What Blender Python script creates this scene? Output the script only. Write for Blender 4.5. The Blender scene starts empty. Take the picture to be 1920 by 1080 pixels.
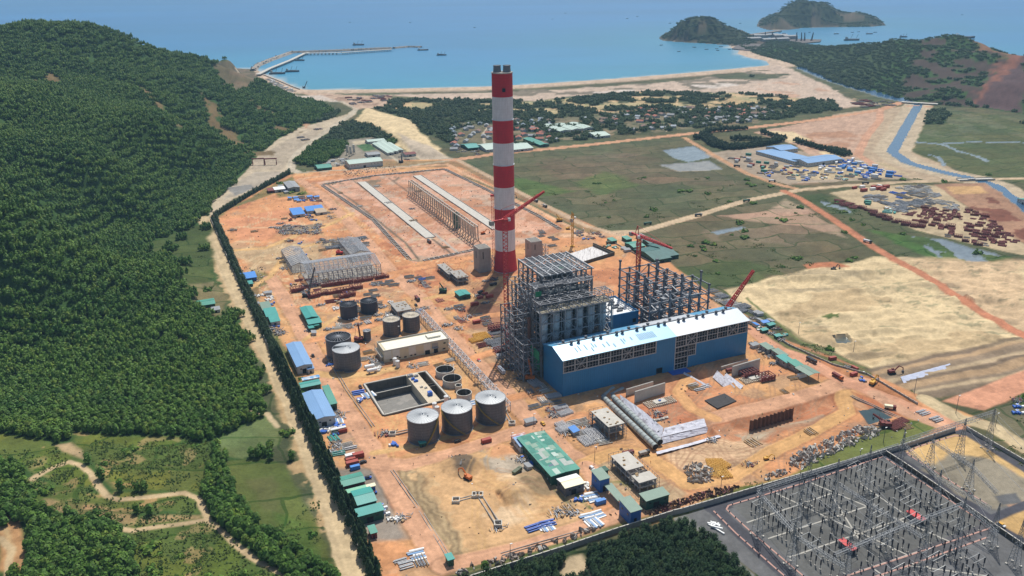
import bpy, bmesh, math, random
import numpy as np
from mathutils import Vector, Matrix
random.seed(7); rng = np.random.default_rng(11)
scene = bpy.context.scene
COL = scene.collection
# ---------------------------------------------------------------- camera, sun, sky, exposure
CH = 287.0; FPX = 1560.0; PITCH = math.radians(20.9); ROLL = math.radians(-0.9)
cp_, sp_ = math.cos(PITCH), math.sin(PITCH)
FW = np.array([0, cp_, -sp_]); _r = np.array([1., 0, 0]); _u = np.cross(_r, FW)
CR = _r * math.cos(ROLL) + _u * math.sin(ROLL); CU = _u * math.cos(ROLL) - _r * math.sin(ROLL)
cam = bpy.data.cameras.new('camera'); camo = bpy.data.objects.new('camera', cam); COL.objects.link(camo)
camo.matrix_world = Matrix(((CR[0], CU[0], -FW[0], 0), (CR[1], CU[1], -FW[1], 0), (CR[2], CU[2], -FW[2], CH), (0, 0, 0, 1)))
cam.sensor_width = 36; cam.lens = FPX / 1920 * 36; cam.clip_start = 1; cam.clip_end = 60000
scene.camera = camo
SUN_EL = math.radians(60); SUN_AZ = (0.22, 1.0)
sl = bpy.data.lights.new('sun', 'SUN'); sl.energy = 3.9; sl.angle = math.radians(0.5); sl.color = (1, .955, .88)
so = bpy.data.objects.new('sun', sl); COL.objects.link(so)
_s = Vector((SUN_AZ[0], SUN_AZ[1], 0)).normalized() * math.cos(SUN_EL) + Vector((0, 0, math.sin(SUN_EL)))
so.rotation_euler = _s.to_track_quat('Z', 'Y').to_euler(); so.location = (0, 0, 400)
w = bpy.data.worlds.new('World'); scene.world = w; w.use_nodes = True
nt = w.node_tree; bg = nt.nodes['Background']; sky = nt.nodes.new('ShaderNodeTexSky'); sky.sky_type = 'NISHITA'
sky.sun_disc = False; sky.sun_elevation = SUN_EL; sky.sun_rotation = math.atan2(SUN_AZ[0], SUN_AZ[1]); sky.air_density = 1.2; sky.dust_density = 1.5
nt.links.new(sky.outputs[0], bg.inputs[0]); bg.inputs[1].default_value = 0.085
vs = scene.view_settings; vs.view_transform = 'Standard'; vs.look = 'None'; vs.gamma = 1; vs.exposure = 0.2
HAZE_DENSITY = 0.000062
# ---------------------------------------------------------------- measuring: photograph pixel -> ground point
def P(px, py, z=0.0):
    d = FW + CR * (px - 960) / FPX + CU * (540 - py) / FPX; t = (z - CH) / d[2]
    return np.array([d[0] * t, d[1] * t, z])
O0 = P(1055, 744); GA = math.radians(24.0)
UU = np.array([math.cos(GA), math.sin(GA), 0]); VV = np.array([-math.sin(GA), math.cos(GA), 0])
def W(u, v, z=0.0): return O0 + UU * u + VV * v + np.array([0, 0, z])
def c8(r, g, b, k=.70):
    f = lambda c: ((c / 255 + .055) / 1.055) ** 2.4 if c > 10 else c / 255 / 12.92
    return (f(r) * k, f(g) * k, f(b) * k)
# ---------------------------------------------------------------- materials
MATS = {}
def mat(name, col, rough=.8, metal=0, var=.12, vs_=.3, bump=0, bs=2., spec=.4, stripe=None, attr=False, streak=0, col2=None, c2s=.1, c2t=.5):
    if name in MATS: return MATS[name]
    m = bpy.data.materials.new(name); m.use_nodes = True; t = m.node_tree; N = t.nodes; L = t.links
    b = N['Principled BSDF']; b.inputs['Roughness'].default_value = rough; b.inputs['Metallic'].default_value = metal
    b.inputs['Specular IOR Level'].default_value = spec
    tc = N.new('ShaderNodeTexCoord'); src = tc.outputs['Object']
    if attr:
        a = N.new('ShaderNodeAttribute'); a.attribute_name = 'Col'; base = a.outputs['Color']
    else:
        rgb = N.new('ShaderNodeRGB'); rgb.outputs[0].default_value = (*col, 1); base = rgb.outputs[0]
    if col2:
        n = N.new('ShaderNodeTexNoise'); n.inputs['Scale'].default_value = c2s; n.inputs['Detail'].default_value = 5; L.new(src, n.inputs['Vector'])
        r = N.new('ShaderNodeMapRange'); r.inputs[1].default_value = c2t - .04; r.inputs[2].default_value = c2t + .04; L.new(n.outputs[0], r.inputs[0])
        x = N.new('ShaderNodeMix'); x.data_type = 'RGBA'; L.new(r.outputs[0], x.inputs[0]); L.new(base, x.inputs[6]); x.inputs[7].default_value = (*col2, 1); base = x.outputs[2]
    def mul(base, fac_out, lo, hi):
        r = N.new('ShaderNodeMapRange'); r.inputs[1].default_value = .25; r.inputs[2].default_value = .75; r.inputs[3].default_value = lo; r.inputs[4].default_value = hi
        L.new(fac_out, r.inputs[0]); v = N.new('ShaderNodeVectorMath'); v.operation = 'SCALE'; L.new(base, v.inputs[0]); L.new(r.outputs[0], v.inputs[3]); return v.outputs[0]
    if var:
        n = N.new('ShaderNodeTexNoise'); n.inputs['Scale'].default_value = vs_; n.inputs['Detail'].default_value = 6; n.inputs['Roughness'].default_value = .65
        L.new(src, n.inputs['Vector']); base = mul(base, n.outputs[0], 1 - var, 1 + var)
    if streak:
        mp = N.new('ShaderNodeMapping'); mp.inputs['Scale'].default_value = (1, 1, .08); L.new(src, mp.inputs[0])
        n = N.new('ShaderNodeTexNoise'); n.inputs['Scale'].default_value = 1.2; n.inputs['Detail'].default_value = 4; L.new(mp.outputs[0], n.inputs['Vector']); base = mul(base, n.outputs[0], 1 - streak, 1 + streak * .5)
    if stripe:   # (axis, period, darkness)
        ax, per, dk = stripe
        s = N.new('ShaderNodeSeparateXYZ'); L.new(src, s.inputs[0])
        mm = N.new('ShaderNodeMath'); mm.operation = 'MULTIPLY'; mm.inputs[1].default_value = 1 / per; L.new(s.outputs[ax], mm.inputs[0])
        fr = N.new('ShaderNodeMath'); fr.operation = 'FRACT'; L.new(mm.outputs[0], fr.inputs[0])
        lt = N.new('ShaderNodeMath'); lt.operation = 'LESS_THAN'; lt.inputs[1].default_value = .14; L.new(fr.outputs[0], lt.inputs[0])
        r = N.new('ShaderNodeMapRange'); r.inputs[3].default_value = 1; r.inputs[4].default_value = dk; L.new(lt.outputs[0], r.inputs[0])
        v = N.new('ShaderNodeVectorMath'); v.operation = 'SCALE'; L.new(base, v.inputs[0]); L.new(r.outputs[0], v.inputs[3]); base = v.outputs[0]
    L.new(base, b.inputs['Base Color'])
    if bump:
        n = N.new('ShaderNodeTexNoise'); n.inputs['Scale'].default_value = bs; n.inputs['Detail'].default_value = 5; L.new(src, n.inputs['Vector'])
        bp = N.new('ShaderNodeBump'); bp.inputs['Strength'].default_value = 1; bp.inputs['Distance'].default_value = bump; L.new(n.outputs[0], bp.inputs['Height']); L.new(bp.outputs[0], b.inputs['Normal'])
    MATS[name] = m; return m
# ---------------------------------------------------------------- mesh builder
class MB:
    def __init__(s): s.v = []; s.f = []; s.m = []; s.c = []
    def add(s, vs, fs, mi=0):
        o = len(s.v); s.c.append((o, len(s.f))); s.v += [tuple(map(float, p)) for p in vs]; s.f += [tuple(i + o for i in f) for f in fs]; s.m += [mi] * len(fs)
    def box(s, c, d, rz=0, mi=0):   # centre, full size
        x, y, z = d[0] / 2, d[1] / 2, d[2] / 2; ca, sa = math.cos(rz), math.sin(rz); vs = []
        for k in (-z, z):
            for a, b in ((-x, -y), (x, -y), (x, y), (-x, y)): vs.append((c[0] + a * ca - b * sa, c[1] + a * sa + b * ca, c[2] + k))
        s.add(vs, [(3, 2, 1, 0), (4, 5, 6, 7), (0, 1, 5, 4), (1, 2, 6, 5), (2, 3, 7, 6), (3, 0, 4, 7)], mi)
    def beam(s, p, q, t, mi=0, t2=None):
        p = Vector(p); q = Vector(q); d = q - p
        if d.length < 1e-6: return
        d.normalize(); a = d.cross(Vector((0, 0, 1)))
        if a.length < .01: a = Vector((1, 0, 0))
        a.normalize(); b = d.cross(a).normalized(); h = t / 2; h2 = (t2 or t) / 2
        vs = [e + a * i * hh + b * j * hh for e, hh in ((p, h), (q, h2)) for i, j in ((-1, -1), (1, -1), (1, 1), (-1, 1))]
        s.add(vs, [(3, 2, 1, 0), (4, 5, 6, 7), (0, 1, 5, 4), (1, 2, 6, 5), (2, 3, 7, 6), (3, 0, 4, 7)], mi)
    def cyl(s, p, q, r, r2=None, n=12, mi=0, caps=True):
        p = Vector(p); q = Vector(q); d = (q - p).normalized(); r2 = r if r2 is None else r2
        a = d.cross(Vector((0, 0, 1)))
        if a.length < .01: a = Vector((1, 0, 0))
        a.normalize(); b = a.cross(d).normalized()
        vs = [e + (a * math.cos(2 * math.pi * i / n) + b * math.sin(2 * math.pi * i / n)) * rr for e, rr in ((p, r), (q, r2)) for i in range(n)]
        fs = [(i, (i + 1) % n, n + (i + 1) % n, n + i) for i in range(n)]
        if caps: fs += [tuple(range(n))[::-1], tuple(range(n, 2 * n))]
        s.add(vs, fs, mi)
    def prism(s, poly, z0, z1, mi=0, cap=True):
        n = len(poly); vs = [(p[0], p[1], z0) for p in poly] + [(p[0], p[1], z1) for p in poly]
        fs = [(i, (i + 1) % n, n + (i + 1) % n, n + i) for i in range(n)]
        if cap: fs += [tuple(range(n))[::-1], tuple(range(n, 2 * n))]
        s.add(vs, fs, mi)
    def ring(s, r0, r1, z0, z1, n=32, mi=0, c=(0, 0)):
        vs = []
        for r, z in ((r1, z0), (r1, z1), (r0, z1), (r0, z0)): vs += [(c[0] + r * math.cos(2 * math.pi * i / n), c[1] + r * math.sin(2 * math.pi * i / n), z) for i in range(n)]
        fs = []
        for k in range(4):
            for i in range(n): fs.append((k * n + i, k * n + (i + 1) % n, ((k + 1) % 4) * n + (i + 1) % n, ((k + 1) % 4) * n + i))
        s.add(vs, fs, mi)
    def quad(s, a, b, c, d, mi=0): s.add([a, b, c, d], [(0, 1, 2, 3)], mi)
    def mesh(s, name, mats, smooth=False):
        me = bpy.data.meshes.new(name); me.from_pydata(s.v, [], s.f)
        for m in (mats if isinstance(mats, (list, tuple)) else [mats]): me.materials.append(m)
        if any(s.m): me.polygons.foreach_set('material_index', s.m)
        if smooth: me.polygons.foreach_set('use_smooth', [True] * len(s.f))
        me.update(); return me
    def build(s, name, mats, parent=None, loc=None, rz=0, smooth=False):
        o = bpy.data.objects.new(name, s.mesh(name, mats, smooth)); COL.objects.link(o)
        if parent: o.parent = parent
        if loc is not None: o.location = loc; o.rotation_euler = (0, 0, rz)
        return o
def build_each(mb, name, mats, parent):
    for k, (v0, f0) in enumerate(mb.c):
        v1, f1 = mb.c[k + 1] if k + 1 < len(mb.c) else (len(mb.v), len(mb.f)); b = MB(); b.add(mb.v[v0:v1], [tuple(i - v0 for i in f) for f in mb.f[f0:f1]]); b.m = mb.m[f0:f1]; b.build(name, mats, parent)
def tag(o, label=None, cat=None, group=None, kind=None):
    if label: o['label'] = label
    if cat: o['category'] = cat
    if group: o['group'] = group
    if kind: o['kind'] = kind
    return o
def thing(name, loc, rz, label, cat, group=None):
    o = bpy.data.objects.new(name, None); COL.objects.link(o); o.location = tuple(map(float, loc)); o.rotation_euler = (0, 0, rz); o.empty_display_size = 1
    return tag(o, label, cat, group)
KIDS = {}
def dup(o, loc=None, rz=None, label=None, group=None, parent=None, sc=None):
    ch = [c for c in ALLKIDS(o)]
    c = o.copy(); COL.objects.link(c); c.parent = parent
    if loc is not None: c.location = tuple(map(float, loc))
    if rz is not None: c.rotation_euler = (0, 0, rz)
    if sc is not None: c.scale = sc if isinstance(sc, tuple) else (sc, sc, sc)
    if label: c['label'] = label
    if group: c['group'] = group
    kk = []
    for k in ch: kk.append(dup(k, parent=c))
    KIDS[c.name] = kk
    return c
def ALLKIDS(o):
    if o.name not in KIDS: KIDS[o.name] = list(o.children)
    return KIDS[o.name]
# ---------------------------------------------------------------- noise
def _h(i, j, s):
    n = (i.astype(np.int64) * 374761393 + j.astype(np.int64) * 668265263 + s * 1442695041) & 0x7fffffff
    n = ((n ^ (n >> 13)) * 1274126177) & 0x7fffffff; n = n ^ (n >> 16)
    return (n & 0xffff) / 65535.0
def vn(x, y, s=0):
    i = np.floor(x); j = np.floor(y); a = x - i; b = y - j; a = a * a * (3 - 2 * a); b = b * b * (3 - 2 * b)
    return (_h(i, j, s) * (1 - a) + _h(i + 1, j, s) * a) * (1 - b) + (_h(i, j + 1, s) * (1 - a) + _h(i + 1, j + 1, s) * a) * b
def fbm(x, y, sc, s=0, o=4, g=.5):
    r = 0; a = 1; t = 0
    for k in range(o): r = r + a * vn(x / sc * 2 ** k + k * 17.3, y / sc * 2 ** k + k * 9.1, s + k); t += a; a *= g
    return r / t * 2 - 1
def sstep(x, a, b): t = np.clip((x - a) / (b - a), 0, 1); return t * t * (3 - 2 * t)
# ================================================================ TERRAIN
def pw(pts, z=0): return np.array([P(x, y, z)[:2] for x, y in pts])
HC = [(395,405,2),(400,385,3),(450,335,2),(480,300,2),(500,290,2),(560,240,2),(610,225,2),(640,212,2),(590,193,3),(520,178,2),(455,163,2),
 (560,208,12),(520,205,24),(480,195,34),(400,255,20),(450,270,8),(350,330,9),(380,370,3),(300,390,6),(200,400,14),(100,400,24),
 (0,640,7),(-250,500,22),(-250,640,10),(0,500,15),(200,640,4),(380,600,1),(0,800,9),(200,790,3),(420,760,1),(130,868,8),(0,930,8),(300,900,3),(150,1050,4),(500,1000,0),(480,700,0),(300,500,3),(150,500,8),
 (425,119,52),(445,126,40),(465,137,18),(405,128,50),(470,150,0),
 (1425,93,1),(1480,92,14),(1540,95,28),(1600,98,40),(1650,97,50),(1700,88,62),(1740,80,72),(1790,78,76),(1840,85,74),(1880,95,71),(1925,103,68),(2050,100,60),
 (1700,140,28),(1760,130,40),(1800,150,26),(1850,140,36),(1900,150,38),(1600,130,18),(1650,150,14),(1540,120,9),(1480,106,4),(1480,117,0),(1530,140,0),(1560,155,0),(1620,172,0),(1680,188,0),(1750,196,0),(1850,203,0),(1925,215,0),(2060,225,0),
 (1425,48,2),(1450,30,60),(1475,12,92),(1500,4,105),(1530,7,100),(1560,12,88),(1610,24,55),(1640,36,24),(1655,46,2),(1450,56,0),(1500,51,0),(1560,49,0),(1620,49,0),(1500,30,50),(1570,32,35),
 (1242,70,2),(1260,58,36),(1285,50,56),(1322,46,63),(1360,54,44),(1385,60,28),(1405,68,6),(1245,74,0),(1300,79,0),(1360,83,0),(1400,85,0),(1300,64,28),(1350,70,16)]
HD = [(0,45,1900),(60,36,1950),(110,42,1960),(170,62,1980),(230,90,2010),(300,115,2060),(345,122,2120),(390,129,2200),(415,143,2230),(435,158,2240),(-250,20,1900),(-500,20,1800),
 (0,120,1640),(80,120,1660),(150,130,1700),(220,160,1660),(300,180,1620),(370,170,1790),(430,185,1830),(0,235,1290),(80,240,1300),(150,235,1330),(220,240,1350),(300,250,1340),(0,330,1060),(80,325,1100),(150,325,1120),(250,330,1130),(0,400,935),(-250,235,1290),(-250,400,930),(-450,235,1250)]
def at_dist(px, py, D):
    d = FW + CR * (px - 960) / FPX + CU * (540 - py) / FPX; t = D / math.hypot(d[0], d[1]); return np.array([d[0] * t, d[1] * t, CH + d[2] * t])
hp = [P(x, y, z) for x, y, z in HC] + [at_dist(*q) for q in HD]
for x, y, D in HD[:9]:
    q = at_dist(x, y, D); hp.append(np.array([q[0] * 1.14, q[1] * 1.14, q[2] * .35])); hp.append(np.array([q[0] * 1.26, q[1] * 1.26, -15.]))
for x, y, z in HC:
    if (1470 < x and 76 < y < 104 and z > 10):
        q = P(x, y, z)
        hp.append(np.array([q[0] * 1.13, q[1] * 1.13, z * .25])); hp.append(np.array([q[0] * 1.25, q[1] * 1.25, -15.]))
    if (1440 < x < 1645 and 3 < y < 37 and z > 20 and z not in (50, 35)) or (1255 < x < 1390 and 45 < y < 62 and z > 27 and y != 64):
        q = P(x, y, z); hp.append(np.array([q[0] * 1.08, q[1] * 1.08, -3.]))
hp = np.array(hp); _K = 70.0
def _phi(a, b): return np.sqrt((a[:, None, 0] - b[None, :, 0]) ** 2 + (a[:, None, 1] - b[None, :, 1]) ** 2 + _K * _K)
_A = _phi(hp, hp) - 2000; _wt = np.linalg.solve(_A + np.eye(len(hp)) * -1.0, hp[:, 2])
def rbf(x, y):
    x = np.asarray(x, float).ravel(); y = np.asarray(y, float).ravel(); out = np.zeros(len(x))
    for k in range(0, len(x), 60000):
        a = np.stack([x[k:k + 60000], y[k:k + 60000]], 1); out[k:k + 60000] = (_phi(a, hp) - 2000) @ _wt
    return out
def sdpoly(x, y, poly):   # >0 inside
    poly = np.asarray(poly); n = len(poly); inside = np.zeros(x.shape, bool); d = np.full(x.shape, 1e18)
    for i in range(n):
        a = poly[i]; b = poly[(i + 1) % n]; e = b - a; px = x - a[0]; py = y - a[1]
        t = np.clip((px * e[0] + py * e[1]) / (e @ e + 1e-12), 0, 1); d = np.minimum(d, (px - e[0] * t) ** 2 + (py - e[1] * t) ** 2)
        c = (a[1] > y) != (b[1] > y)
        with np.errstate(divide='ignore', invalid='ignore'): xi = a[0] + (y - a[1]) * e[0] / (e[1] if e[1] != 0 else 1e-12)
        inside ^= c & (x < xi)
    d = np.sqrt(d); return np.where(inside, d, -d)
def dline(x, y, pts):
    d = np.full(x.shape, 1e18)
    for a, b in zip(pts[:-1], pts[1:]):
        e = b - a; px = x - a[0]; py = y - a[1]; t = np.clip((px * e[0] + py * e[1]) / (e @ e + 1e-12), 0, 1)
        d = np.minimum(d, (px - e[0] * t) ** 2 + (py - e[1] * t) ** 2)
    return np.sqrt(d)
HL = np.vstack([pw([(560,1150),(520,1000),(505,790),(480,690),(440,560),(405,460),(388,412),(398,385),(448,335),(480,300),(500,288),(560,240),(612,225),(640,212),(590,190),(520,176),(470,162),(478,146)]), [(-950,2750),(-1700,2700),(-2700,1700),(-2600,500),(-900,150)]])
HR = np.vstack([pw([(1420,102),(1480,118),(1530,140),(1560,155),(1620,172),(1680,188),(1750,196),(1850,203),(1925,215),(2100,235)]), [(3500,1900),(3900,3600),(1500,3700),(900,3500)]])
I1 = np.array([P(x, y)[:2] for x, y in [(1424,49),(1450,56),(1475,55),(1500,52),(1560,50),(1620,50),(1656,47)]] + [P(x, y)[:2] for x, y in [(1640,33),(1590,22),(1530,16),(1460,22),(1430,35)]])
I2 = pw([(1241,71),(1248,75),(1300,79),(1360,83),(1405,86),(1420,80),(1408,66),(1385,56),(1340,52),(1290,52),(1255,60)])
COAST = np.vstack([[(-3500,2600),(-1700,2600)], pw([(395,128),(440,128),(474,130),(490,139),(520,150),(545,162),(562,168),(600,168.5),(700,167.5),(800,165),(900,163),(1000,158),(1150,148),(1300,136),(1400,127),(1450,122),(1442,113),(1412,108),(1388,100),(1392,93),(1372,88),(1398,76),(1440,73),(1475,76),(1475,82),(1425,88)]),
   [q[:2] * 1.14 for q in [P(1480,92,14),P(1540,95,28),P(1600,98,40),P(1700,88,62),P(1790,78,76),P(1925,103,68)]], [(4500,3300),(4500,0),(-3500,0)]])
def zbase(x, y):
    x = np.asarray(x, float); y = np.asarray(y, float); sh = x.shape; x = x.ravel(); y = y.ravel()
    land = np.maximum.reduce([sdpoly(x, y, COAST), sdpoly(x, y, I1), sdpoly(x, y, I2)])
    z = np.clip(land * .12, -9, 0)
    m = np.maximum.reduce([sstep(sdpoly(x, y, HL), 0, 70), sstep(sdpoly(x, y, HR), 0, 60), sstep(sdpoly(x, y, I1), -20, 50), sstep(sdpoly(x, y, I2), -20, 40)])
    i = m > 0
    if i.any():
        h = rbf(x[i], y[i]); amp = np.clip(h / 60, 0, 1); h = h + amp * (44 * (.42 - np.abs(fbm(x[i] + .4 * y[i], (y[i] - .5 * x[i]) * .8, 330, 5, 3)) * 1.5) + 4 * fbm(x[i], y[i], 60, 8, 3) + 3)
        z[i] = np.where(land[i] > -15, np.maximum(z[i], h * m[i]), z[i]); z[i] = np.where(h < 0, np.minimum(z[i], h), z[i]) if False else z[i]
    return z.reshape(sh)
def zgnd(x, y): return float(zbase(np.array([x]), np.array([y]))[0])
def PG(px, py):
    z = 0.
    for k in range(14):
        q = P(px, py, z); z = .5 * z + .5 * zgnd(q[0], q[1])
    q = P(px, py, z); return q
# polar-ish grid
NR, NC = 690, 1240
al = np.array([math.atan((y - 540) / FPX) + PITCH for y in np.linspace(1230, -22, NR)]); DD = CH / np.tan(np.clip(al, .02, None)); DD = DD[DD < 6200]; NR = len(DD)
hw = (DD * cp_ + CH * sp_) * (960 / FPX) * 1.22
S = np.linspace(-1, 1, NC); X = (hw[:, None] * S[None, :]); Y = np.repeat(DD[:, None], NC, 1)
shp = X.shape; X = X.ravel(); Y = Y.ravel(); NV = X.size
Z = zbase(X, Y)
LAND = np.maximum.reduce([sdpoly(X, Y, COAST), sdpoly(X, Y, I1), sdpoly(X, Y, I2)])
hillm = (sdpoly(X, Y, HL) > 0) | (sdpoly(X, Y, HR) > 0) | (sdpoly(X, Y, I1) > -45) | (sdpoly(X, Y, I2) > -45)
N1 = fbm(X, Y, 30, 1, 4); N2 = fbm(X, Y, 8, 2, 3); N3 = fbm(X, Y, 160, 3, 4); N4 = fbm(X + 500, Y, 30, 31, 4)
Ccol = np.zeros((NV, 3)); CLS = np.zeros(NV, np.int8)
def sel(bb, pad):
    return np.nonzero((X > bb[0] - pad) & (X < bb[2] + pad) & (Y > bb[1] - pad) & (Y < bb[3] + pad))[0]
def blend(idx, m, col, cls):
    m = m[:, None]; c = np.array(col); Ccol[idx] = Ccol[idx] * (1 - m) + c * m
    if cls is not None: CLS[idx[m[:, 0] > .5]] = cls
def fill(pts, col, cls=None, soft=2., warp=3., a=1., mott=None, dz=None, world=False, nz=None):
    p = np.asarray(pts) if world else pw(pts); idx = sel((*p.min(0), *p.max(0)), 12 + warp * 2)
    if not len(idx): return
    s = sdpoly(X[idx] + warp * N1[idx] + warp * .3 * N2[idx], Y[idx] + warp * N4[idx], p); m = sstep(s, -soft, soft) * a
    if mott: m = m * sstep(fbm(X[idx], Y[idx], mott[0], mott[2] if len(mott) > 2 else 3, 4), mott[1] - .05, mott[1] + .05)
    blend(idx, m, col, cls)
    if dz is not None: Z[idx] += dz * sstep(s, 0, soft * 2)
def road(pts, wd, col, cls=3, soft=1., warp=1.2, a=1., z0=0, tracks=True, edge=False):
    p = pw(pts, z0); idx = sel((*p.min(0), *p.max(0)), wd + 10)
    if not len(idx): return
    d = dline(X[idx] + warp * N2[idx], Y[idx] + warp * N1[idx], p); m = sstep(wd / 2 - d, -soft, soft) * a
    if edge:
        e_ = sstep(1.3 - np.abs(d - wd / 2 - 1.1), 0, 1.0) * .55; Ccol[idx] *= (1 - .38 * e_[:, None]); Z[idx] -= .35 * e_
    blend(idx, m, col, cls)
    if tracks and wd > 5:
        for o, k in ((wd * .17, 1.12), (wd * .33, .9)):
            t = sstep(1.1 - np.abs(d - o), 0, .8) * m * .55; Ccol[idx] *= (1 - t[:, None]) + t[:, None] * k
SOIL = c8(226,162,114); ROAD = c8(224,172,136); PALE = c8(226,188,150); RED = c8(196,128,92); GREY = c8(168,156,138); YEL = c8(228,184,126)
GR = c8(100,102,72); GB = c8(112,106,80); GG = c8(96,128,64); DG = c8(52,72,38); SAND = c8(232,207,162); BEACH = c8(214,188,162); BR = c8(150,124,98)
WAT = (.18, .21, .22); OL = c8(120,124,78)
Ccol[:] = np.array(GR) * (1 + .25 * N3[:, None]) ; Ccol[:, 0] *= 1 + .12 * N1
hi = hillm; Ccol[hi] = np.array((.035, .075, .018)); CLS[hi] = 7
# ---- sea bed and coast strip
m = sstep(90 - LAND, 0, 40) * (~hillm); Ccol[:] = Ccol * (1 - m[:, None]) + np.array(BEACH) * m[:, None]; CLS[(m > .5)] = 8
fill([(1422,50),(1450,57),(1480,55),(1470,48),(1440,44)], c8(150,130,115), 7, 8, 10)
i_ = np.nonzero((X < -350) & (Y > 1700) & (LAND > -20))[0]; q_ = np.stack([X[i_], Y[i_], Z[i_] - CH], 1); w1_ = q_ @ FW; hx, hy = 960 + FPX * (q_ @ CR) / w1_, 540 - FPX * (q_ @ CU) / w1_   # rocky knoll at the jetty root
mm = sstep(sdpoly(hx + 3 * N1[i_], hy + 3 * N4[i_], np.array([(398,124),(412,112),(442,110),(470,124),(486,146),(470,166),(440,172),(418,156)])), -1, 2); blend(i_, mm, c8(132,114,90), 7); blend(i_, mm * sstep(fbm(X[i_], Y[i_], 40, 181, 3), .0, .1) * .6, c8(96,94,66), None)
pass
for ip in (I1, I2): Ccol[(sdpoly(X, Y, ip) > -45)] = c8(104,92,76); fill(ip, c8(58,70,42), 7, 8, 10, world=True, a=.97); fill(ip, c8(112,100,80), 7, 8, 10, mott=(150,.22), world=True)
# ---- coastal plain
fill([(560,172),(700,178),(1000,172),(1300,150),(1455,122),(1485,130),(1560,165),(1600,190),(1660,195),(1560,205),(1440,180),(1300,172),(1150,172),(1000,190),(850,186),(700,178)], c8(212,188,166), 8, 6, 12)
fill([(700,176),(1000,168),(1300,150),(1440,128),(1480,145),(1300,170),(1000,180)], c8(140,128,108), 8, 6, 12, mott=(70,.12))
fill([(1000,180),(1300,160),(1380,150),(1420,155),(1300,172),(1000,190)], c8(228,214,200), 8, 5, 12, mott=(120,.0))
fill([(1330,140),(1450,130),(1480,140),(1440,150),(1350,148)], c8(96,100,72), 0, 5, 14, mott=(60,-.1))
fill([(1480,150),(1600,180),(1640,192),(1500,190),(1400,160)], c8(208,170,142), 1, 5, 12, mott=(60,0))
fill([(700,185),(850,188),(1000,190),(1200,172),(1400,175),(1560,190),(1580,205),(1400,232),(1200,250),(1000,272),(870,286),(820,262),(780,245),(740,215),(690,200)], c8(74,84,56), 0, 6, 14)
fill([(700,185),(850,188),(1000,190),(1200,172),(1400,175),(1560,190),(1500,205),(1000,215),(750,210)], c8(205,182,140), 0, 5, 16, mott=(50,.22))
fill([(840,230),(1000,225),(1200,205),(1400,195),(1500,200),(1420,230),(1250,246),(1000,268),(880,282)], c8(150,136,110), 0, 5, 10, mott=(26,.12), a=.75)
fill([(560,172),(650,178),(735,180),(720,200),(665,205),(640,190),(590,182)], c8(206,176,150), 1, 4, 8)
fill([(600,176),(650,182),(700,178),(735,182),(700,200),(640,192)], c8(170,140,118), 1, 4, 8, mott=(40,0))
fill([(450,160),(480,148),(520,160),(560,180),(600,178),(640,192),(600,190),(520,182)], c8(216,200,184), 8, 3, 5)
fill([(682,204),(692,203),(740,218),(770,225),(782,242),(835,292),(850,300),(790,300),(745,275),(700,250),(668,226)], SAND, 2, 4, 8)
fill([(745,255),(830,290),(855,300),(800,303),(770,290)], c8(206,188,164), 8, 4, 8)
fill([(860,240),(930,232),(930,285),(870,290),(845,270)], c8(132,124,98), 0, 4, 8, a=.8)
# wood hill by the road + camp
fill([(550,308),(600,258),(650,228),(690,233),(748,268),(700,282),(645,300),(600,312)], c8(52,72,38), 0, 4, 6)
fill([(590,312),(640,290),(655,262),(700,256),(760,285),(800,305),(760,312),(640,318),(600,318)], c8(160,150,132), 4, 3, 6)
fill([(668,273),(692,268),(706,280),(684,284)], c8(84,122,80), 0, 1.5, 1)
fill([(660,265),(686,262),(690,268),(664,272)], c8(206,190,160), 2, 1.5, 1)
# ---- fields centre
F1 = [(880,300),(1000,285),(1285,258),(1480,350),(1380,388),(1150,432),(1100,425),(1000,370)]
fill(F1, c8(104,104,76), 0, 3, 3)
fill([(1000,300),(1180,285),(1330,320),(1400,350),(1200,345),(1050,335)], c8(116,106,84), 0, 8, 20, a=.8)
fill([(1010,350),(1150,350),(1150,400),(1060,400)], c8(112,106,80), 0, 8, 20, a=.6)
fill([(1080,345),(1130,322),(1165,330),(1200,348),(1120,365)], c8(98,120,66), 0, 8, 14, a=.7)
fill([(940,330),(1030,345),(1080,360),(990,372)], c8(92,118,62), 0, 6, 12, a=.8)
fill([(1243,282),(1300,274),(1335,294),(1290,304),(1262,296)], WAT, 6, 1.5, 2)
fill([(1236,310),(1330,302),(1356,318),(1275,322)], c8(160,152,136), 6, 1.5, 2)
F2 = [(1215,425),(1300,408),(1400,378),(1490,363),(1560,415),(1645,478),(1590,490),(1480,512),(1370,545),(1335,548),(1260,500),(1205,440)]
fill(F2, c8(104,102,76), 0, 3, 3)
fill([(1350,405),(1450,392),(1480,372),(1560,420),(1590,445),(1500,425)], c8(186,160,136), 0, 4, 10, a=.8)
fill([(1270,430),(1420,410),(1560,440),(1600,460),(1450,455),(1280,450)], c8(128,118,96), 0, 6, 14, mott=(60,-.1), a=.8)
fill([(1330,435),(1390,425),(1400,428),(1345,440)], WAT, 6, 1.5, 3)
fill([(1230,505),(1400,490),(1480,508),(1370,542),(1320,535)], c8(86,102,60), 0, 6, 14, a=.8)
F3 = [(1492,366),(1545,362),(1640,400),(1740,448),(1790,490),(1720,490),(1660,478),(1570,415)]
fill(F3, c8(100,102,72), 0, 3, 3); fill([(1620,430),(1740,450),(1790,490),(1740,485)], c8(84,112,56), 0, 5, 8)
fill([(1495,368),(1545,362),(1610,395),(1600,405),(1560,400)], c8(84,98,62), 0, 4, 5); fill([(1530,378),(1575,382),(1600,400),(1560,396)], WAT, 6, 3, 6, mott=(12,0))
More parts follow.
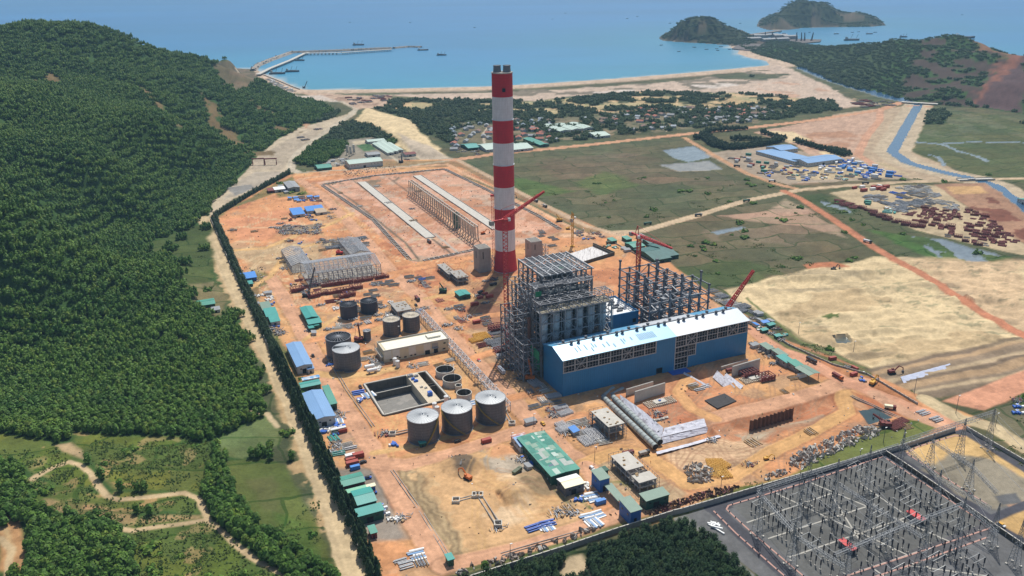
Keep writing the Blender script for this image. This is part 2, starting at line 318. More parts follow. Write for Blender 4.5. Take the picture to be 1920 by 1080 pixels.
fill([(1705,445),(1760,448),(1830,468),(1890,486),(1800,490),(1755,482)], WAT, 6, 2, 8); fill([(1690,440),(1800,455),(1900,480),(1900,492),(1740,490)], c8(84,104,58), 0, 3, 6, mott=(20,.12))
# ---- sand and earthworks right
SD = [(1362,545),(1420,527),(1480,512),(1590,492),(1640,480),(1700,482),(1740,490),(1925,490),(2050,500),(2050,640),(1900,642),(1760,670),(1640,695),(1560,662),(1440,592),(1390,566)]
fill(SD, SAND, 2, 3, 6)
fill([(1700,482),(1925,488),(1925,620),(1840,590),(1740,520)], c8(222,188,150), 2, 6, 14, a=.7)
fill([(1400,560),(1600,540),(1800,600),(1900,640),(1640,695),(1560,660)], c8(206,178,136), 2, 6, 14, mott=(60,.0), a=.7)
i_ = np.nonzero(sdpoly(X, Y, pw(SD)) > 2)[0]; a_ = math.radians(-8); u_ = X[i_] * math.cos(a_) - Y[i_] * math.sin(a_); v_ = X[i_] * math.sin(a_) + Y[i_] * math.cos(a_); mm = sstep(fbm(u_ * .25, v_, 13, 171, 4), .08, .26) * sstep(fbm(X[i_], Y[i_], 70, 172, 3), -.25, .15); Ccol[i_] *= 1 - mm[:, None] * np.array((.34, .33, .30)); mm = sstep(fbm(u_ * .5, v_, 5, 173, 3), .25, .4) * sstep(fbm(X[i_], Y[i_], 50, 174, 3), 0, .2); Ccol[i_] *= 1 - mm[:, None] * np.array((.4, .34, .34))
fill([(1505,497),(1560,490),(1592,498),(1520,505)], RED, 1, 2, 5)
fill([(1540,592),(1560,590),(1568,598),(1550,600)], c8(96,112,62), 0, 1.5, 4); fill([(1555,596),(1575,592),(1570,600)], c8(96,112,62), 0, 1.5, 4)
fill([(1560,635),(1590,631),(1597,642),(1570,646)], (.10,.11,.09), 6, 1.2, 2)
fill([(1620,700),(1680,680),(1900,640),(2050,640),(2050,700),(1925,690),(1760,745),(1700,728)], c8(168,142,114), 1, 3, 5)
for k in range(9): road([(1625 + k * 14, 697 + k * 5.5), (1800 + k * 12, 662 + k * 7), (1960, 622 + k * 9)], 5 + 3 * (k % 3), [c8(128,112,94), c8(196,164,126), c8(150,132,110), c8(206,182,146)][k % 4], 1, 1.5, 3, .8, tracks=False)
fill([(1765,752),(1925,692),(2050,660),(2050,690),(1925,735),(1845,770)], c8(226,164,130), 1, 1.5, 2)
fill([(1845,775),(1925,738),(2050,700),(2050,860),(1925,850)], c8(128,124,98), 0, 2, 4); fill([(1860,770),(1925,745),(1925,790)], c8(80,104,56), 0, 2, 5, mott=(14,0))
# ---- canal and marsh
fill([(1560,215),(1650,203),(1720,198),(1740,260),(1780,315),(1850,345),(1760,338),(1700,335),(1600,300)], c8(196,172,142), 2, 3, 5)
fill([(1735,205),(1830,212),(1925,222),(2100,240),(2100,420),(1925,345),(1830,330),(1745,300),(1700,280)], c8(96,104,66), 0, 3, 4)
fill([(1735,205),(1925,222),(1925,260),(1730,255)], c8(112,116,84), 0, 3, 10, mott=(40,0))
for q, wd in (([(1705,266),(1760,270),(1830,266),(1925,268),(2000,272)], 8), ([(1740,290),(1760,296),(1770,310)], 6), ([(1770,272),(1800,285),(1830,292),(1850,303)], 7)): road(q, wd, WAT, 6, 1.5, 5, tracks=False)
fill([(1735,205),(1780,208),(1775,232),(1735,235)], c8(54,76,40), 0, 3, 6)
CAN = [(1722,196),(1708,222),(1685,262),(1672,285),(1700,305),(1760,322),(1830,337),(1868,350),(1925,395),(2000,450)]
road(CAN, 56, c8(204,184,154), 2, 3, 3, tracks=False)
road(CAN, 17, WAT, 9, 1, 2, tracks=False); road([(1500,128),(1530,140),(1560,152),(1600,165),(1660,182),(1722,196)], 26, WAT, 9, 3, 8, tracks=False)
# ---- storage yards
fill([(1320,288),(1380,280),(1430,275),(1600,295),(1705,335),(1480,347),(1400,328)], c8(178,160,138), 4, 2, 3)
fill([(1420,310),(1660,305),(1705,330),(1500,340)], c8(206,184,146), 4, 3, 8, mott=(50,-.05))
fill([(1470,345),(1700,335),(1750,338),(1560,352)], c8(120,110,84), 0, 2, 3)
fill([(1555,362),(1640,347),(1755,347),(1830,400),(1925,462),(1925,480),(1880,472),(1720,432)], c8(204,182,146), 4, 2, 3)
fill([(1750,345),(1850,343),(1885,370),(1925,402),(1925,462),(1830,398)], c8(178,138,110), 1, 2, 4); fill([(1790,370),(1850,365),(1925,420),(1925,455)], c8(136,88,70), 1, 2, 8, mott=(30,0))
fill([(1770,350),(1840,348),(1850,362),(1790,365)], c8(214,172,120), 1, 3, 5)
fill([(1412,248),(1520,228),(1650,207),(1660,215),(1630,245),(1605,298),(1520,290),(1490,272)], c8(206,170,144), 1, 3, 5)
fill([(1480,250),(1560,240),(1620,250),(1590,280),(1520,280)], c8(190,146,116), 1, 3, 10, mott=(50,0))
fill([(1425,244),(1490,248),(1520,262),(1480,268),(1450,256)], SAND, 2, 2, 4); fill([(1530,285),(1580,280),(1600,292),(1560,296)], SAND, 2, 2, 4)
# ---- laydown strip west of the wood
fill([(388,410),(400,378),(440,345),(462,322),(470,305),(485,292),(520,262),(560,240),(610,226),(650,214),(664,205),(668,212),(640,235),(600,258),(560,292),(548,322),(500,345),(440,372)], c8(206,188,160), 1, 2, 4)
fill([(440,345),(480,322),(535,322),(480,352),(420,375)], c8(190,176,156), 4, 2, 4); fill([(425,352),(470,345),(480,352),(440,368)], c8(150,146,140), 4, 2, 4)
fill([(478,298),(540,262),(600,238),(590,262),(545,296),(530,318),(470,318)], c8(184,168,146), 1, 2, 3, a=.8)
# ---- the site
SITE = [(395,405),(470,365),(545,327),(600,318),(700,300),(850,298),(1000,372),(1130,432),(1205,440),(1265,500),(1335,552),(1400,592),(1480,640),(1628,697),(1735,747),(1850,790),(1690,842),(1340,948),(1275,968),(1100,1018),(860,1075),(700,1110),(640,960),(560,790),(490,640),(430,500)]
fill(SITE, SOIL, 1, 1.5, 1.5)
fill(SITE, RED, 1, 2, 2, mott=(60,.16), a=.7); fill(SITE, YEL, 1, 2, 2, mott=(45,.12,21), a=.45); fill(SITE, c8(190,160,130), 1, 2, 2, mott=(22,.26,41), a=.5)
fill([(700,302),(850,300),(1130,436),(1100,440),(860,312),(700,318)], c8(130,118,86), 1, 2, 3, a=.7)
YARD = [(592,342),(700,326),(838,316),(1058,432),(960,462),(900,470),(870,478),(775,492)]
fill(YARD, c8(226,176,146), 1, 2, 2)
fill(YARD, c8(206,152,118), 1, 3, 3, mott=(40,.12)); fill(YARD, c8(200,180,158), 1, 3, 3, mott=(16,.25,61), a=.6)
fill([(600,345),(700,330),(800,320),(700,350),(640,345)], c8(150,128,104), 1, 3, 6, mott=(20,0))
for pl in ([(400,408),(470,368),(548,330),(560,345),(520,362),(480,375),(430,392),(410,410)], [(520,352),(565,350),(580,365),(520,372)], [(470,500),(500,512),(505,530),(480,540)], [(470,590),(500,600),(530,640),(560,700),(620,800),(600,800),(540,690),(490,640)]):
    fill(pl, c8(126,128,82), 0, 3, 6, a=.85)
fill([(415,415),(520,392),(560,398),(560,420),(500,450),(440,450)], c8(226,158,116), 1, 6, 10); fill([(420,470),(520,455),(600,460),(590,500),(480,510)], c8(200,176,136), 1, 6, 10, a=.7)
fill([(515,425),(600,420),(600,438),(520,438)], c8(160,140,118), 1, 3, 6); fill([(600,450),(680,445),(680,468),(600,465)], c8(150,134,116), 1, 3, 6)
fill([(435,505),(470,510),(480,540),(500,600),(520,640),(500,640),(460,560)], c8(128,124,88), 0, 3, 6, a=.8)
fill([(760,500),(880,505),(940,540),(960,600),(860,620),(800,570)], c8(208,140,100), 1, 4, 8, mott=(20,0)); fill([(870,530),(940,520),(950,600),(880,620)], c8(150,116,94), 1, 5, 8, a=.6)
fill([(870,620),(960,600),(1010,640),(1020,720),(960,700)], c8(170,144,118), 1, 3, 6, a=.7)
# big yellow lot in front
LOT = [(722,870),(800,860),(960,832),(1000,860),(1120,960),(1060,990),(860,1050),(800,1030)]
fill(LOT, c8(228,184,134), 1, 2, 3)
fill([(730,870),(780,868),(800,920),(860,1000),(880,1040),(830,1040)], c8(176,152,116), 1, 3, 6, mott=(12,-.15)); fill([(950,880),(1010,885),(1050,930),(1000,945),(960,915)], c8(168,144,110), 1, 3, 6)
fill([(895,845),(960,842),(1000,870),(980,890),(920,890),(895,870)], c8(196,180,158), 1, 3, 6, mott=(12,-.1)); fill([(900,835),(960,832),(975,850),(920,862)], c8(216,160,116), 1, 3, 5); fill([(842,858),(868,850),(890,870),(880,895),(850,885)], c8(134,116,96), 1, 3, 5)
fill([(860,900),(960,890),(1010,960),(960,985),(850,960)], c8(232,200,160), 1, 4, 8, mott=(30,0))
for k in range(7): road([(880 + k * 5, 905 - k * 4), (940 + k * 9, 930), (975 + k * 9, 965 - k * 6), (1080 - k * 4, 960 - k * 5)], 2.4, YEL if k % 2 else c8(200,150,100), 1, .8, 4 + k, .4, tracks=False)
for k in range(6): road([(740 + k * 9, 880), (775 + k * 9, 940), (812 + k * 9, 1000), (835 + k * 8, 1035)], 2.6, (c8(150,128,98), c8(214,186,142))[k % 2], 1, .8, 3 + k, .45, tracks=False)
fill([(1000,880),(1040,895),(1130,960),(1120,972),(1050,920)], c8(120,128,84), 0, 2, 5, mott=(10,0)); fill([(960,822),(985,850),(1050,925),(1080,950),(1060,945),(1000,880)], c8(128,124,92), 1, 2, 3)
for pl in ([(625,880),(700,880),(720,930),(740,960),(770,1010),(700,1020),(650,930)],): fill(pl, c8(160,148,134), 4, 3, 4)
fill([(640,1010),(760,1010),(800,1060),(720,1075)], c8(222,160,112), 1, 3, 6)
fill([(600,790),(680,780),(700,850),(640,860)], c8(200,160,130), 1, 3, 5, mott=(14,0))
# earthworks on the right of the site
fill([(1120,745),(1180,730),(1300,690),(1400,672),(1560,730),(1400,770),(1330,790),(1180,770)], c8(222,156,112), 1, 3, 6, mott=(26,-.2)); fill([(1180,770),(1240,740),(1300,760),(1330,790),(1260,800)], c8(206,134,96), 1, 2, 5)
fill([(1320,790),(1450,758),(1570,728),(1600,770),(1520,800),(1380,850),(1340,830)], c8(198,132,94), 1, 2, 5); fill([(1330,800),(1480,770),(1560,745),(1570,775),(1440,815),(1370,835)], c8(214,154,114), 1, 3, 5, mott=(24,-.1)); fill([(1330,815),(1500,790),(1560,775),(1500,800),(1380,838)], c8(190,172,146), 1, 3, 5, mott=(20,.1))
fill([(1240,850),(1350,820),(1460,830),(1420,860),(1330,890),(1260,880)], c8(226,190,150), 1, 3, 6); fill([(1590,735),(1700,760),(1760,785),(1640,775)], c8(190,122,84), 1, 2, 5)
fill([(1585,700),(1640,705),(1720,750),(1690,760),(1620,725)], c8(196,134,92), 1, 2, 5)
fill([(1560,880),(1480,890),(1440,900),(1500,880),(1640,800),(1700,785),(1770,800),(1690,840)], c8(120,128,70), 0, 2, 5); fill([(1440,900),(1690,838),(1690,846),(1340,950),(1275,970),(1260,960),(1340,930)], c8(108,120,62), 0, 2, 4)
fill([(1130,860),(1180,870),(1240,905),(1290,925),(1240,945),(1150,925),(1110,880)], c8(206,176,138), 1, 2, 5); fill([(1140,905),(1200,905),(1250,925),(1230,935)], c8(130,136,84), 0, 2, 4, mott=(10,0))
fill([(1340,945),(1275,968),(1100,1018),(860,1075),(850,1085),(870,1060),(1100,1003),(1190,975),(1280,955)], c8(124,126,78), 0, 1.5, 3)
fill([(1608,768),(1642,763),(1674,782),(1628,796)], (.035,.06,.06), 6, .8, .5, dz=-1.5)
# roads of the site
R1 = [(562,338),(600,362),(640,402),(690,455),(735,512),(790,560),(830,612),(880,668),(940,728),(1000,790),(1060,848),(1100,872)]
for q, wd, c in ((R1, 15, ROAD), ([(505,520),(521,541),(561,611),(590,668),(632,740),(690,830),(720,885),(775,975),(832,1060)], 13, ROAD), ([(581,640),(660,620),(737,600),(800,588)], 9, SOIL), ([(700,868),(760,872),(850,850),(960,812),(1030,792),(1060,772)], 13, ROAD),
   ([(832,1062),(1000,1020),(1140,972),(1185,948)], 11, ROAD), ([(1095,868),(1150,848),(1210,850),(1250,880),(1290,908),(1370,895),(1450,845),(1540,800),(1588,772),(1580,735)], 11, c8(228,178,120)), ([(1100,872),(1120,905),(1160,940),(1185,950)], 11, ROAD),
   ([(1330,785),(1450,758),(1570,722),(1620,715)], 15, ROAD), ([(1290,712),(1270,735),(1300,768),(1340,785)], 9, c8(228,174,120)), ([(1392,600),(1440,640),(1510,675),(1580,712),(1640,737),(1760,785),(1790,800)], 14, c8(226,168,134)),
   ([(735,512),(800,500),(900,480)], 12, SOIL), ([(835,612),(900,592),(950,588)], 11, SOIL), ([(800,560),(860,545),(900,560),(940,520)], 7, YEL), ([(882,672),(940,655),(960,640)], 10, SOIL), ([(1060,440),(1160,440),(1200,470),(1180,480)], 16, c8(228,184,146)), ([(1190,470),(1170,500),(1140,500)], 12, SOIL),
   ([(960,745),(1000,735),(1010,720)], 9, SOIL), ([(430,470),(500,465),(560,440),(620,420),(660,400)], 8, YEL), ([(420,410),(480,400),(540,388)], 7, SOIL), ([(470,540),(505,520),(540,470),(600,455)], 7, YEL), ([(590,700),(640,705),(700,700),(740,690)], 9, YEL),
   ([(745,515),(700,545),(640,560),(560,575)], 7, SOIL), ([(570,640),(590,620),(640,590),(690,560)], 5, YEL), ([(700,850),(780,835),(900,800)], 6, YEL), ([(565,335),(700,318),(838,308),(960,372),(1100,440)], 9, c8(228,180,140))): road(q, wd, c, edge=wd > 8)
for k in range(240):   # loose wheel tracks across the soil
    a = P(*[(rng.uniform(450, 700), rng.uniform(400, 560)), (rng.uniform(640, 980), rng.uniform(360, 470)), (rng.uniform(760, 960), rng.uniform(520, 640)) if k % 8 > 3 else (rng.uniform(640, 980), rng.uniform(650, 840)), (rng.uniform(1230, 1560), rng.uniform(760, 900))][k % 4])
    h = rng.uniform(0, 6.28); pts = [a[:2]]
    for j in range(7): h += rng.uniform(-.5, .5); pts.append(pts[-1] + 16 * np.array([math.cos(h), math.sin(h)]))
    pts = np.array(pts); idx = sel((*pts.min(0), *pts.max(0)), 8); d = dline(X[idx], Y[idx], pts); mm = sstep(.9 - np.abs(np.abs(d) - 1.6), 0, .7) * .55 * (CLS[idx] == 1); blend(idx, mm, (SAND, RED, YEL, c8(180,140,110))[k % 4], None)
# coal yard strips: drains, kerbs, slabs
for q, wd, c in (([(605,348),(700,412),(768,487)], 3, c8(120,108,92)), ([(614,346),(660,375),(760,455),(785,487)], 3, c8(130,116,98)), ([(768,487),(790,490)], 3, c8(150,140,120)), ([(662,338),(735,395),(800,448)], 2, c8(140,120,100)), ([(728,333),(790,378),(845,430)], 3, c8(150,120,98)), ([(835,318),(905,352),(1010,405),(1050,430)], 4, c8(120,110,98)), ([(606,346),(700,330),(835,317)], 3, c8(132,118,100)), ([(795,488),(880,470),(905,462)], 4, c8(170,150,128)), ([(770,342),(790,360),(880,452)], 8, c8(236,188,150)), ([(810,448),(850,478)], 3, c8(130,112,96)), ([(815,438),(860,475)], 3, c8(200,190,176))): road(q, wd, c, 1, .8, .5, tracks=False)
road([(678,342),(742,395),(807,446)], 7, c8(226,212,190), 4, .6, .3, tracks=False); road([(782,330),(850,378),(932,430)], 7, c8(226,214,194), 4, .6, .3, tracks=False)
# roads outside
for q, wd, c in (([(668,204),(655,218),(620,240),(590,262),(560,285),(548,300),(546,318),(560,324)], 13, c8(206,192,168)), ([(445,150),(470,162),(520,178),(580,186),(640,190),(668,205)], 10, c8(206,188,164)), ([(560,324),(650,318),(760,312),(850,300)], 8, c8(190,176,150)),
   ([(380,408),(400,450),(430,520),(470,600),(505,665),(545,750),(590,860),(630,970),(668,1090)], 15, c8(206,182,142)),
   ([(852,300),(925,289),(1100,272),(1290,251),(1400,240),(1520,226),(1650,206),(1690,192)], 19, c8(216,164,128)), ([(1283,258),(1340,292),(1400,325),(1450,343),(1500,356)], 10, c8(206,160,122)),
   ([(1150,436),(1200,434),(1300,406),(1400,376),(1500,356),(1600,347),(1700,341),(1800,338),(1925,334),(2050,332)], 13, c8(212,186,152)), ([(1470,358),(1500,372),(1560,410),(1640,465),(1740,520),(1840,585),(1925,632),(2000,670)], 11, c8(206,138,104)),
   ([(858,300),(900,322),(1000,374),(1100,424),(1160,440)], 9, c8(206,176,144)), ([(870,330),(1000,385),(1090,432)], 5, c8(120,116,84)), ([(1650,206),(1650,225),(1625,255),(1608,290),(1640,310)], 14, c8(216,166,134)), ([(1640,308),(1700,330),(1760,340)], 9, c8(200,176,146)),
   ([(1735,748),(1800,785),(1860,800),(1925,842),(2050,920)], 13, c8(212,190,150)), ([(1640,738),(1700,775),(1770,800)], 11, c8(226,176,142)),
   ([(908,268),(905,250),(916,238),(945,232)], 4, c8(206,188,164)), ([(1230,232),(1250,246)], 3, c8(200,184,160)), ([(1035,235),(1050,248)], 3, c8(200,184,160)), ([(1100,242),(1125,256)], 4, c8(206,196,176)), ([(1270,185),(1268,198)], 5, c8(214,184,140)), ([(690,262),(750,305)], 5, c8(206,194,170)),
   ([(1745,200),(1690,198)], 10, c8(216,160,124)), ([(1400,560),(1500,640),(1620,690)], 3, c8(120,128,80)), ([(1340,560),(1400,600),(1480,650),(1625,700)], 8, c8(118,120,76))): road(q, wd, c)
for q in ([(385,440),(440,560),(500,680),(560,800),(620,960)], [(398,438),(452,558),(512,678),(572,798),(634,958)]): road([(x - 6, y) for x, y in q], 6, c8(216,184,140), 1, 2, 5, .9, tracks=False)
fill([(480,640),(505,640),(560,760),(600,860),(640,1000),(600,1000),(545,850),(520,760)], c8(196,166,122), 1, 3, 8, mott=(12,0))
road([(380,408),(400,450),(430,520),(470,600),(505,665),(545,750),(590,860),(630,970),(668,1090)], 14, c8(212,188,148))
# ---- left clearings
CROP = [[(0,842),(110,860),(130,868),(60,900),(0,905)], [(140,835),(390,832),(400,870),(385,925),(300,932),(220,935),(190,890),(150,860)], [(60,900),(130,872),(165,885),(195,930),(150,940),(80,915)], [(60,930),(200,945),(370,930),(380,965),(230,975),(90,965)], [(240,985),(390,975),(480,1050),(540,1095),(250,1095),(235,1030)]]
for pl in CROP: fill(pl, c8(96,112,54), 0, 3, 5); fill(pl, c8(112,122,50), 0, 3, 5, mott=(25,.05), a=.7); fill(pl, c8(176,150,104), 0, 3, 5, mott=(14,.32,5), a=.7)
fill([(90,958),(200,970),(260,985),(380,970),(380,980),(240,1000),(150,985),(90,975)], c8(184,152,112), 0, 2, 5, a=.8)
fill([(0,985),(50,985),(45,1040),(60,1085),(0,1085)], c8(190,146,102), 1, 2, 5); fill([(0,1000),(20,1010),(30,1060)], c8(206,176,130), 1, 2, 5)
for pl in ([(400,828),(440,808),(505,782),(530,815),(520,835),(460,862),(425,855)],): fill(pl, c8(126,132,84), 0, 2, 4)
fill([(425,870),(500,860),(545,870),(560,930),(600,990),(640,1090),(560,1090),(480,1000),(450,930)], c8(104,112,58), 0, 2, 5); fill([(470,900),(520,890),(530,960),(500,960)], c8(116,112,70), 0, 3, 6, a=.7); fill([(520,960),(580,980),(600,1040),(540,1040)], c8(88,112,50), 0, 3, 6, a=.8)
fill([(270,460),(350,430),(390,415),(400,470),(405,520),(350,560),(330,500)], c8(84,98,52), 0, 4, 8); fill([(355,545),(400,530),(430,560),(420,600),(370,590)], c8(130,126,90), 0, 3, 5)
fill([(330,630),(368,628),(360,640),(335,640)], c8(96,112,58), 0, 2, 4)
road([(470,772),(500,775),(520,800)], 4, c8(206,184,146), 1)
for q in ([(60,898),(100,876),(130,866),(150,872),(170,888),(185,912),(200,930),(222,937),(260,934),(300,930),(345,924),(370,935),(385,958),(388,975),(420,1000),(450,1028),(480,1050),(545,1085)], [(90,975),(180,985),(250,996),(320,985),(388,974)], [(0,1010),(20,1030),(15,1085)]):
    P0 = [PG(x, y) for x, y in q]; p = np.array([a[:2] for a in P0]); idx = sel((*p.min(0), *p.max(0)), 12); d = dline(X[idx] + N2[idx], Y[idx] + N1[idx], p); blend(idx, sstep(2.0 - d, -1, 1), c8(206,180,140), 3)
fill([(112,862),(140,856),(160,868),(165,885),(125,875)], c8(190,164,124), 1, 2, 3)

for pl, zz in (([(238,172),(268,172),(312,190),(300,194)], 90), ([(300,212),(340,220),(350,236),(318,228)], 70), ([(385,214),(420,226),(470,248),(520,258),(520,264),(440,262),(395,240)], 26), ([(455,196),(500,208),(560,222),(555,228),(500,220)], 26), ([(560,230),(580,228),(575,238)], 4), ([(40,52),(60,46),(90,46),(80,54)], 212)):
    fill(np.array([P(x, y, zz)[:2] for x, y in pl]), c8(128,108,74) if zz > 20 else c8(190,150,120), 7, 5, 16, world=True, mott=(40,-.12) if zz > 20 else None)
# right hill: burnt slopes
for pl, zz, c in (([(1690,150),(1730,95),(1800,80),(1900,100),(1925,120),(1925,210),(1800,192),(1720,188)], 34, c8(86,72,62)), ([(1800,190),(1850,150),(1925,120),(1925,215)], 30, c8(98,76,74)), ([(1790,190),(1830,165),(1900,115),(1925,112),(1925,125),(1850,160)], 34, c8(146,98,78)), ([(1800,78),(1850,84),(1900,98),(1860,96)], 72, c8(150,112,84)), ([(1430,92),(1560,98),(1660,100),(1700,92),(1660,140),(1600,165),(1530,138),(1460,112)], 16, c8(66,84,48))):
    p_ = np.array([P(x, y, zz)[:2] for x, y in pl]); i_ = np.nonzero(sdpoly(X, Y, HR) > 8)[0]; s = sdpoly(X[i_] + 26 * N1[i_], Y[i_] + 26 * N4[i_], p_); mm = sstep(s, -10, 10) * (sstep(fbm(X[i_], Y[i_], 45, 3, 4), -.02, .08) if c == c8(86,72,62) else 1); blend(i_, mm, c, 7)
# ---- substation
SUB = [(1282,966),(1340,946),(1690,842),(1800,806),(1925,880),(2100,960),(2100,1200),(1700,1200),(1440,1095)]
fill(SUB, c8(120,120,120), 4, .5, .3)
road([(1335,953),(1500,903),(1690,848),(1810,812),(1925,884),(2060,970)], 9, c8(88,88,94), 5, .3, .2, tracks=False); road([(1338,952),(1400,1010),(1500,1100),(1560,1160)], 9, c8(88,88,94), 5, .3, .2, tracks=False)
fill([(1372,948),(1500,912),(1650,860),(1662,862),(1850,985),(1860,998),(1560,1095),(1520,1085)], c8(115,115,112), 4, .3, .2)
road([(1540,1100),(1700,1048),(1855,990),(1880,975)], 8, c8(104,102,104), 5, .3, .2, tracks=False); road([(1665,850),(1790,928),(1925,1020),(2050,1110)], 8, c8(84,84,92), 5, .3, .2, tracks=False)
fill([(1697,846),(1720,836),(1790,815),(1812,818),(1925,890),(2060,980),(2060,1060),(1925,945),(1850,905),(1845,930),(1800,910)], c8(224,186,126), 1, 1, 1)
fill([(1697,846),(1720,836),(1790,815),(1812,818),(1870,850),(1925,890),(1925,945),(1870,960)], c8(206,146,106), 1, 2, 4, mott=(26,.12)); fill([(1730,880),(1780,850),(1860,865),(1925,905),(1925,940),(1870,960),(1800,930)], c8(160,150,130), 4, 2, 5)
fill([(1860,930),(1900,925),(1915,945),(1880,950)], c8(108,108,108), 4, 1, 3); road([(1860,975),(1925,948),(2020,905)], 7, c8(84,84,92), 5, .3, .2, tracks=False); fill([(1868,980),(1925,956),(2000,930),(2060,1060),(1925,1010)], c8(220,180,120), 1, 1, 1)
fill([(1262,972),(1284,964),(1440,1100),(1460,1120),(1560,1160),(1400,1160)], c8(134,134,128), 4, .5, .3)
fill([(860,1090),(1080,1035),(1270,975),(1440,1110),(1400,1200),(700,1200)], c8(40,56,28), 0, 1, 1); fill([(1060,1045),(1085,1040),(1110,1085),(1040,1085)], c8(196,174,140), 1, 2, 4)
# ---- relief: dunes, earth banks, pits
def relief(pts, f):
    p = pw(pts); idx = sel((*p.min(0), *p.max(0)), 5); s = sdpoly(X[idx], Y[idx], p); Z[idx] += sstep(s, 0, 14) * f(X[idx], Y[idx])
ang = math.radians(-8); 
relief(SD, lambda x, y: 9.0 * np.maximum(0, fbm((x * math.cos(ang) - y * math.sin(ang)) * .25, x * math.sin(ang) + y * math.cos(ang), 20, 71, 4)) + 1.6 * fbm(x, y, 8, 72, 3) - .5)
relief([(1628,700),(1900,645),(2000,640),(1925,688),(1760,742)], lambda x, y: 2.2 * fbm(x * .2, y, 16, 75, 3))
relief(LOT, lambda x, y: 1.1 * fbm(x, y, 16, 76, 4)); relief(SITE, lambda x, y: .55 * fbm(x, y, 9, 77, 4)); relief([(690,203),(770,225),(782,242),(835,292),(790,298),(668,226)], lambda x, y: 9 * (.5 + .5 * fbm(x, y, 120, 78, 4)))
def pit(pts, depth, slope=5.):
    p = pw(pts); idx = sel((*p.min(0), *p.max(0)), 3); s = sdpoly(X[idx], Y[idx], p); Z[idx] = Z[idx] * (1 - sstep(s, 0, 1)) - depth * np.clip(s / slope, 0, 1)
for c in ((960,915,5,16),(985,925,4,14),(866,872,6,14),(1008,900,3,12),(1150,830,0,5)):
    q = P(c[0], c[1]); d = np.hypot(X - q[0], Y - q[1]); Z += np.maximum(0, c[2] * (1 - d / c[3])) * (1 + .5 * N2)
BAS = [(683,722),(798,698),(843,749),(720,780)]
# pits (world heights below the platform)
PITA = [(1118,742),(1150,740),(1180,748),(1246,806),(1325,784),(1352,808),(1345,822),(1230,853),(1205,846)]
pit(PITA, 4.5, 7)
pit([(1290,700),(1350,690),(1376,716),(1348,738),(1318,722)], 3.5, 6)
pit([(1330,800),(1455,768),(1572,733),(1590,740),(1578,765),(1510,790),(1370,838)], 2.6, 7)
pit([(1592,742),(1612,748),(1660,775),(1640,785),(1600,765)], 2, 6)
pit([(740,815),(880,788),(900,800),(750,835)], 1.2, 3)
pit([(860,700),(880,696),(905,760),(890,765)], .4, 3)
pit([(926,925),(938,923),(975,985),(962,990)], 1.6, 3); pit([(1000,490),(1035,480),(1120,458),(1160,478),(1082,500)], 1.0, 3)
p = pw(BAS); idx = sel((*p.min(0), *p.max(0)), 3); s_ = sdpoly(X[idx], Y[idx], p); Z[idx] = np.where(s_ > -.45, -6.6, Z[idx])
Z[(CLS == 6) & (Z > -3)] = -.55; i_ = (CLS == 3) & (sdpoly(X, Y, pw(SD)) > -5); Z[i_] *= .25
WATER_Z = Z.copy()
# flatten hardstanding, keep roads smooth
co = np.stack([X, Y, Z], 1).astype(np.float32)
# fine albedo mottling (soil grain, weeds) that belongs to the ground itself
fine = fbm(X, Y, 5, 91, 3); mid = fbm(X, Y, 24, 92, 4)
soil = (CLS == 1) | (CLS == 2) | (CLS == 3) | (CLS == 8)
crisp = sstep(fbm(X, Y, 11, 95, 4), .06, .16) - sstep(fbm(X, Y, 9, 96, 4), .08, .18); grit = fbm(X, Y, 2.6, 97, 2)
Ccol *= (1 + np.where(soil, .14, .16) * fine + np.where(soil, .12, .22) * mid + np.where(soil, .13, .10) * crisp + np.where(soil, .10, .08) * grit)[:, None]
g0 = CLS == 0; Ccol[g0, 0] *= 1 + .22 * fbm(X[g0], Y[g0], 70, 93, 4)
Ccol = np.clip(Ccol, .005, .85)
ii, jj = np.meshgrid(np.arange(NR - 1), np.arange(NC - 1), indexing='ij'); a = (ii * NC + jj).ravel()
F4 = np.stack([a, a + 1, a + 1 + NC, a + NC], 1)   # rows go outward
fc = CLS[F4[:, 0]]; keep = ~(Z[F4].max(1) < -4.0) | (np.abs(F4[:, 0] * 0 + Y[F4[:, 0]] - 500) < 150)
F4 = F4[keep]; fc = fc[keep]
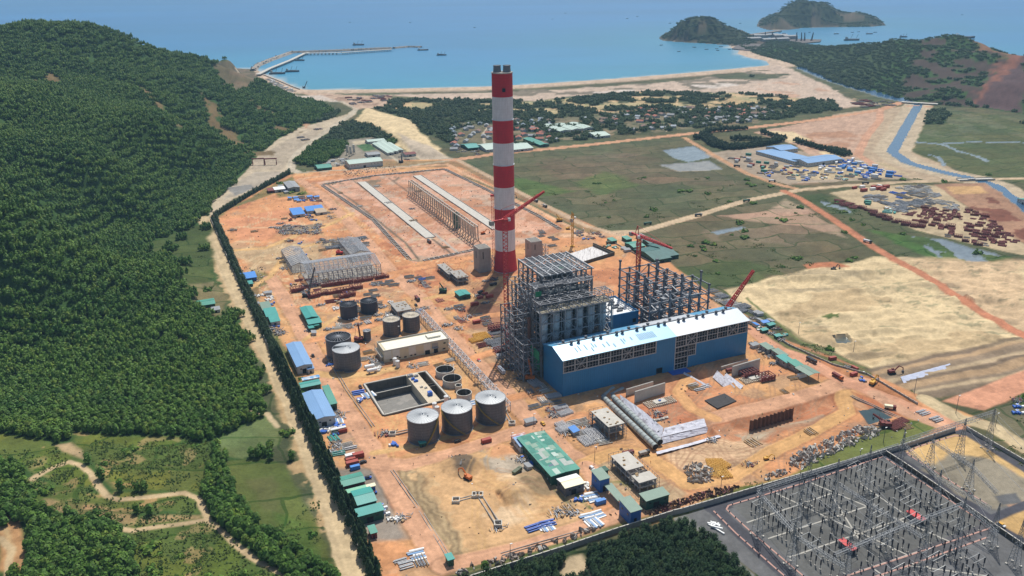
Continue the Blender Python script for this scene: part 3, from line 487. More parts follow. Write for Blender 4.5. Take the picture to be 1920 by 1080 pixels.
def gmat(name, rough=.95, bump=.25, bs=.35, spec=.15, parcels=False, water=False, tracks=False):
    m = mat(name, (1, 1, 1), rough, 0, .16, .45, bump, bs, spec, attr=True); t = m.node_tree; N = t.nodes; L = t.links; b = N['Principled BSDF']
    if parcels:
        tc = N.new('ShaderNodeTexCoord'); n = N.new('ShaderNodeTexNoise'); n.inputs['Scale'].default_value = .012; n.inputs['Detail'].default_value = 3; L.new(tc.outputs['Object'], n.inputs['Vector'])
        v = N.new('ShaderNodeVectorMath'); v.operation = 'MULTIPLY_ADD'; L.new(n.outputs['Color'], v.inputs[0]); v.inputs[1].default_value = (60, 60, 0); L.new(tc.outputs['Object'], v.inputs[2])
        mp = N.new('ShaderNodeMapping'); mp.inputs['Rotation'].default_value = (0, 0, math.radians(-14)); L.new(v.outputs[0], mp.inputs[0])
        bt = N.new('ShaderNodeTexBrick'); bt.inputs['Scale'].default_value = 1; bt.inputs['Brick Width'].default_value = 74; bt.inputs['Row Height'].default_value = 33; bt.inputs['Mortar Size'].default_value = 1.3; bt.inputs['Mortar Smooth'].default_value = .4
        bt.inputs['Color1'].default_value = (.78, .84, .78, 1); bt.inputs['Color2'].default_value = (1.24, 1.12, 1.12, 1); bt.inputs['Mortar'].default_value = (.42, .6, .4, 1); L.new(mp.outputs[0], bt.inputs['Vector'])
        lk = b.inputs['Base Color'].links[0].from_socket; x = N.new('ShaderNodeMix'); x.data_type = 'RGBA'; x.blend_type = 'MULTIPLY'; x.inputs[0].default_value = .9; L.new(lk, x.inputs[6]); L.new(bt.outputs[0], x.inputs[7]); L.new(x.outputs[2], b.inputs['Base Color'])
    return m
GM = {0: ('grassland', gmat('grass_ground', bump=.5, bs=.5, parcels=True)), 1: ('ground', gmat('soil_ground', bump=.3, bs=.4)), 2: ('sand', gmat('sand_ground', bump=.3, bs=.25)), 3: ('dirt_road', gmat('road_ground', bump=.08, bs=.8)),
      4: ('gravel', gmat('gravel_ground', bump=.1, bs=1.5)), 5: ('road', gmat('asphalt_ground', .85, .03, 2)), 6: ('water', mat('pond_water', (1, 1, 1), .12, 0, .05, .1, .03, .6, .5, attr=True)),
      7: ('hill', gmat('hill_ground', bump=.8, bs=.2)), 8: ('beach', gmat('beach_ground', bump=.15, bs=.2)), 9: ('canal', mat('canal_water', (.045, .11, .2), .15, 0, .1, .05, .04, .5, .5))}
for k, (nm, m) in GM.items():
    f = F4[fc == k]
    if not len(f): continue
    u, inv = np.unique(f, return_inverse=True); me = bpy.data.meshes.new(nm)
    me.vertices.add(len(u)); me.vertices.foreach_set('co', co[u].ravel()); me.loops.add(len(f) * 4); me.loops.foreach_set('vertex_index', inv.ravel().astype(np.int32))
    me.polygons.add(len(f)); me.polygons.foreach_set('loop_start', np.arange(len(f), dtype=np.int32) * 4); me.polygons.foreach_set('loop_total', np.full(len(f), 4, np.int32))
    me.update(calc_edges=True); ca = me.color_attributes.new('Col', 'FLOAT_COLOR', 'POINT'); ca.data.foreach_set('color', np.hstack([Ccol[u], np.ones((len(u), 1))]).astype(np.float32).ravel())
    me.polygons.foreach_set('use_smooth', np.ones(len(f), bool)); me.materials.append(m); tag(bpy.data.objects.new(nm, me), {0:'green-brown grass fields and scrub around the power plant site',1:'orange bare earth of the construction site',2:'pale sand fill and dunes beside the fields',3:'dusty unpaved roads through the site and fields',4:'grey gravel yards',5:'dark asphalt road through the substation',6:'still ponds and flooded plots',7:'forested hills rising above the shore',8:'pale sandy coast strip along the bay',9:'straight blue canal running to the lagoon'}[k], nm.replace('_', ' '), None, 'structure')
    COL.objects.link(bpy.data.objects[nm] if nm in bpy.data.objects else bpy.data.objects.new(nm, me))
def gz(x, y):   # ground height incl. relief, nearest grid vertex
    i = int(np.clip(np.searchsorted(DD, y), 1, NR - 1)); i = i if abs(DD[i] - y) < abs(DD[i - 1] - y) else i - 1
    j = int(round((x / hw[i] + 1) / 2 * (NC - 1))); return float(Z[i * NC + min(max(j, 0), NC - 1)])
def vidx(x, y):
    x = np.asarray(x); y = np.asarray(y); i = np.clip(np.searchsorted(DD, y), 1, NR - 1); i = np.where(np.abs(DD[i] - y) < np.abs(DD[i - 1] - y), i, i - 1)
    j = np.clip(np.round((x / hw[i] + 1) / 2 * (NC - 1)).astype(int), 0, NC - 1); return i * NC + j
# ---- sea
sr = np.geomspace(1500, 26000, 150); sa = np.radians(np.linspace(-52, 52, 170)); RR_, AA_ = np.meshgrid(sr, sa, indexing='ij'); sx = (RR_ * np.sin(AA_)).ravel(); sy = (RR_ * np.cos(AA_)).ravel()
dl = -np.maximum.reduce([sdpoly(sx, sy, COAST), sdpoly(sx, sy, I1), sdpoly(sx, sy, I2)])
sh = np.clip(dl / 900, 0, 1)[:, None]; n = fbm(sx * .5, sy, 900, 101, 4)[:, None]; sh2 = np.clip((sy[:, None] - 2400) / 3800 + .25 * n, 0, 1)
near = np.array((.035, .22, .31)); mid_ = np.array((.03, .18, .34)); far = np.array((.03, .17, .38))
sc = near * (1 - sh) + mid_ * sh; sc = sc * (1 - sh2) + far * sh2; surf = sstep(24 + sdpoly(sx, sy, COAST) + 14 * fbm(sx, sy, 60, 103, 3), 0, 22)[:, None]
sc = sc * (1 + .14 * n + .10 * fbm(sx * .12 + sy * .03, sy, 260, 109, 4)[:, None]); sc = sc * (1 - .75 * surf) + np.array((.55, .52, .44)) * .75 * surf
ff = [(i * 170 + j, i * 170 + j + 1, (i + 1) * 170 + j + 1, (i + 1) * 170 + j) for i in range(149) for j in range(169)]
me = bpy.data.meshes.new('sea'); me.from_pydata(np.stack([sx, sy, np.full(len(sx), -1.2)], 1).tolist(), [], ff); ca = me.color_attributes.new('Col', 'FLOAT_COLOR', 'POINT'); ca.data.foreach_set('color', np.hstack([sc, np.ones((len(sx), 1))]).astype(np.float32).ravel())
sm = mat('sea_water', (1, 1, 1), .36, 0, .07, .004, .9, .03, .22, attr=True); me.materials.append(sm)
sea = bpy.data.objects.new('sea', me); COL.objects.link(sea); tag(sea, 'calm blue-green sea filling the bay and horizon', 'sea', None, 'structure')
# ---- haze
hb = MB(); hb.box((0, 6400, 190), (19000, 14800, 400)); hz = hb.build('haze', bpy.data.materials.new('haze')); tag(hz, 'thin pale sea haze over the whole coast', 'haze', None, 'stuff')
hm = hz.data.materials[0]; hm.use_nodes = True; N = hm.node_tree.nodes; N.remove(N['Principled BSDF']); pv = N.new('ShaderNodeVolumePrincipled'); pv.inputs['Color'].default_value = (.42, .72, 1.0, 1); pv.inputs['Density'].default_value = HAZE_DENSITY; pv.inputs['Anisotropy'].default_value = 0.0
hm.node_tree.links.new(pv.outputs[0], N['Material Output'].inputs['Volume'])
# ================================================================ VEGETATION
def leafmat(name, c1, c2, c3=None):
    m = bpy.data.materials.new(name); m.use_nodes = True; t = m.node_tree; N = t.nodes; L = t.links; b = N['Principled BSDF']; b.inputs['Roughness'].default_value = .65; b.inputs['Specular IOR Level'].default_value = .25
    g = N.new('ShaderNodeNewGeometry'); n = N.new('ShaderNodeTexNoise'); n.inputs['Scale'].default_value = .011; n.inputs['Detail'].default_value = 7; n.inputs['Roughness'].default_value = .7; L.new(g.outputs['Position'], n.inputs['Vector'])
    n2 = N.new('ShaderNodeTexNoise'); n2.inputs['Scale'].default_value = .35; n2.inputs['Detail'].default_value = 3; L.new(g.outputs['Position'], n2.inputs['Vector'])
    r = N.new('ShaderNodeMapRange'); r.inputs[1].default_value = .35; r.inputs[2].default_value = .65; L.new(n.outputs[0], r.inputs[0])
    x = N.new('ShaderNodeMix'); x.data_type = 'RGBA'; x.inputs[6].default_value = (*c1, 1); x.inputs[7].default_value = (*c2, 1); L.new(r.outputs[0], x.inputs[0]); col = x.outputs[2]
    n3 = N.new('ShaderNodeTexNoise'); n3.inputs['Scale'].default_value = .13; n3.inputs['Detail'].default_value = 2; L.new(g.outputs['Position'], n3.inputs['Vector']); r3 = N.new('ShaderNodeMapRange'); r3.inputs[1].default_value = .56; r3.inputs[2].default_value = .66; r3.inputs[4].default_value = .75; L.new(n3.outputs[0], r3.inputs[0]); x3 = N.new('ShaderNodeMix'); x3.data_type = 'RGBA'; L.new(r3.outputs[0], x3.inputs[0]); L.new(col, x3.inputs[6]); x3.inputs[7].default_value = (c2[0] * 1.5, c2[1] * 1.15, c2[2] * 1.1, 1); col = x3.outputs[2]
    r2 = N.new('ShaderNodeMapRange'); r2.inputs[1].default_value = .3; r2.inputs[2].default_value = .7; r2.inputs[3].default_value = .55; r2.inputs[4].default_value = 1.5; L.new(n2.outputs[0], r2.inputs[0])
    v = N.new('ShaderNodeVectorMath'); v.operation = 'SCALE'; L.new(col, v.inputs[0]); L.new(r2.outputs[0], v.inputs[3]); L.new(v.outputs[0], b.inputs['Base Color']); return m
LEAF = leafmat('foliage', (.040, .108, .012), (.11, .195, .024)); PINE = leafmat('pine_foliage', (.018, .044, .016), (.032, .066, .020)); BUSHM = leafmat('bush_foliage', (.08, .13, .03), (.12, .17, .04)); BARK = mat('bark', (.12, .09, .065), .9, 0, .2, 1)
COASTL = leafmat('coast_foliage', (.042, .082, .028), (.07, .11, .036))
def crown(mb, cx, cy, z0, z1, r, n, R, s=1.0, shape='round', mi=0):
    for k in range(n):
        t = R.random(); a = R.random() * 6.283
        if shape == 'cone': rr = r * (1 - t) ** .8 * (.55 + .45 * R.random()); z = z0 + (z1 - z0) * t
        else: rr = r * math.sqrt(max(.05, 1 - (t * 1.7 - .75) ** 2)) * (.5 + .5 * R.random()); z = z0 + (z1 - z0) * t
        x = cx + rr * math.cos(a); y = cy + rr * math.sin(a); nz = .35 + t * .9 + R.uniform(-.3, .3)
        nrm = Vector((math.cos(a) + R.uniform(-.5, .5), math.sin(a) + R.uniform(-.5, .5), nz)).normalized(); u = nrm.orthogonal().normalized(); w_ = nrm.cross(u); q = s * R.uniform(.6, 1.25); th = R.random() * 6.28
        u, w_ = u * math.cos(th) + w_ * math.sin(th), w_ * math.cos(th) - u * math.sin(th); c = Vector((x, y, z))
        mb.add([c - u * q, c - w_ * q * .6, c + u * q, c + w_ * q * .7], [(0, 1, 2, 3)], mi)
def core(mb, cx, cy, z0, z1, r, R, mi=0):
    n = 6; vs = [(cx, cy, z0)]; zs = [(z0 + (z1 - z0) * .3, .85), (z0 + (z1 - z0) * .7, .7)]
    for z, k in zs: vs += [(cx + r * k * R.uniform(.8, 1.1) * math.cos(i * 1.047 + .3), cy + r * k * R.uniform(.8, 1.1) * math.sin(i * 1.047 + .3), z + R.uniform(-.3, .3)) for i in range(n)]
    vs.append((cx, cy, z1)); f = [(0, 1 + (i + 1) % n, 1 + i) for i in range(n)] + [(1 + i, 1 + (i + 1) % n, 7 + (i + 1) % n, 7 + i) for i in range(n)] + [(7 + i, 7 + (i + 1) % n, 13) for i in range(n)]
    mb.add(vs, f, mi)
def proto(mb, name, mats):
    return bpy.data.objects.new(name, mb.mesh(name, mats))
def patch(seed, n, size, h, r, leaves, m, shape='round', s=1.0):
    R = random.Random(seed); mb = MB(); k = int(math.sqrt(n)); st = size / k
    for i in range(k):
        for j in range(k):
            x = (i + .5) * st - size / 2 + R.uniform(-.3, .3) * st; y = (j + .5) * st - size / 2 + R.uniform(-.3, .3) * st; big = R.random() < .14; hh = h * R.uniform(.7, 1.15) * (1.25 if big else 1); rr = r * R.uniform(.75, 1.15) * (1.4 if big else 1)
            core(mb, x, y, hh * .25, hh * .95, rr * .8, R); crown(mb, x, y, hh * .25, hh, rr, leaves, R, s, shape)
    return proto(mb, 'tree_clump', [m])
def gn_scatter(name, pts, rots, scls, idxs, protos, label, cat):
    me = bpy.data.meshes.new(name); me.from_pydata([tuple(p) for p in pts], [], [])
    for nm, ty, dat in (('rz', 'FLOAT', rots), ('sc', 'FLOAT', scls), ('ix', 'INT', idxs)):
        at = me.attributes.new(nm, ty, 'POINT'); at.data.foreach_set('value', np.asarray(dat, np.float32 if ty == 'FLOAT' else np.int32))
    o = bpy.data.objects.new(name, me); COL.objects.link(o); ng = bpy.data.node_groups.new(name, 'GeometryNodeTree'); N = ng.nodes; L = ng.links
    ng.interface.new_socket('Geometry', in_out='INPUT', socket_type='NodeSocketGeometry'); ng.interface.new_socket('Geometry', in_out='OUTPUT', socket_type='NodeSocketGeometry')
    gi = N.new('NodeGroupInput'); go = N.new('NodeGroupOutput'); jn = N.new('GeometryNodeJoinGeometry')
    def attr(nm, ty): a = N.new('GeometryNodeInputNamedAttribute'); a.data_type = ty; a.inputs['Name'].default_value = nm; return a.outputs['Attribute']
    cx = N.new('ShaderNodeCombineXYZ'); L.new(attr('rz', 'FLOAT'), cx.inputs[2])
    for k, p in enumerate(protos):
        oi = N.new('GeometryNodeObjectInfo'); oi.inputs['Object'].default_value = p; cmpn = N.new('FunctionNodeCompare'); cmpn.data_type = 'INT'; cmpn.operation = 'EQUAL'
        L.new(attr('ix', 'INT'), cmpn.inputs[2]); cmpn.inputs[3].default_value = k
        ip = N.new('GeometryNodeInstanceOnPoints'); L.new(gi.outputs[0], ip.inputs['Points']); L.new(cmpn.outputs[0], ip.inputs['Selection']); L.new(oi.outputs['Geometry'], ip.inputs['Instance']); L.new(cx.outputs[0], ip.inputs['Rotation']); L.new(attr('sc', 'FLOAT'), ip.inputs['Scale']); L.new(ip.outputs[0], jn.inputs[0])
    L.new(jn.outputs[0], go.inputs[0]); md = o.modifiers.new('scatter', 'NODES'); md.node_group = ng
    return tag(o, label, cat, None, 'stuff')
lum = Ccol @ np.array([.2, .7, .1]); FORM = (((CLS == 7) & (lum < .075)) | ((CLS == 0) & (lum < .062))) & (Ccol[:, 1] > Ccol[:, 0] * 1.08) & (Z > -.5)
BW = [(870,1092),(1080,1040),(1272,978),(1330,1010),(1440,1112),(1400,1200),(700,1200)]; inBW = lambda x, y: sdpoly(x, y, BWp) > 1.0
BWp = pw(BW); GAPp = pw([(1058,1046),(1090,1036),(1112,1090),(1040,1095)])
def jgrid(x0, x1, y0, y1, st, jit=.45):
    gx, gy = np.meshgrid(np.arange(x0, x1, st), np.arange(y0, y1, st)); gx = gx.ravel() + rng.uniform(-jit, jit, gx.size) * st; gy = gy.ravel() + rng.uniform(-jit, jit, gy.size) * st; return gx, gy
def infor(gx, gy, pad=1.2):
    ok = (gy > DD[0] + 2) & (gy < DD[-1]); gx, gy = gx[ok], gy[ok]; hwv = np.interp(gy, DD, hw); ok = np.abs(gx) < hwv * .99; gx, gy = gx[ok], gy[ok]; v = vidx(gx, gy); ok = FORM[v]; return gx[ok], gy[ok], Z[v[ok]]
def single(seed, h, r, leaves, m, shape='round', s=.8, core_=True):
    R = random.Random(seed); mb = MB(); core(mb, 0, 0, h * .22, h * .92, r * .75, R) if core_ else None; crown(mb, 0, 0, h * .2, h, r, leaves, R, s, shape)
    tb = MB(); tb.cyl((0, 0, -.5), (0, 0, h * .5), .18, .08, 5)
    for i in range(3): tb.beam((0, 0, h * .3), (r * .5 * math.cos(i * 2.1), r * .5 * math.sin(i * 2.1), h * .55), .12)
    return mb.mesh('crown', m), tb.mesh('trunk', BARK)
def tree_objs(name, meshes, pts, label, cat, group, smin=.8, smax=1.2):
    for i, (x, y, z) in enumerate(pts):
        cm, tm = meshes[i % len(meshes)]; s = random.uniform(smin, smax)
        t = thing(name, (x, y, z), random.uniform(0, 6.28), label, cat, group); t.scale = (s, s, s * random.uniform(.9, 1.15))
        for nm, me in (('trunk', tm), ('crown', cm)): o = bpy.data.objects.new(nm, me); COL.objects.link(o); o.parent = t
# near plantation: single trees; beyond: clumps
for px, py, rad in ((28, 46, 26), (46, 50, 30), (14, 42, 18), (80, 50, 26)): q = PG(px, py); FORM &= ~(np.hypot(X - q[0], (Y - q[1]) * .6) < rad)
gx, gy = jgrid(-420, 10, 320, 545, 4.3, .3); gx, gy, gzv = infor(gx, gy); bw = (sdpoly(gx, gy, BWp) > -4); gx, gy, gzv = gx[~bw], gy[~bw], gzv[~bw]
dist = np.hypot(gx, gy); px_ = 960 + FPX * gx / (gy * cp_ + CH * sp_); vis = (px_ > -5); order = np.argsort(np.where(vis, dist, dist + 1e5)); gx, gy, gzv = gx[order], gy[order], gzv[order]
LM = [single(s, 7.5, 2.5, 150, LEAF) for s in (1, 2, 3, 4)]
tree_objs('plantation_tree', LM, list(zip(gx[:300], gy[:300], gzv[:300])), 'bushy green plantation tree at the near edge of the left hillside forest', 'tree', 'plantation trees nearest the camera')
pr = []
for s in (5, 6, 7):
    R = random.Random(s); mb = MB(); core(mb, 0, 0, 1.6, 7, 2.0, R); crown(mb, 0, 0, 1.5, 7.6, 2.6, 110, R, .8); pr.append(proto(mb, 'tree', [LEAF]))
npts = [list(zip(gx[300:], gy[300:], gzv[300:] - .2))]; nid = [rng.integers(0, 3, len(gx) - 300)]
cl = [patch(s, 16, 14, 7.6, 2.1, 34, LEAF, s=.85) for s in (11, 12, 13)]
ax, ay = jgrid(-2600, 2600, 545, 1500, 13.2, .12); ax, ay, az = infor(ax, ay); bx, by = jgrid(-2600, 3800, 1500, 2900, 14.5, .3); bx, by, bz = infor(bx, by); cx2, cy2 = jgrid(0, 3200, 2900, 5600, 16, .4); cx2, cy2, cz2 = infor(cx2, cy2)
farx = np.concatenate([bx, cx2]); left = lambda x: x < -260
A = [np.stack([gx[300:], gy[300:], gzv[300:] - .2], 1), np.stack([ax, ay, az - .3], 1)[ax < -150], np.stack([bx, by, bz - .3], 1)[bx < -395]]
pts = np.vstack(A); ids = np.concatenate([rng.integers(0, 3, len(A[0]))] + [rng.integers(3, 6, len(q)) for q in A[1:]])
gn_scatter('forest', pts, rng.uniform(0, 6.28, len(pts)), rng.uniform(.8, 1.15, len(pts)), ids, pr + cl, 'dense green plantation forest covering the left hills', 'forest')
cl2 = [patch(s, 9, 15, 6, 2.6, 34, COASTL, s=1.2) for s in (21, 22, 23)]
q1 = np.stack([ax, ay, az], 1)[ax >= -150]; q2 = np.stack([bx, by, bz], 1)[bx >= -395]; q3 = np.stack([cx2, cy2, cz2], 1); q = np.vstack([q1, q2, q3]); keep = rng.random(len(q)) < np.where(q[:, 1] > 1950, .92, .85); q = q[keep]
sc_ = rng.uniform(.7, 1.1, len(q)) * np.where((q[:, 0] > 900) & (q[:, 1] > 1900), .75, 1)
gn_scatter('coastal_woodland', q, rng.uniform(0, 6.28, len(q)), sc_, rng.integers(0, 3, len(q)), cl2, 'dark green woods and scrub behind the beach and on the right hills', 'woodland')
print('forest pts', len(pts), len(q))
# casuarina hedge and wood
PM = [single(s, 8.2, 2.3, 210, PINE, 'cone', .62) for s in (31, 32, 33, 34)]
hl = pw([(402,412),(447,515),(512,655),(562,765),(612,878),(664,990),(706,1090)]); hl2 = pw([(402,408),(470,366),(545,325)])
def along(pl, st, off=0):
    out = []; c = st * .5
    for a, b in zip(pl[:-1], pl[1:]):
        e = b - a; L_ = np.linalg.norm(e); n_ = np.array([-e[1], e[0]]) / L_
        while c < L_: out.append(a + e * c / L_ + n_ * off); c += st
        c -= L_
    return out
hp_ = [(p[0] + random.uniform(-1.2, 1.2), p[1] + random.uniform(-1.3, 1.3)) for o_ in (-1.6, 1.8) for p in along(hl, 3.1, o_)]; hp_.sort(key=lambda p: p[1])
hp2 = [tuple(p + rng.uniform(-.6, .6, 2)) for p in along(hl2, 3.4, 0)] + hp_[190:]
tree_objs('casuarina_tree', PM, [(x, y, gz(x, y)) for x, y in hp_[:190]], 'dark conical casuarina in the hedge row between the dirt track and the site', 'tree', 'casuarinas in the boundary hedge', .8, 1.5)
wx, wy = jgrid(-60, 210, 250, 380, 3.3, .35); ok = (sdpoly(wx, wy, BWp) > 1.5) & (sdpoly(wx, wy, GAPp) < 0); wx, wy = wx[ok], wy[ok]; o_ = np.argsort(wy + 1000 * (wy < 318)); wx, wy = wx[o_], wy[o_]
WM = [single(s, 7.6, 2.3, 220, PINE, 'round', .55) for s in (35, 36, 37)]
tree_objs('casuarina_tree', WM, [(x, y, 0.) for x, y in zip(wx[:110], wy[:110])], 'dark casuarina in the dense wood below the substation wall', 'tree', 'casuarinas in the dark bottom wood', .75, 1.05)
pp = [patch(s, 9, 11, 8.5, 2.2, 70, PINE, 'round', .9) for s in (41, 42)]; R = random.Random(43); mb = MB(); core(mb, 0, 0, 1.5, 7.5, 1.5, R); crown(mb, 0, 0, .8, 7.8, 2.3, 190, R, .6); pp.append(proto(mb, 'pine', [PINE]))
hw1 = [(x, y, gz(x, y)) for x, y in hp2] + [(x, y, 0) for x, y in zip(wx[110:], wy[110:])]; i1 = [2] * len(hw1)
for pl, st in (([(1305,262),(1330,248),(1400,243)], 10), ([(1330,268),(1365,280),(1420,274),(1462,264)], 9), ([(1318,256),(1345,276)], 9), ([(1428,250),(1470,262)], 10), ([(1370,264),(1400,262),(1440,268)], 10), ([(1490,266),(1545,282)], 10), ([(1555,281),(1588,293)], 9)):
    for off in ((-5, 5) if st < 10 else (0,)):
        for p in along(pw(pl), st, off): hw1.append((p[0], p[1], -.2)); i1.append(random.choice((0, 1)))
hw1 = np.array(hw1); gn_scatter('casuarina_wood', hw1, rng.uniform(0, 6.28, len(hw1)), rng.uniform(.75, 1.15, len(hw1)), i1, pp, 'dark casuarina rows in the wood, far hedge and around the camp', 'wood')
# crops, scrub, weeds
def bushes(seed, n, size, m, h=1.1):
    R = random.Random(seed); mb = MB()
    for k in range(n):
        x = R.uniform(-size / 2, size / 2); y = R.uniform(-size / 2, size / 2); hh = h * R.uniform(.5, 1.3); core(mb, x, y, -.1, hh * .8, hh * .7, R); crown(mb, x, y, 0, hh, hh * .9, 9, R, hh * .45)
    return proto(mb, 'bush', [m])
bp = [bushes(s, 26, 9, BUSHM, .75) for s in (51, 52)] + [bushes(53, 9, 9, LEAF, 2.6)]
gx, gy = jgrid(-380, 20, 318, 470, 7.5, .4); v = vidx(gx, gy); lumv = lum[v]; inC = np.maximum.reduce([sdpoly(gx, gy, np.array([PG(x, y)[:2] for x, y in pl])) for pl in CROP]) > -3; ok = inC & (CLS[v] == 0); gx, gy, v = gx[ok], gy[ok], v[ok]
P_ = np.stack([gx, gy, Z[v]], 1)
ex, ey = jgrid(-360, 700, 300, 1200, 9, .5); v2 = vidx(ex, ey); nn = fbm(ex, ey, 30, 201, 3); ok = (CLS[v2] == 0) & (nn > .22) & ~FORM[v2] & (sdpoly(ex, ey, BWp) < 0) & ((ey < 620) | (rng.random(len(ex)) < .35)); ex, ey, v2 = ex[ok], ey[ok], v2[ok]
P2 = np.stack([ex, ey, Z[v2]], 1); P_ = np.vstack([P_, P2]); ix = np.concatenate([rng.integers(0, 2, len(gx)), rng.integers(0, 3, len(ex))])
gn_scatter('scrub', P_, rng.uniform(0, 6.28, len(P_)), np.concatenate([rng.uniform(.7, 1.2, len(gx)), rng.uniform(.4, 1.1, len(ex))]), ix, bp, 'low green crop rows, bushes and weeds on open ground', 'scrub')
# groves near the clearings: larger broadleaf clumps
gp = []
for pl in ([(385,880),(425,870),(440,930),(490,985),(470,1000),(400,975),(385,930)], [(0,915),(60,925),(75,985),(0,985)], [(60,985),(200,970),(250,1040),(265,1100),(50,1100)], [(465,1000),(520,1000),(640,1085),(560,1100),(480,1040)], [(500,840),(550,850),(560,905),(520,905)], [(395,850),(450,865),(540,835),(545,842),(450,880),(400,890)]):
    p = np.array([PG(x, y)[:2] for x, y in pl]); tx, ty = jgrid(*(p[:, 0].min(), p[:, 0].max(), p[:, 1].min(), p[:, 1].max()), 4.2, .45); ok = sdpoly(tx, ty, p) > -.5; gp += [(x, y, gz(x, y)) for x, y in zip(tx[ok], ty[ok])]
gp.sort(key=lambda q: q[1]); BM = [single(s, 6.5, 3.0, 170, leafmat('broadleaf%d' % s, (.04, .10, .012), (.075, .15, .022)), s=.9) for s in (61, 62)]
tree_objs('broadleaf_tree', BM, gp[:300], 'rounded broadleaf tree in the groves around the lower left clearings', 'tree', 'trees of the groves by the clearings', .6, 1.15)
print('groves', len(gp))
# ================================================================ PLANT
M = lambda n, c, r=.7, **k: mat(n, c, r, **k)
STEEL = M('galvanised_steel', (.25, .26, .28), .5, metal=.3, var=.25, vs_=.2); STEELD = M('dark_steel', (.10, .11, .13), .55, metal=.2, var=.2, vs_=.2); STEELB = M('blue_grey_steel', (.19, .205, .23), .55, var=.3, vs_=.15)
BLUEW = M('blue_cladding', (.022, .19, .40), .45, var=.1, vs_=.06, stripe=(0, 1.6, .86), streak=.13); BLUER = M('blue_sheet_roof', (.22, .42, .58), .4, var=.1, vs_=.08, stripe=(0, 1.1, .9))
WROOF = M('bare_metal_roof', (.62, .66, .70), .35, metal=.15, var=.07, vs_=.05, stripe=(0, 1.1, .93)); PANEL = M('laid_roof_sheet', (.16, .3, .45), .5)
CONC = M('concrete', (.36, .34, .31), .9, var=.18, vs_=.3, bump=.03, streak=.12); CONCL = M('pale_concrete', (.52, .49, .43), .9, var=.14, vs_=.25, streak=.05); CONCD = M('dark_streaked_concrete', (.10, .09, .07), .9, var=.3, vs_=.2, streak=.3)  # last one is a darker, more streaked concrete
WHITE = M('white_paint', (.78, .78, .76), .5, var=.06); CREAM = M('cream_render', (.62, .55, .38), .85, var=.06, streak=.06); BLACK = M('dark_opening', (.012, .012, .014), .8, var=0)
REDP = M('red_crane_paint', (.52, .04, .04), .5, var=.12); YELP = M('yellow_crane_paint', (.62, .33, .03), .5, var=.12); ORGP = M('orange_machine_paint', (.55, .14, .02), .5); GRNR = M('green_sheet_roof', (.06, .27, .20), .5, var=.14, vs_=.12, stripe=(0, 1.2, .85)); TEALR = M('teal_sheet_roof', (.05, .30, .26), .45, var=.12, vs_=.12, stripe=(0, 1.2, .87))
BLR = M('pale_blue_roof', (.19, .34, .56), .4, var=.07, vs_=.1, stripe=(0, 1.5, .9)); BLR2 = M('bright_blue_roof', (.06, .24, .62), .45, var=.1, stripe=(0, 1.5, .88)); GGR = M('grey_green_roof', (.17, .26, .20), .55, var=.1, stripe=(0, 1.2, .88)); CRR = M('cream_roof', (.80, .74, .50), .5, var=.05); TANR = M('tan_roof', (.42, .32, .22), .7); GREYR = M('grey_roof', (.27, .28, .29), .7, var=.2); TILE = M('red_tile_roof', (.33, .11, .07), .8, var=.25); PALER = M('pale_green_roof', (.42, .52, .45), .6, var=.1)
WALLW = M('offwhite_wall', (.52, .51, .48), .8, var=.1); WALLB = M('blue_wall', (.03, .13, .38), .6); WALLG = M('dark_green_wall', (.02, .09, .06), .6); WALLM = M('maroon_wall', (.14, .035, .03), .7); WALLY = M('grey_wall', (.30, .30, .29), .8)
RUST = M('rusty_red_steel', (.17, .035, .03), .7, var=.35, vs_=.6); PIPE = M('grey_pipe_coating', (.33, .37, .36), .55, var=.08); TANKM = M('tank_plate', (.11, .125, .15), .5, metal=.25, var=.18, vs_=.15, stripe=(2, 2.1, .62), streak=.12); TANKR = M('tank_roof_plate', (.42, .44, .45), .5, metal=.2, var=.08, vs_=.15)
STAIR = M('ochre_stair', (.34, .24, .05), .6); SHEET = M('white_geotextile', (.58, .58, .64), .6, var=.2, vs_=.5, bump=.2, bs=.5, col2=(.32, .30, .33), c2s=.25, c2t=.6); BLUET = M('blue_tarp', (.03, .13, .5), .5, var=.2); WOOD = M('timber', (.36, .24, .12), .8, var=.25, vs_=1); GLASSD = M('dark_glass', (.02, .03, .04), .2, var=0); TYRE = M('tyre_rubber', (.02, .02, .02), .9, var=0); GREENN = M('green_scaffold_net', (.02, .22, .10), .8, var=.2); ROCKM = M('broken_rock', (.34, .29, .25), .95, var=.4, vs_=.5); SLAG = M('dark_burnt_heap', (.09, .055, .045), .95, var=.4, vs_=.6)
def lines(mb, pts, t, mi=0, close=False):
    for a, b in zip(pts, pts[1:] + (pts[:1] if close else [])): mb.beam(a, b, t, mi)
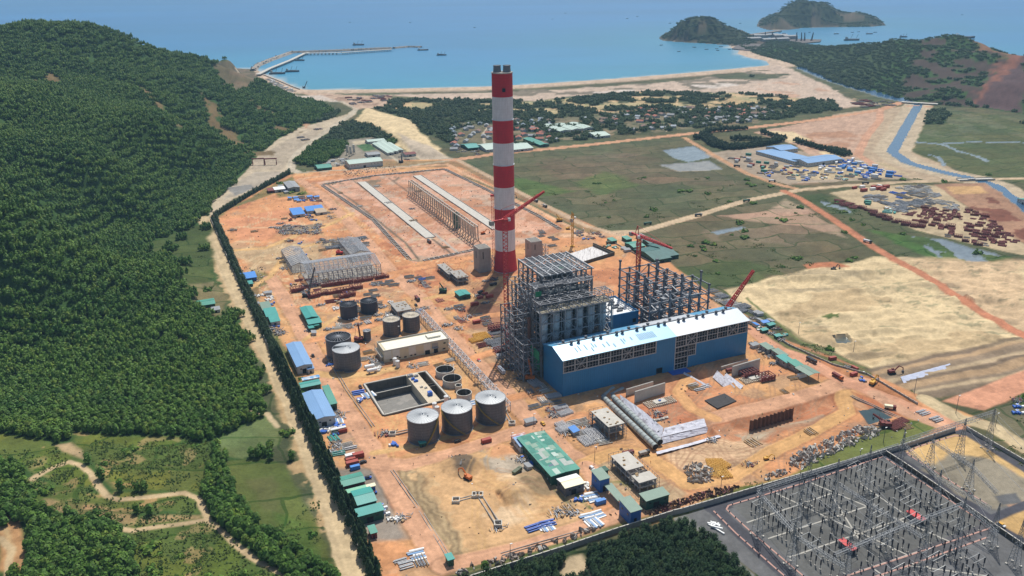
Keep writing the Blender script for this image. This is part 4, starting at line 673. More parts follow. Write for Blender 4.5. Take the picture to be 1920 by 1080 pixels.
def frame(mb, us, vs_, zs, tc=.7, tb=.5, br=.35, seed=0, skip=None, brace=.3):
    R = random.Random(seed); ok = lambda i, j, k: not (skip and skip(us[i], vs_[j], zs[k]))
    for i in range(len(us)):
        for j in range(len(vs_)):
            top = max([k for k in range(len(zs)) if ok(i, j, k)] or [0])
            if top: mb.beam((us[i], vs_[j], 0), (us[i], vs_[j], zs[top] + R.uniform(0, 1.5)), tc)
            for k in range(1, len(zs)):
                if not ok(i, j, k): continue
                a = (us[i], vs_[j], zs[k])
                if i + 1 < len(us) and ok(i + 1, j, k):
                    mb.beam(a, (us[i + 1], vs_[j], zs[k]), tb)
                    if R.random() < brace and j in (0, len(vs_) - 1): mb.beam((us[i], vs_[j], zs[k - 1]), (us[i + 1], vs_[j], zs[k]), br) if R.random() < .5 else mb.beam((us[i + 1], vs_[j], zs[k - 1]), (us[i], vs_[j], zs[k]), br)
                if j + 1 < len(vs_) and ok(i, j + 1, k):
                    mb.beam(a, (us[i], vs_[j + 1], zs[k]), tb)
                    if R.random() < brace and i in (0, len(us) - 1): mb.beam((us[i], vs_[j], zs[k - 1]), (us[i], vs_[j + 1], zs[k]), br)
def planbrace(mb, us, vs_, z, t=.35, nb=3):
    for i in range(len(us) - 1):
        for j in range(len(vs_) - 1):
            if (i + j) % 3 == 0: mb.beam((us[i], vs_[j], z), (us[i + 1], vs_[j + 1], z), t); mb.beam((us[i + 1], vs_[j], z), (us[i], vs_[j + 1], z), t)
            for q in range(1, nb): mb.beam((us[i], vs_[j] + (vs_[j + 1] - vs_[j]) * q / nb, z), (us[i + 1], vs_[j] + (vs_[j + 1] - vs_[j]) * q / nb, z), t)
lin = lambda a, b, n: [a + (b - a) * i / (n - 1) for i in range(n)]
# ---- chimney
CB = P(948, 505); ch = thing('chimney', CB, 0, 'tall red and white banded concrete chimney standing behind the boiler frames', 'chimney')
H_ = 197.0; bh = H_ / 9.02; mb = MB(); NS = 48; n_rows = 46
REDC = M('red_band_paint', (.50, .018, .035), .6, var=.1, vs_=.12, streak=.14, stripe=(2, 2.6, .88)); WHC = M('white_band_paint', (.70, .71, .74), .6, var=.08, vs_=.12, streak=.16, stripe=(2, 2.6, .94))
def chr_(z): return 9.9 + 2.0 * max(0, 1 - z / 22) ** 1.6 + .45 * (1 - z / H_)
zs = sorted(set([H_ - k * bh for k in range(10)] + lin(0, 22, 6))); zs = [z for z in zs if z >= 0]
vs = [(chr_(z) * math.cos(2 * math.pi * i / NS), chr_(z) * math.sin(2 * math.pi * i / NS), z) for z in zs for i in range(NS)]
for k in range(len(zs) - 1):
    band = int((H_ - (zs[k] + zs[k + 1]) / 2) / bh); mi = 0 if band % 2 == 0 else 1
    mb.add([], [], 0); o_ = 0; mb.f += [(k * NS + i, k * NS + (i + 1) % NS, (k + 1) * NS + (i + 1) % NS, (k + 1) * NS + i) for i in range(NS)]; mb.m += [mi] * NS
mb.v += vs; shaft = mb.build('shaft', [REDC, WHC], ch, smooth=True)
mb = MB(); mb.ring(3, chr_(H_) + .25, H_ - .3, H_ + .6, 48); mb.build('top_slab', CONC, ch)
for dx in (-4.6, 4.6): mb = MB(); mb.cyl((dx, 0, H_), (dx, 0, H_ + 6.5), 3.9, 3.3, 20); mb.ring(3.2, 3.7, H_ + 5.9, H_ + 6.8, 20, c=(dx, 0)); mb.build('flue', STEELB, ch)
mb = MB(); mb.box((1.5, -10.35, H_ - 15), (3, 1.2, 3.4)); mb.build('duct_opening', BLACK, ch)
for hh in (H_ - 2 * bh, H_ - 4 * bh, H_ - 6 * bh): mb = MB(); mb.ring(chr_(hh) - .05, chr_(hh) + .5, hh - .15, hh + .25, 48); mb.build('service_ring', WHC, ch)
mb = MB(); [mb.beam((-11 - q, -3, 0), (-11 - q, -3, 78), .35) for q in (0, 2)]; [mb.beam((-11, -3, z), (-13, -3, z), .25) for z in range(2, 78, 3)]; [mb.beam((-11, -3, z), (-13, -3, z + 3), .2) for z in range(2, 75, 3)]; mb.box((-12, -3, 79), (3.5, 3, 2)); mb.build('hoist_mast', REDP, ch)
# ---- turbine hall
th = thing('turbine_hall', W(0, 0), GA, 'long blue-clad turbine hall with white and pale blue roof, largest building of the plant', 'building')
L0, D0, E0, RZ = 163.5, 31.0, 28.7, 33.2
def wallpoly(mb, pts, off=0):   # pts (u,z) on front plane
    n = len(pts); mb.add([(u, off, z) for u, z in pts] + [(u, off + .5, z) for u, z in pts], [tuple(range(n)), tuple(range(n, 2 * n))[::-1]] + [(i, i + n, (i + 1) % n + n, (i + 1) % n) for i in range(n)])
mb = MB()
for r in ([(0, 0), (79.4, 0), (79.4, 18.2), (0, 18.2)], [(79.4, 5.2), (85, 5.2), (85, 18.2), (79.4, 18.2)], [(85, 0), (95.7, 0), (95.7, 18.2), (85, 18.2)], [(78.2, 18.2), (95.7, 18.2), (95.7, E0), (78.2, E0)], [(107.5, 0), (L0, 0), (L0, 9.5), (107.5, 9.5)], [(114.5, 9.5), (L0, 9.5), (L0, 18.8), (114.5, 18.8)]): wallpoly(mb, r)
mb.build('front_cladding', BLUEW, th)
mb = MB(); g = [(0, 0), (0, E0), (5, E0 + 1.3), (15.5, RZ), (25, E0 + 1.7), (D0, E0), (D0, 0)]
mb.add([(0, -y, z) for y, z in [(-a, b) for a, b in g]] + [(.5, a, b) for a, b in g], [(0, 1, 2, 3, 4, 5, 6), (13, 12, 11, 10, 9, 8, 7)]); mb.add([(L0, a, b) for a, b in g] + [(L0 - .5, a, b) for a, b in g], [(6, 5, 4, 3, 2, 1, 0), (7, 8, 9, 10, 11, 12, 13)]); mb.add([(0, D0, 0), (L0, D0, 0), (L0, D0, E0), (0, D0, E0)], [(3, 2, 1, 0)]); mb.build('end_cladding', BLUEW, th)
mb = MB(); mb.box((L0 / 2, D0 / 2, .3), (L0 - 2, D0 - 2, .4)); mb.box((L0 / 2, 12, 13), (L0 - 4, .5, 26)); mb.build('inner_wall', M('hall_inner', (.05, .055, .065), .9), th)
mb = MB()   # exposed steel bays
for u0, u1, z0, z1 in ((0, 78.2, 18.2, E0 - .3), (95.7, L0, 18.8, E0 - .3), (95.7, 107.5, 0, 18.8), (107.5, 114.5, 9.5, 18.8)):
    nb = max(1, round((u1 - u0) / 9.8))
    for i in range(nb + 1): u = u0 + (u1 - u0) * i / nb; mb.box((min(max(u, .7), L0 - .7), .3, (z0 + z1) / 2), (.75, .7, z1 - z0))
    z = z0 + .3
    while z < z1 + .1: mb.box(((u0 + u1) / 2, .25, z), (u1 - u0, .45, .5 if abs(z - z0 - .3) > .1 else .8)); z += max(4.6, (z1 - z0 - .4) / 2 if z1 - z0 < 12 else 4.8)
    for i in range(1, nb * 4): u = u0 + (u1 - u0) * i / nb / 4; mb.box((u, .3, (z0 + z1) / 2), (.2, .3, z1 - z0))
    zz = z0
    while zz < z1: mb.box(((u0 + u1) / 2, .55, zz), (u1 - u0, .15, .16)); zz += 2.3
    for i in range(1, nb, 4):
        a = u0 + (u1 - u0) * i / nb; b = u0 + (u1 - u0) * (i + 1) / nb; mb.beam((a, .1, z0), (b, .1, z1), .4); mb.beam((b, .1, z0), (a, .1, z1), .4)
mb.build('exposed_frame', M('primer_grey_frame', (.40, .40, .40), .7, var=.15), th)
def slope(mb, u0, u1, v0, v1, h=.35, mi=0):
    f = lambda v: np.interp(v, [-.8, 15.5, D0 + .8], [E0 - .1, RZ, E0 - .1]) + .25
    mb.add([(u0, v0, f(v0)), (u1, v0, f(v0)), (u1, v1, f(v1)), (u0, v1, f(v1)), (u0, v0, f(v0) - h), (u1, v0, f(v0) - h), (u1, v1, f(v1) - h), (u0, v1, f(v1) - h)], [(0, 1, 2, 3), (7, 6, 5, 4), (0, 4, 5, 1), (1, 5, 6, 2), (2, 6, 7, 3), (3, 7, 4, 0)], mi)
PALEB = M('skyblue_roof_film', (.33, .57, .74), .35, metal=.1, var=.08, vs_=.06, stripe=(0, 1.1, .92))
mb = MB(); slope(mb, -.6, 96, -.8, 15.4, mi=0); slope(mb, 96, L0 + .6, -.8, 15.4, mi=1); slope(mb, -.6, 78, 15.6, D0 + .8, mi=2); slope(mb, 78, 128, 15.6, D0 + .8, mi=1); slope(mb, 128, L0 + .6, 15.6, D0 + .8, mi=2); mb.build('roof', [PALEB, WROOF, M('blue_roof_back', (.10, .32, .52), .45, var=.1, stripe=(0, 1.1, .9))], th)
R = random.Random(5); mb = MB(); f = lambda v: E0 + (RZ - E0) * (v + .8) / 16.3 + .42
for u in (14, 17, 22, 26, 28, 30, 36, 40, 44, 52, 54, 60): v = R.uniform(2, 6); l = R.uniform(3, 6); mb.add([(u, v, f(v)), (u + .9, v, f(v)), (u + .9, v + l, f(v + l)), (u, v + l, f(v + l))], [(0, 1, 2, 3)])
for u in lin(66, 80, 12): mb.add([(u, 3, f(3)), (u + .45, 3, f(3)), (u + .45, 10, f(10)), (u, 10, f(10))], [(0, 1, 2, 3)])
for u in (3, 24, 41, 57): mb.add([(u, 19, f(12.4)), (u + 5, 19, f(12.4)), (u + 6, 22, f(9.4)), (u + 1, 22, f(9.4))], [(0, 1, 2, 3)])
build_each(mb, 'loose_roof_sheet', PANEL, th)
mb = MB(); mb.box((L0 / 2, 16.1, RZ + .7), (L0 - 8, .9, .5)); mb.build('ridge_walkway', STEEL, th)
vm = MB(); vm.cyl((0, 0, 0), (0, 0, 1.6), 1.0, 1.0, 10); vm.cyl((0, 0, 1.6), (0, 0, 2.2), 1.5, .9, 10); vme = vm.mesh('roof_fan', STEELD)
for i in range(25): o = bpy.data.objects.new('roof_fan', vme); COL.objects.link(o); o.parent = th; u = 9 + i * 6.1 + R.uniform(-1, 1); o.location = (u, 14.2 if i % 3 else 17.6, RZ + .1); 
# ---- blue annex
an = thing('switchgear_building', W(70, 57), GA, 'flat-roofed blue block with white roof between the two boiler frames', 'building')
mb = MB(); mb.box((14.5, 18.5, 13.3), (29, 37, 26.6)); mb.build('wall', BLUEW, an); mb = MB(); mb.box((14.5, 18.5, 26.0), (27.6, 35.6, 1.4)); mb.build('roof', WHITE, an)
mb = MB(); [mb.box(c, d) for c, d in (((14.5, .35, 27.2), (29.4, .7, 1.6)), ((14.5, 36.65, 27.2), (29.4, .7, 1.6)), ((.35, 18.5, 27.2), (.7, 35.5, 1.6)), ((28.65, 18.5, 27.2), (.7, 35.5, 1.6)))]; mb.build('parapet', BLUEW, an)
for i in range(6): mb = MB(); mb.box((16 + (i % 2) * 3, 8 + i * 3.6, 27.3), (5, 1.8, 1.4)); mb.build('roof_unit', STEELD, an)
mb = MB(); mb.box((25, -.05, 20), (3, .3, 3.4)); mb.build('door', BLACK, an)
# ---- boiler frame one
b1 = thing('boiler_frame', W(0, 35), GA, 'tall left boiler steelwork with six coal silos behind the turbine hall', 'boiler structure')
mb = MB(); frame(mb, lin(0, 60, 7), [0, 13], lin(0, 51, 7), .9, .8, .45, 1, brace=.4); frame(mb, lin(-1, 61, 8), [-.5, 6, 12.5], [51, 51.5, 58.6], .35, .45, .35, 2, brace=1); planbrace(mb, lin(-1, 61, 13), [-.5, 6, 12.5], 58.6, .38, 2); mb.build('silo_bay_frame', STEEL, b1)
mb = MB(); mb.box((30, 6.5, 50.8), (60, 12.6, .6)); mb.box((30, 5, 24), (60, 9, .5)); mb.box((27, 10, 40.5), (54, 5, .5)); mb.build('deck', M('stained_deck', (.30, .27, .20), .9, var=.4, vs_=.4), b1)
sm_ = MB(); sm_.cyl((0, 0, 31), (0, 0, 48), 3.2, 3.2, 20); sm_.cyl((0, 0, 22), (0, 0, 31), 1.0, 3.2, 20); [sm_.ring(3.1, 3.45, z, z + .4, 20) for z in (31, 36.5, 42, 47)]; sme = sm_.mesh('coal_silo', M('silo_steel', (.54, .60, .64), .5, var=.12), True)
for i in range(6): o = bpy.data.objects.new('coal_silo', sme); COL.objects.link(o); o.parent = b1; o.location = (5 + i * 10, 6, 0)
mb = MB(); frame(mb, lin(2, 50, 6), lin(13, 25, 3), lin(0, 66, 10), .9, .6, .4, 3, brace=.5); planbrace(mb, lin(2, 50, 11), lin(13, 25, 3), 66, .4, 3)
frame(mb, lin(13, 56, 6), lin(25, 67, 6), lin(0, 70, 11), .9, .65, .42, 4, brace=.55, skip=lambda u, v, z: 25 < u < 48 and 32 < v < 60 and 12 < z < 64); mb.build('main_frame', STEEL, b1)
mb = MB()
for u in lin(13, 56, 8): mb.beam((u, 22, 71), (u, 68, 71), .85)
for v in lin(25, 67, 15): mb.beam((13, v, 70.6), (56, v, 70.6), .42)
for a, b in (((20, 30), (32, 42)), ((32, 30), (20, 42)), ((40, 28), (50, 38)), ((50, 28), (40, 38)), ((24, 50), (36, 60)), ((36, 50), (24, 60)), ((44, 50), (54, 64))): mb.beam((a[0], a[1], 71), (b[0], b[1], 71), .5)
mb.build('roof_steel', M('bright_steel', (.42, .43, .44), .5, var=.15), b1)
mb = MB(); mb.box((36, 46, 40), (21, 25, 46)); mb.box((30, 18.5, 40), (36, 6, 40)); mb.box((30, 13.6, 36), (57, .3, 27)); mb.build('casing_and_dark_backing', M('casing_and_backing_plate', (.05, .07, .085), .6, var=.3, vs_=.1), b1)  # thin plate behind the silos is an added backing, dark to deepen the bay
mb = MB(); mb.box((36, 45, 68.5), (22, 20, .4)); mb.build('top_floor', M('top_floor_plate', (.09, .13, .15), .7, var=.3), b1)
mb = MB(); mb.box((36, 38, 69.0), (5, 5, .5)); mb.box((4, 12.4, 62), (5, .3, 4)); mb.box((-.8, 10, 10), (.3, 18, 12)); mb.box((-6, -2, 22), (.3, 14, 7)); mb.build('safety_net', GREENN, b1)
mb = MB(); frame(mb, lin(-15, 0, 3), lin(-1, 40, 6), lin(0, 47, 9), .7, .5, .35, 6, brace=.7, skip=lambda u, v, z: z > 30 and v < 15); frame(mb, lin(0, 13, 3), lin(18, 60, 6), lin(0, 60, 10), .8, .5, .35, 7, brace=.6); mb.build('stair_tower', STEELB, b1)
mb = MB(); R = random.Random(9)
for k in range(60): u = R.uniform(2, 55); v = R.choice((13, 25, R.uniform(13, 66))); z = R.choice(lin(0, 66, 10)); mb.box((u, v, z + .5), (R.uniform(2, 8), R.uniform(1, 4), R.uniform(.4, 2.4)))
for k in range(40): mb.box((R.uniform(-14, 12), R.uniform(0, 50), R.choice(lin(0, 47, 9)) + .4), (R.uniform(2, 5), R.uniform(1, 5), R.uniform(.3, 2)))
build_each(mb, 'equipment_box', M('mixed_equipment', (.09, .09, .10), .7, var=.5, vs_=.3), b1)
mb = MB(); [mb.cyl((R.uniform(18, 52), 24.5, z), (R.uniform(18, 52), 24.5, z + 9), .6, .6, 8) for z in (20, 30, 40, 50)]; mb.cyl((-3, 14, 0), (-3, 14, 44), 1.4, 1.4, 10); mb.cyl((-8, 30, 8), (-8, 30, 46), 1.1, 1.1, 10); build_each(mb, 'riser_duct', M('brown_duct', (.14, .07, .05), .7), b1)
# ---- boiler frame two
b2 = thing('boiler_frame', W(100.5, 44), GA, 'lower unfinished right boiler steelwork of open grey columns behind the turbine hall', 'boiler structure')
us = lin(0, 57, 7); vs2 = lin(0, 46, 5)
def sk(u, v, z):
    h = 47 if v < 5 else (40 if v < 20 and u < 30 else (50 if v < 30 else 56)); h -= 12 * (u > 40 and v > 30); h += 5 * math.sin(u * 1.7 + v); return z > h or (10 < u < 50 and 8 < v < 40 and 8 < z < 22 and (int(u + v) % 3))
mb = MB(); frame(mb, us, vs2, lin(0, 60, 9), 1.15, .8, .5, 21, skip=sk, brace=.35); mb.build('main_frame', STEELB, b2)
mb = MB(); R = random.Random(31)
for i in range(7):
    for j in range(5):
        for z in lin(0, 60, 9):
            if not sk(us[i], vs2[j], z) and z > 4: mb.box((us[i], vs2[j], z), (1.9, 1.9, 1.6))
mb.build('column_joint', STEELD, b2)
mb = MB()
for k in range(68):
    u = R.uniform(0, 46); v = R.choice(vs2); z = R.choice(lin(0, 60, 9)[1:6]); mb.beam((u, v, z + 1), (u + R.uniform(6, 11), v, z + 1), .9) if R.random() < .5 else mb.beam((u, v, z + 1), (u, min(46, v + 9), z + 1 + R.uniform(0, 5)), .8)
for k in range(30): mb.box((R.uniform(3, 54), R.uniform(2, 44), R.choice(lin(0, 60, 9)[1:6]) + .6), (R.uniform(2, 7), R.uniform(2, 6), R.uniform(.3, 1.5)))
build_each(mb, 'steel_member', STEEL, b2)
# ---- tanks
def tank(px, py, r, h, label, roof='cone', stair=None, group=None, mat_=None, gap=False):
    q = P(px, py); t = thing('storage_tank', (q[0], q[1], 0), 0, label, 'tank', group); n = 48; mb = MB(); vs = [(rr * math.cos(2 * math.pi * i / n), rr * math.sin(2 * math.pi * i / n), z) for rr, z in ((r, 0), (r, h), (r - .15, h), (r - .15, .3)) for i in range(n)]
    mb.add(vs, [(k * n + i, k * n + (i + 1) % n, (k + 1) * n + (i + 1) % n, (k + 1) * n + i) for k in range(3) for i in range(n)]); mb.build('shell', mat_ or TANKM, t, smooth=False)
    mb = MB(); mb.ring(r - .2, r + .22, h - .3, h + .1, n); mb.ring(r, r + .5, -.2, .35, n)
    for k in range(10): zz = 1 + k * h / 10; [mb.beam(((r + .06) * math.cos(a), (r + .06) * math.sin(a), zz), ((r + .06) * math.cos(a), (r + .06) * math.sin(a), zz + h / 11), .1) for a in lin((k % 2) * .2, 6.1, 14)]
    mb.build('rim', STEELD if roof == 'open' else STEEL, t)
    if roof == 'cone':
        mb = MB(); m_ = 36; vs = [(0, 0, h + r * .13)] + [(r * math.cos(2 * math.pi * i / m_), r * math.sin(2 * math.pi * i / m_), h) for i in range(m_)]; fs = [(0, 1 + i, 1 + (i + 1) % m_) for i in range(m_) if not (gap and i in (16, 17, 18))]; mb.add(vs, fs); mb.build('roof', TANKR, t)
        mb = MB(); [mb.beam((r * .12 * math.cos(a), r * .12 * math.sin(a), h + r * .118), (r * .99 * math.cos(a), r * .99 * math.sin(a), h + .06), .14) for a in [2 * math.pi * i / 28 for i in range(28)]]; mb.cyl((0, 0, h + r * .11), (0, 0, h + r * .13 + .8), .5, .5, 8); mb.box((r * .35, -r * .2, h + r * .09 + .4), (.8, .8, .8)); mb.build('roof_rib', M('rib_grey', (.36, .38, .40), .6), t)
    elif roof in ('radial', 'open'):
        mb = MB(); [mb.beam((.8 * math.cos(a), .8 * math.sin(a), h + .6), ((r - .2) * math.cos(a), (r - .2) * math.sin(a), h - .4), .26) for a in [2 * math.pi * i / 22 for i in range(22)]]; mb.cyl((0, 0, .2), (0, 0, h + .8), .3, .3, 8); mb.cyl((0, 0, h + .3), (0, 0, h + .9), 1, 1, 12); mb.build('radial_rafter', STEEL if roof == 'radial' else STEELD, t)
        mb = MB(); mb.cyl((0, 0, .25), (0, 0, .4), r - .3, r - .3, 40); mb.build('floor_plate', M('rusty_floor', (.09, .07, .06), .9), t)
    elif roof == 'white': mb = MB(); mb.cyl((0, 0, h - .6), (0, 0, h - .4), r - .2, r - .2, 40); [mb.beam((0, 0, h - .2), ((r - .2) * math.cos(a), (r - .2) * math.sin(a), h - .2), .14) for a in [2 * math.pi * i / 16 for i in range(16)]]; mb.build('roof', M('pale_tank_top', (.52, .46, .36), .6, var=.15), t)
    if stair is not None:
        mb = MB(); a0, a1 = stair; N_ = 26
        for i in range(N_):
            f0, f1 = i / N_, (i + 1) / N_; A_, B_ = a0 + (a1 - a0) * f0, a0 + (a1 - a0) * f1
            for rr in (r + .25, r + 1.1): mb.beam((rr * math.cos(A_), rr * math.sin(A_), h * (1 - f0)), (rr * math.cos(B_), rr * math.sin(B_), h * (1 - f1)), .28); 
            mb.beam(((r + 1.1) * math.cos(A_), (r + 1.1) * math.sin(A_), h * (1 - f0) + 1), ((r + 1.1) * math.cos(B_), (r + 1.1) * math.sin(B_), h * (1 - f1) + 1), .12); mb.beam(((r + .2) * math.cos(A_), (r + .2) * math.sin(A_), h * (1 - f0)), ((r + 1.15) * math.cos(A_), (r + 1.15) * math.sin(A_), h * (1 - f0)), .3)
        mb.build('spiral_stair', STAIR, t)
    return t
GT = 'large domed storage tanks in the front row'
tank(795, 820, 10.3, 16.3, 'leftmost of the three front grey storage tanks, stair falling to the left', 'cone', (-.35, -1.35), GT); tank(858, 802, 10.3, 16.3, 'middle one of the three front grey storage tanks beside the long drain', 'cone', (-2.7, -1.0), GT); tank(920.5, 784, 10.3, 16.3, 'rightmost of the three front grey storage tanks, next to the pipe rack', 'cone', (-2.7, -1.0), GT)
tank(652, 687, 10.5, 16, 'grey tank with one roof segment missing beside the left site road', 'cone', None, gap=True); tank(637, 665, 10, 16, 'roofless dark tank with pale radial rafters behind the grey tank', 'radial')
tank(735.5, 626, 7.3, 13.8, 'left one of two ribbed round tanks with pale tops above the cream building', 'white', None, 'tanks above the cream building'); tank(772, 618, 7.3, 14, 'right one of two ribbed round tanks with pale tops above the cream building', 'white', None, 'tanks above the cream building')
OT = M('dark_open_tank_plate', (.05, .055, .08), .6, var=.2, stripe=(2, 2.1, .7)); tank(655, 594, 7.6, 12.5, 'left open-topped black tank with rafters below the rust-red steel stacks', 'open', None, 'open black tanks', OT); tank(693, 584, 7.6, 11, 'right open-topped black tank with rafters beside the beam stack', 'open', None, 'open black tanks', OT)
tank(689, 637, 3.1, 8.5, 'small plain grey tank behind the cream building', 'cone')
def basin_round(px, py, r, h, label):
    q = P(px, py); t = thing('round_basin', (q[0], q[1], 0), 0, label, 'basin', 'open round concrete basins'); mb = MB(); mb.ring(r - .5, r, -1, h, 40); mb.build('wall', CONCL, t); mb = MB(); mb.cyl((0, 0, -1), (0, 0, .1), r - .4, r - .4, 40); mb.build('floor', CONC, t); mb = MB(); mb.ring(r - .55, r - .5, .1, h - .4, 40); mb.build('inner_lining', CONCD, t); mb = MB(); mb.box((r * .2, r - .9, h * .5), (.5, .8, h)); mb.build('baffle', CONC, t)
for a in ((834.5, 703, 7.1, 5, 'upper round open concrete basin nearest the pipe rack'), (848, 721, 7.1, 5.5, 'second wide round open concrete basin with a dark inner wall'), (860, 732, 2.6, 4.5, 'smallest round concrete basin, between two wider ones'), (870.5, 747, 5.6, 5, 'lower round open concrete basin right behind the front tanks')): basin_round(*a)
# ---- rectangular basin
bp_ = [P(*q)[:2] for q in BAS]; c0 = bp_[0]; bs = thing('settling_basin', (0, 0, 0), 0, 'sunken rectangular concrete basin with a planked walkway across it', 'basin')
def wallseg(mb, a, b, t, z0, z1, mi=0): a = np.array(a); b = np.array(b); d = (b - a) / np.linalg.norm(b - a); n_ = np.array([-d[1], d[0]]) * t / 2; mb.prism([tuple(a - n_), tuple(b - n_), tuple(b + n_), tuple(a + n_)], z0, z1, mi)
def bl(s, t): return (1 - s) * (1 - t) * bp_[0] + s * (1 - t) * bp_[1] + s * t * bp_[2] + (1 - s) * t * bp_[3]
mb = MB(); [wallseg(mb, bp_[i], bp_[(i + 1) % 4], 2.3, -6.6, 1.0) for i in range(4)]; wallseg(mb, bl(0, .28), bl(.66, .28), .6, -6.5, -1.2); wallseg(mb, bl(.86, .42), bl(1, .42), .6, -6.5, .6); wallseg(mb, bl(.86, .5), bl(1, .5), .6, -6.5, .6); mb.build('wall', M('basin_concrete', (.13, .115, .095), .9, var=.3, vs_=.2, streak=.3), bs)
mb = MB(); [wallseg(mb, bp_[i], bp_[(i + 1) % 4], 1.1, 1.0, 1.25) for i in range(4)]; wallseg(mb, bl(0, .28), bl(.66, .28), .7, -1.2, -1.0); mb.build('coping', CONCL, bs)
mb = MB(); mb.prism([tuple(bl(0, 0)), tuple(bl(1, 0)), tuple(bl(1, 1)), tuple(bl(0, 1))], -6.55, -6.3); mb.build('floor', M('silty_floor', (.30, .28, .25), .9, var=.3, vs_=.12, col2=(.2, .19, .17), c2s=.12), bs)
mb = MB(); mb.prism([tuple(bl(.67, -.01)), tuple(bl(.86, -.01)), tuple(bl(.86, 1.01)), tuple(bl(.67, 1.01))], -6.5, 1.3); mb.build('walkway_deck', M('planked_deck', (.60, .50, .36), .9, var=.15), bs)
R = random.Random(4)
for s, t, d, m_, nm in ((.74, .28, (3, 2, 1.2), BLUET, 'blue_material_crate'), (.72, .2, (2.5, 2, 1.2), BLUET, 'blue_material_crate'), (.78, .78, (3, 3.5, 2.6), BLUET, 'blue_pump_unit'), (.75, .5, (2, 1.5, .8), CONCL, 'pale_crate'), (.8, .55, (2, 1.5, .8), CONCL, 'pale_crate'), (.72, .08, (4, 3, 1.5), STEEL, 'grey_pump'), (.8, .12, (3, 2, 1.2), STEEL, 'grey_pump')):
    q = bl(s, t); mb = MB(); mb.box((0, 0, d[2] / 2), d); mb.box((.3, 0, d[2] + .2), (d[0] * .5, d[1] * .7, .4)); [mb.box((x, 0, .1), (.3, d[1] + .3, .2)) for x in (-d[0] * .3, d[0] * .3)]; o = mb.build(nm, m_, None, (q[0], q[1], 1.3), GA); tag(o, {'blue_material_crate': 'blue crate on the pale walkway deck of the sunken basin', 'blue_pump_unit': 'big blue pump unit at the front end of the basin walkway', 'pale_crate': 'pale crate halfway along the basin walkway', 'grey_pump': 'grey pump set at the back end of the basin walkway'}[nm], nm.split('_')[-1], 'items on the basin walkway')
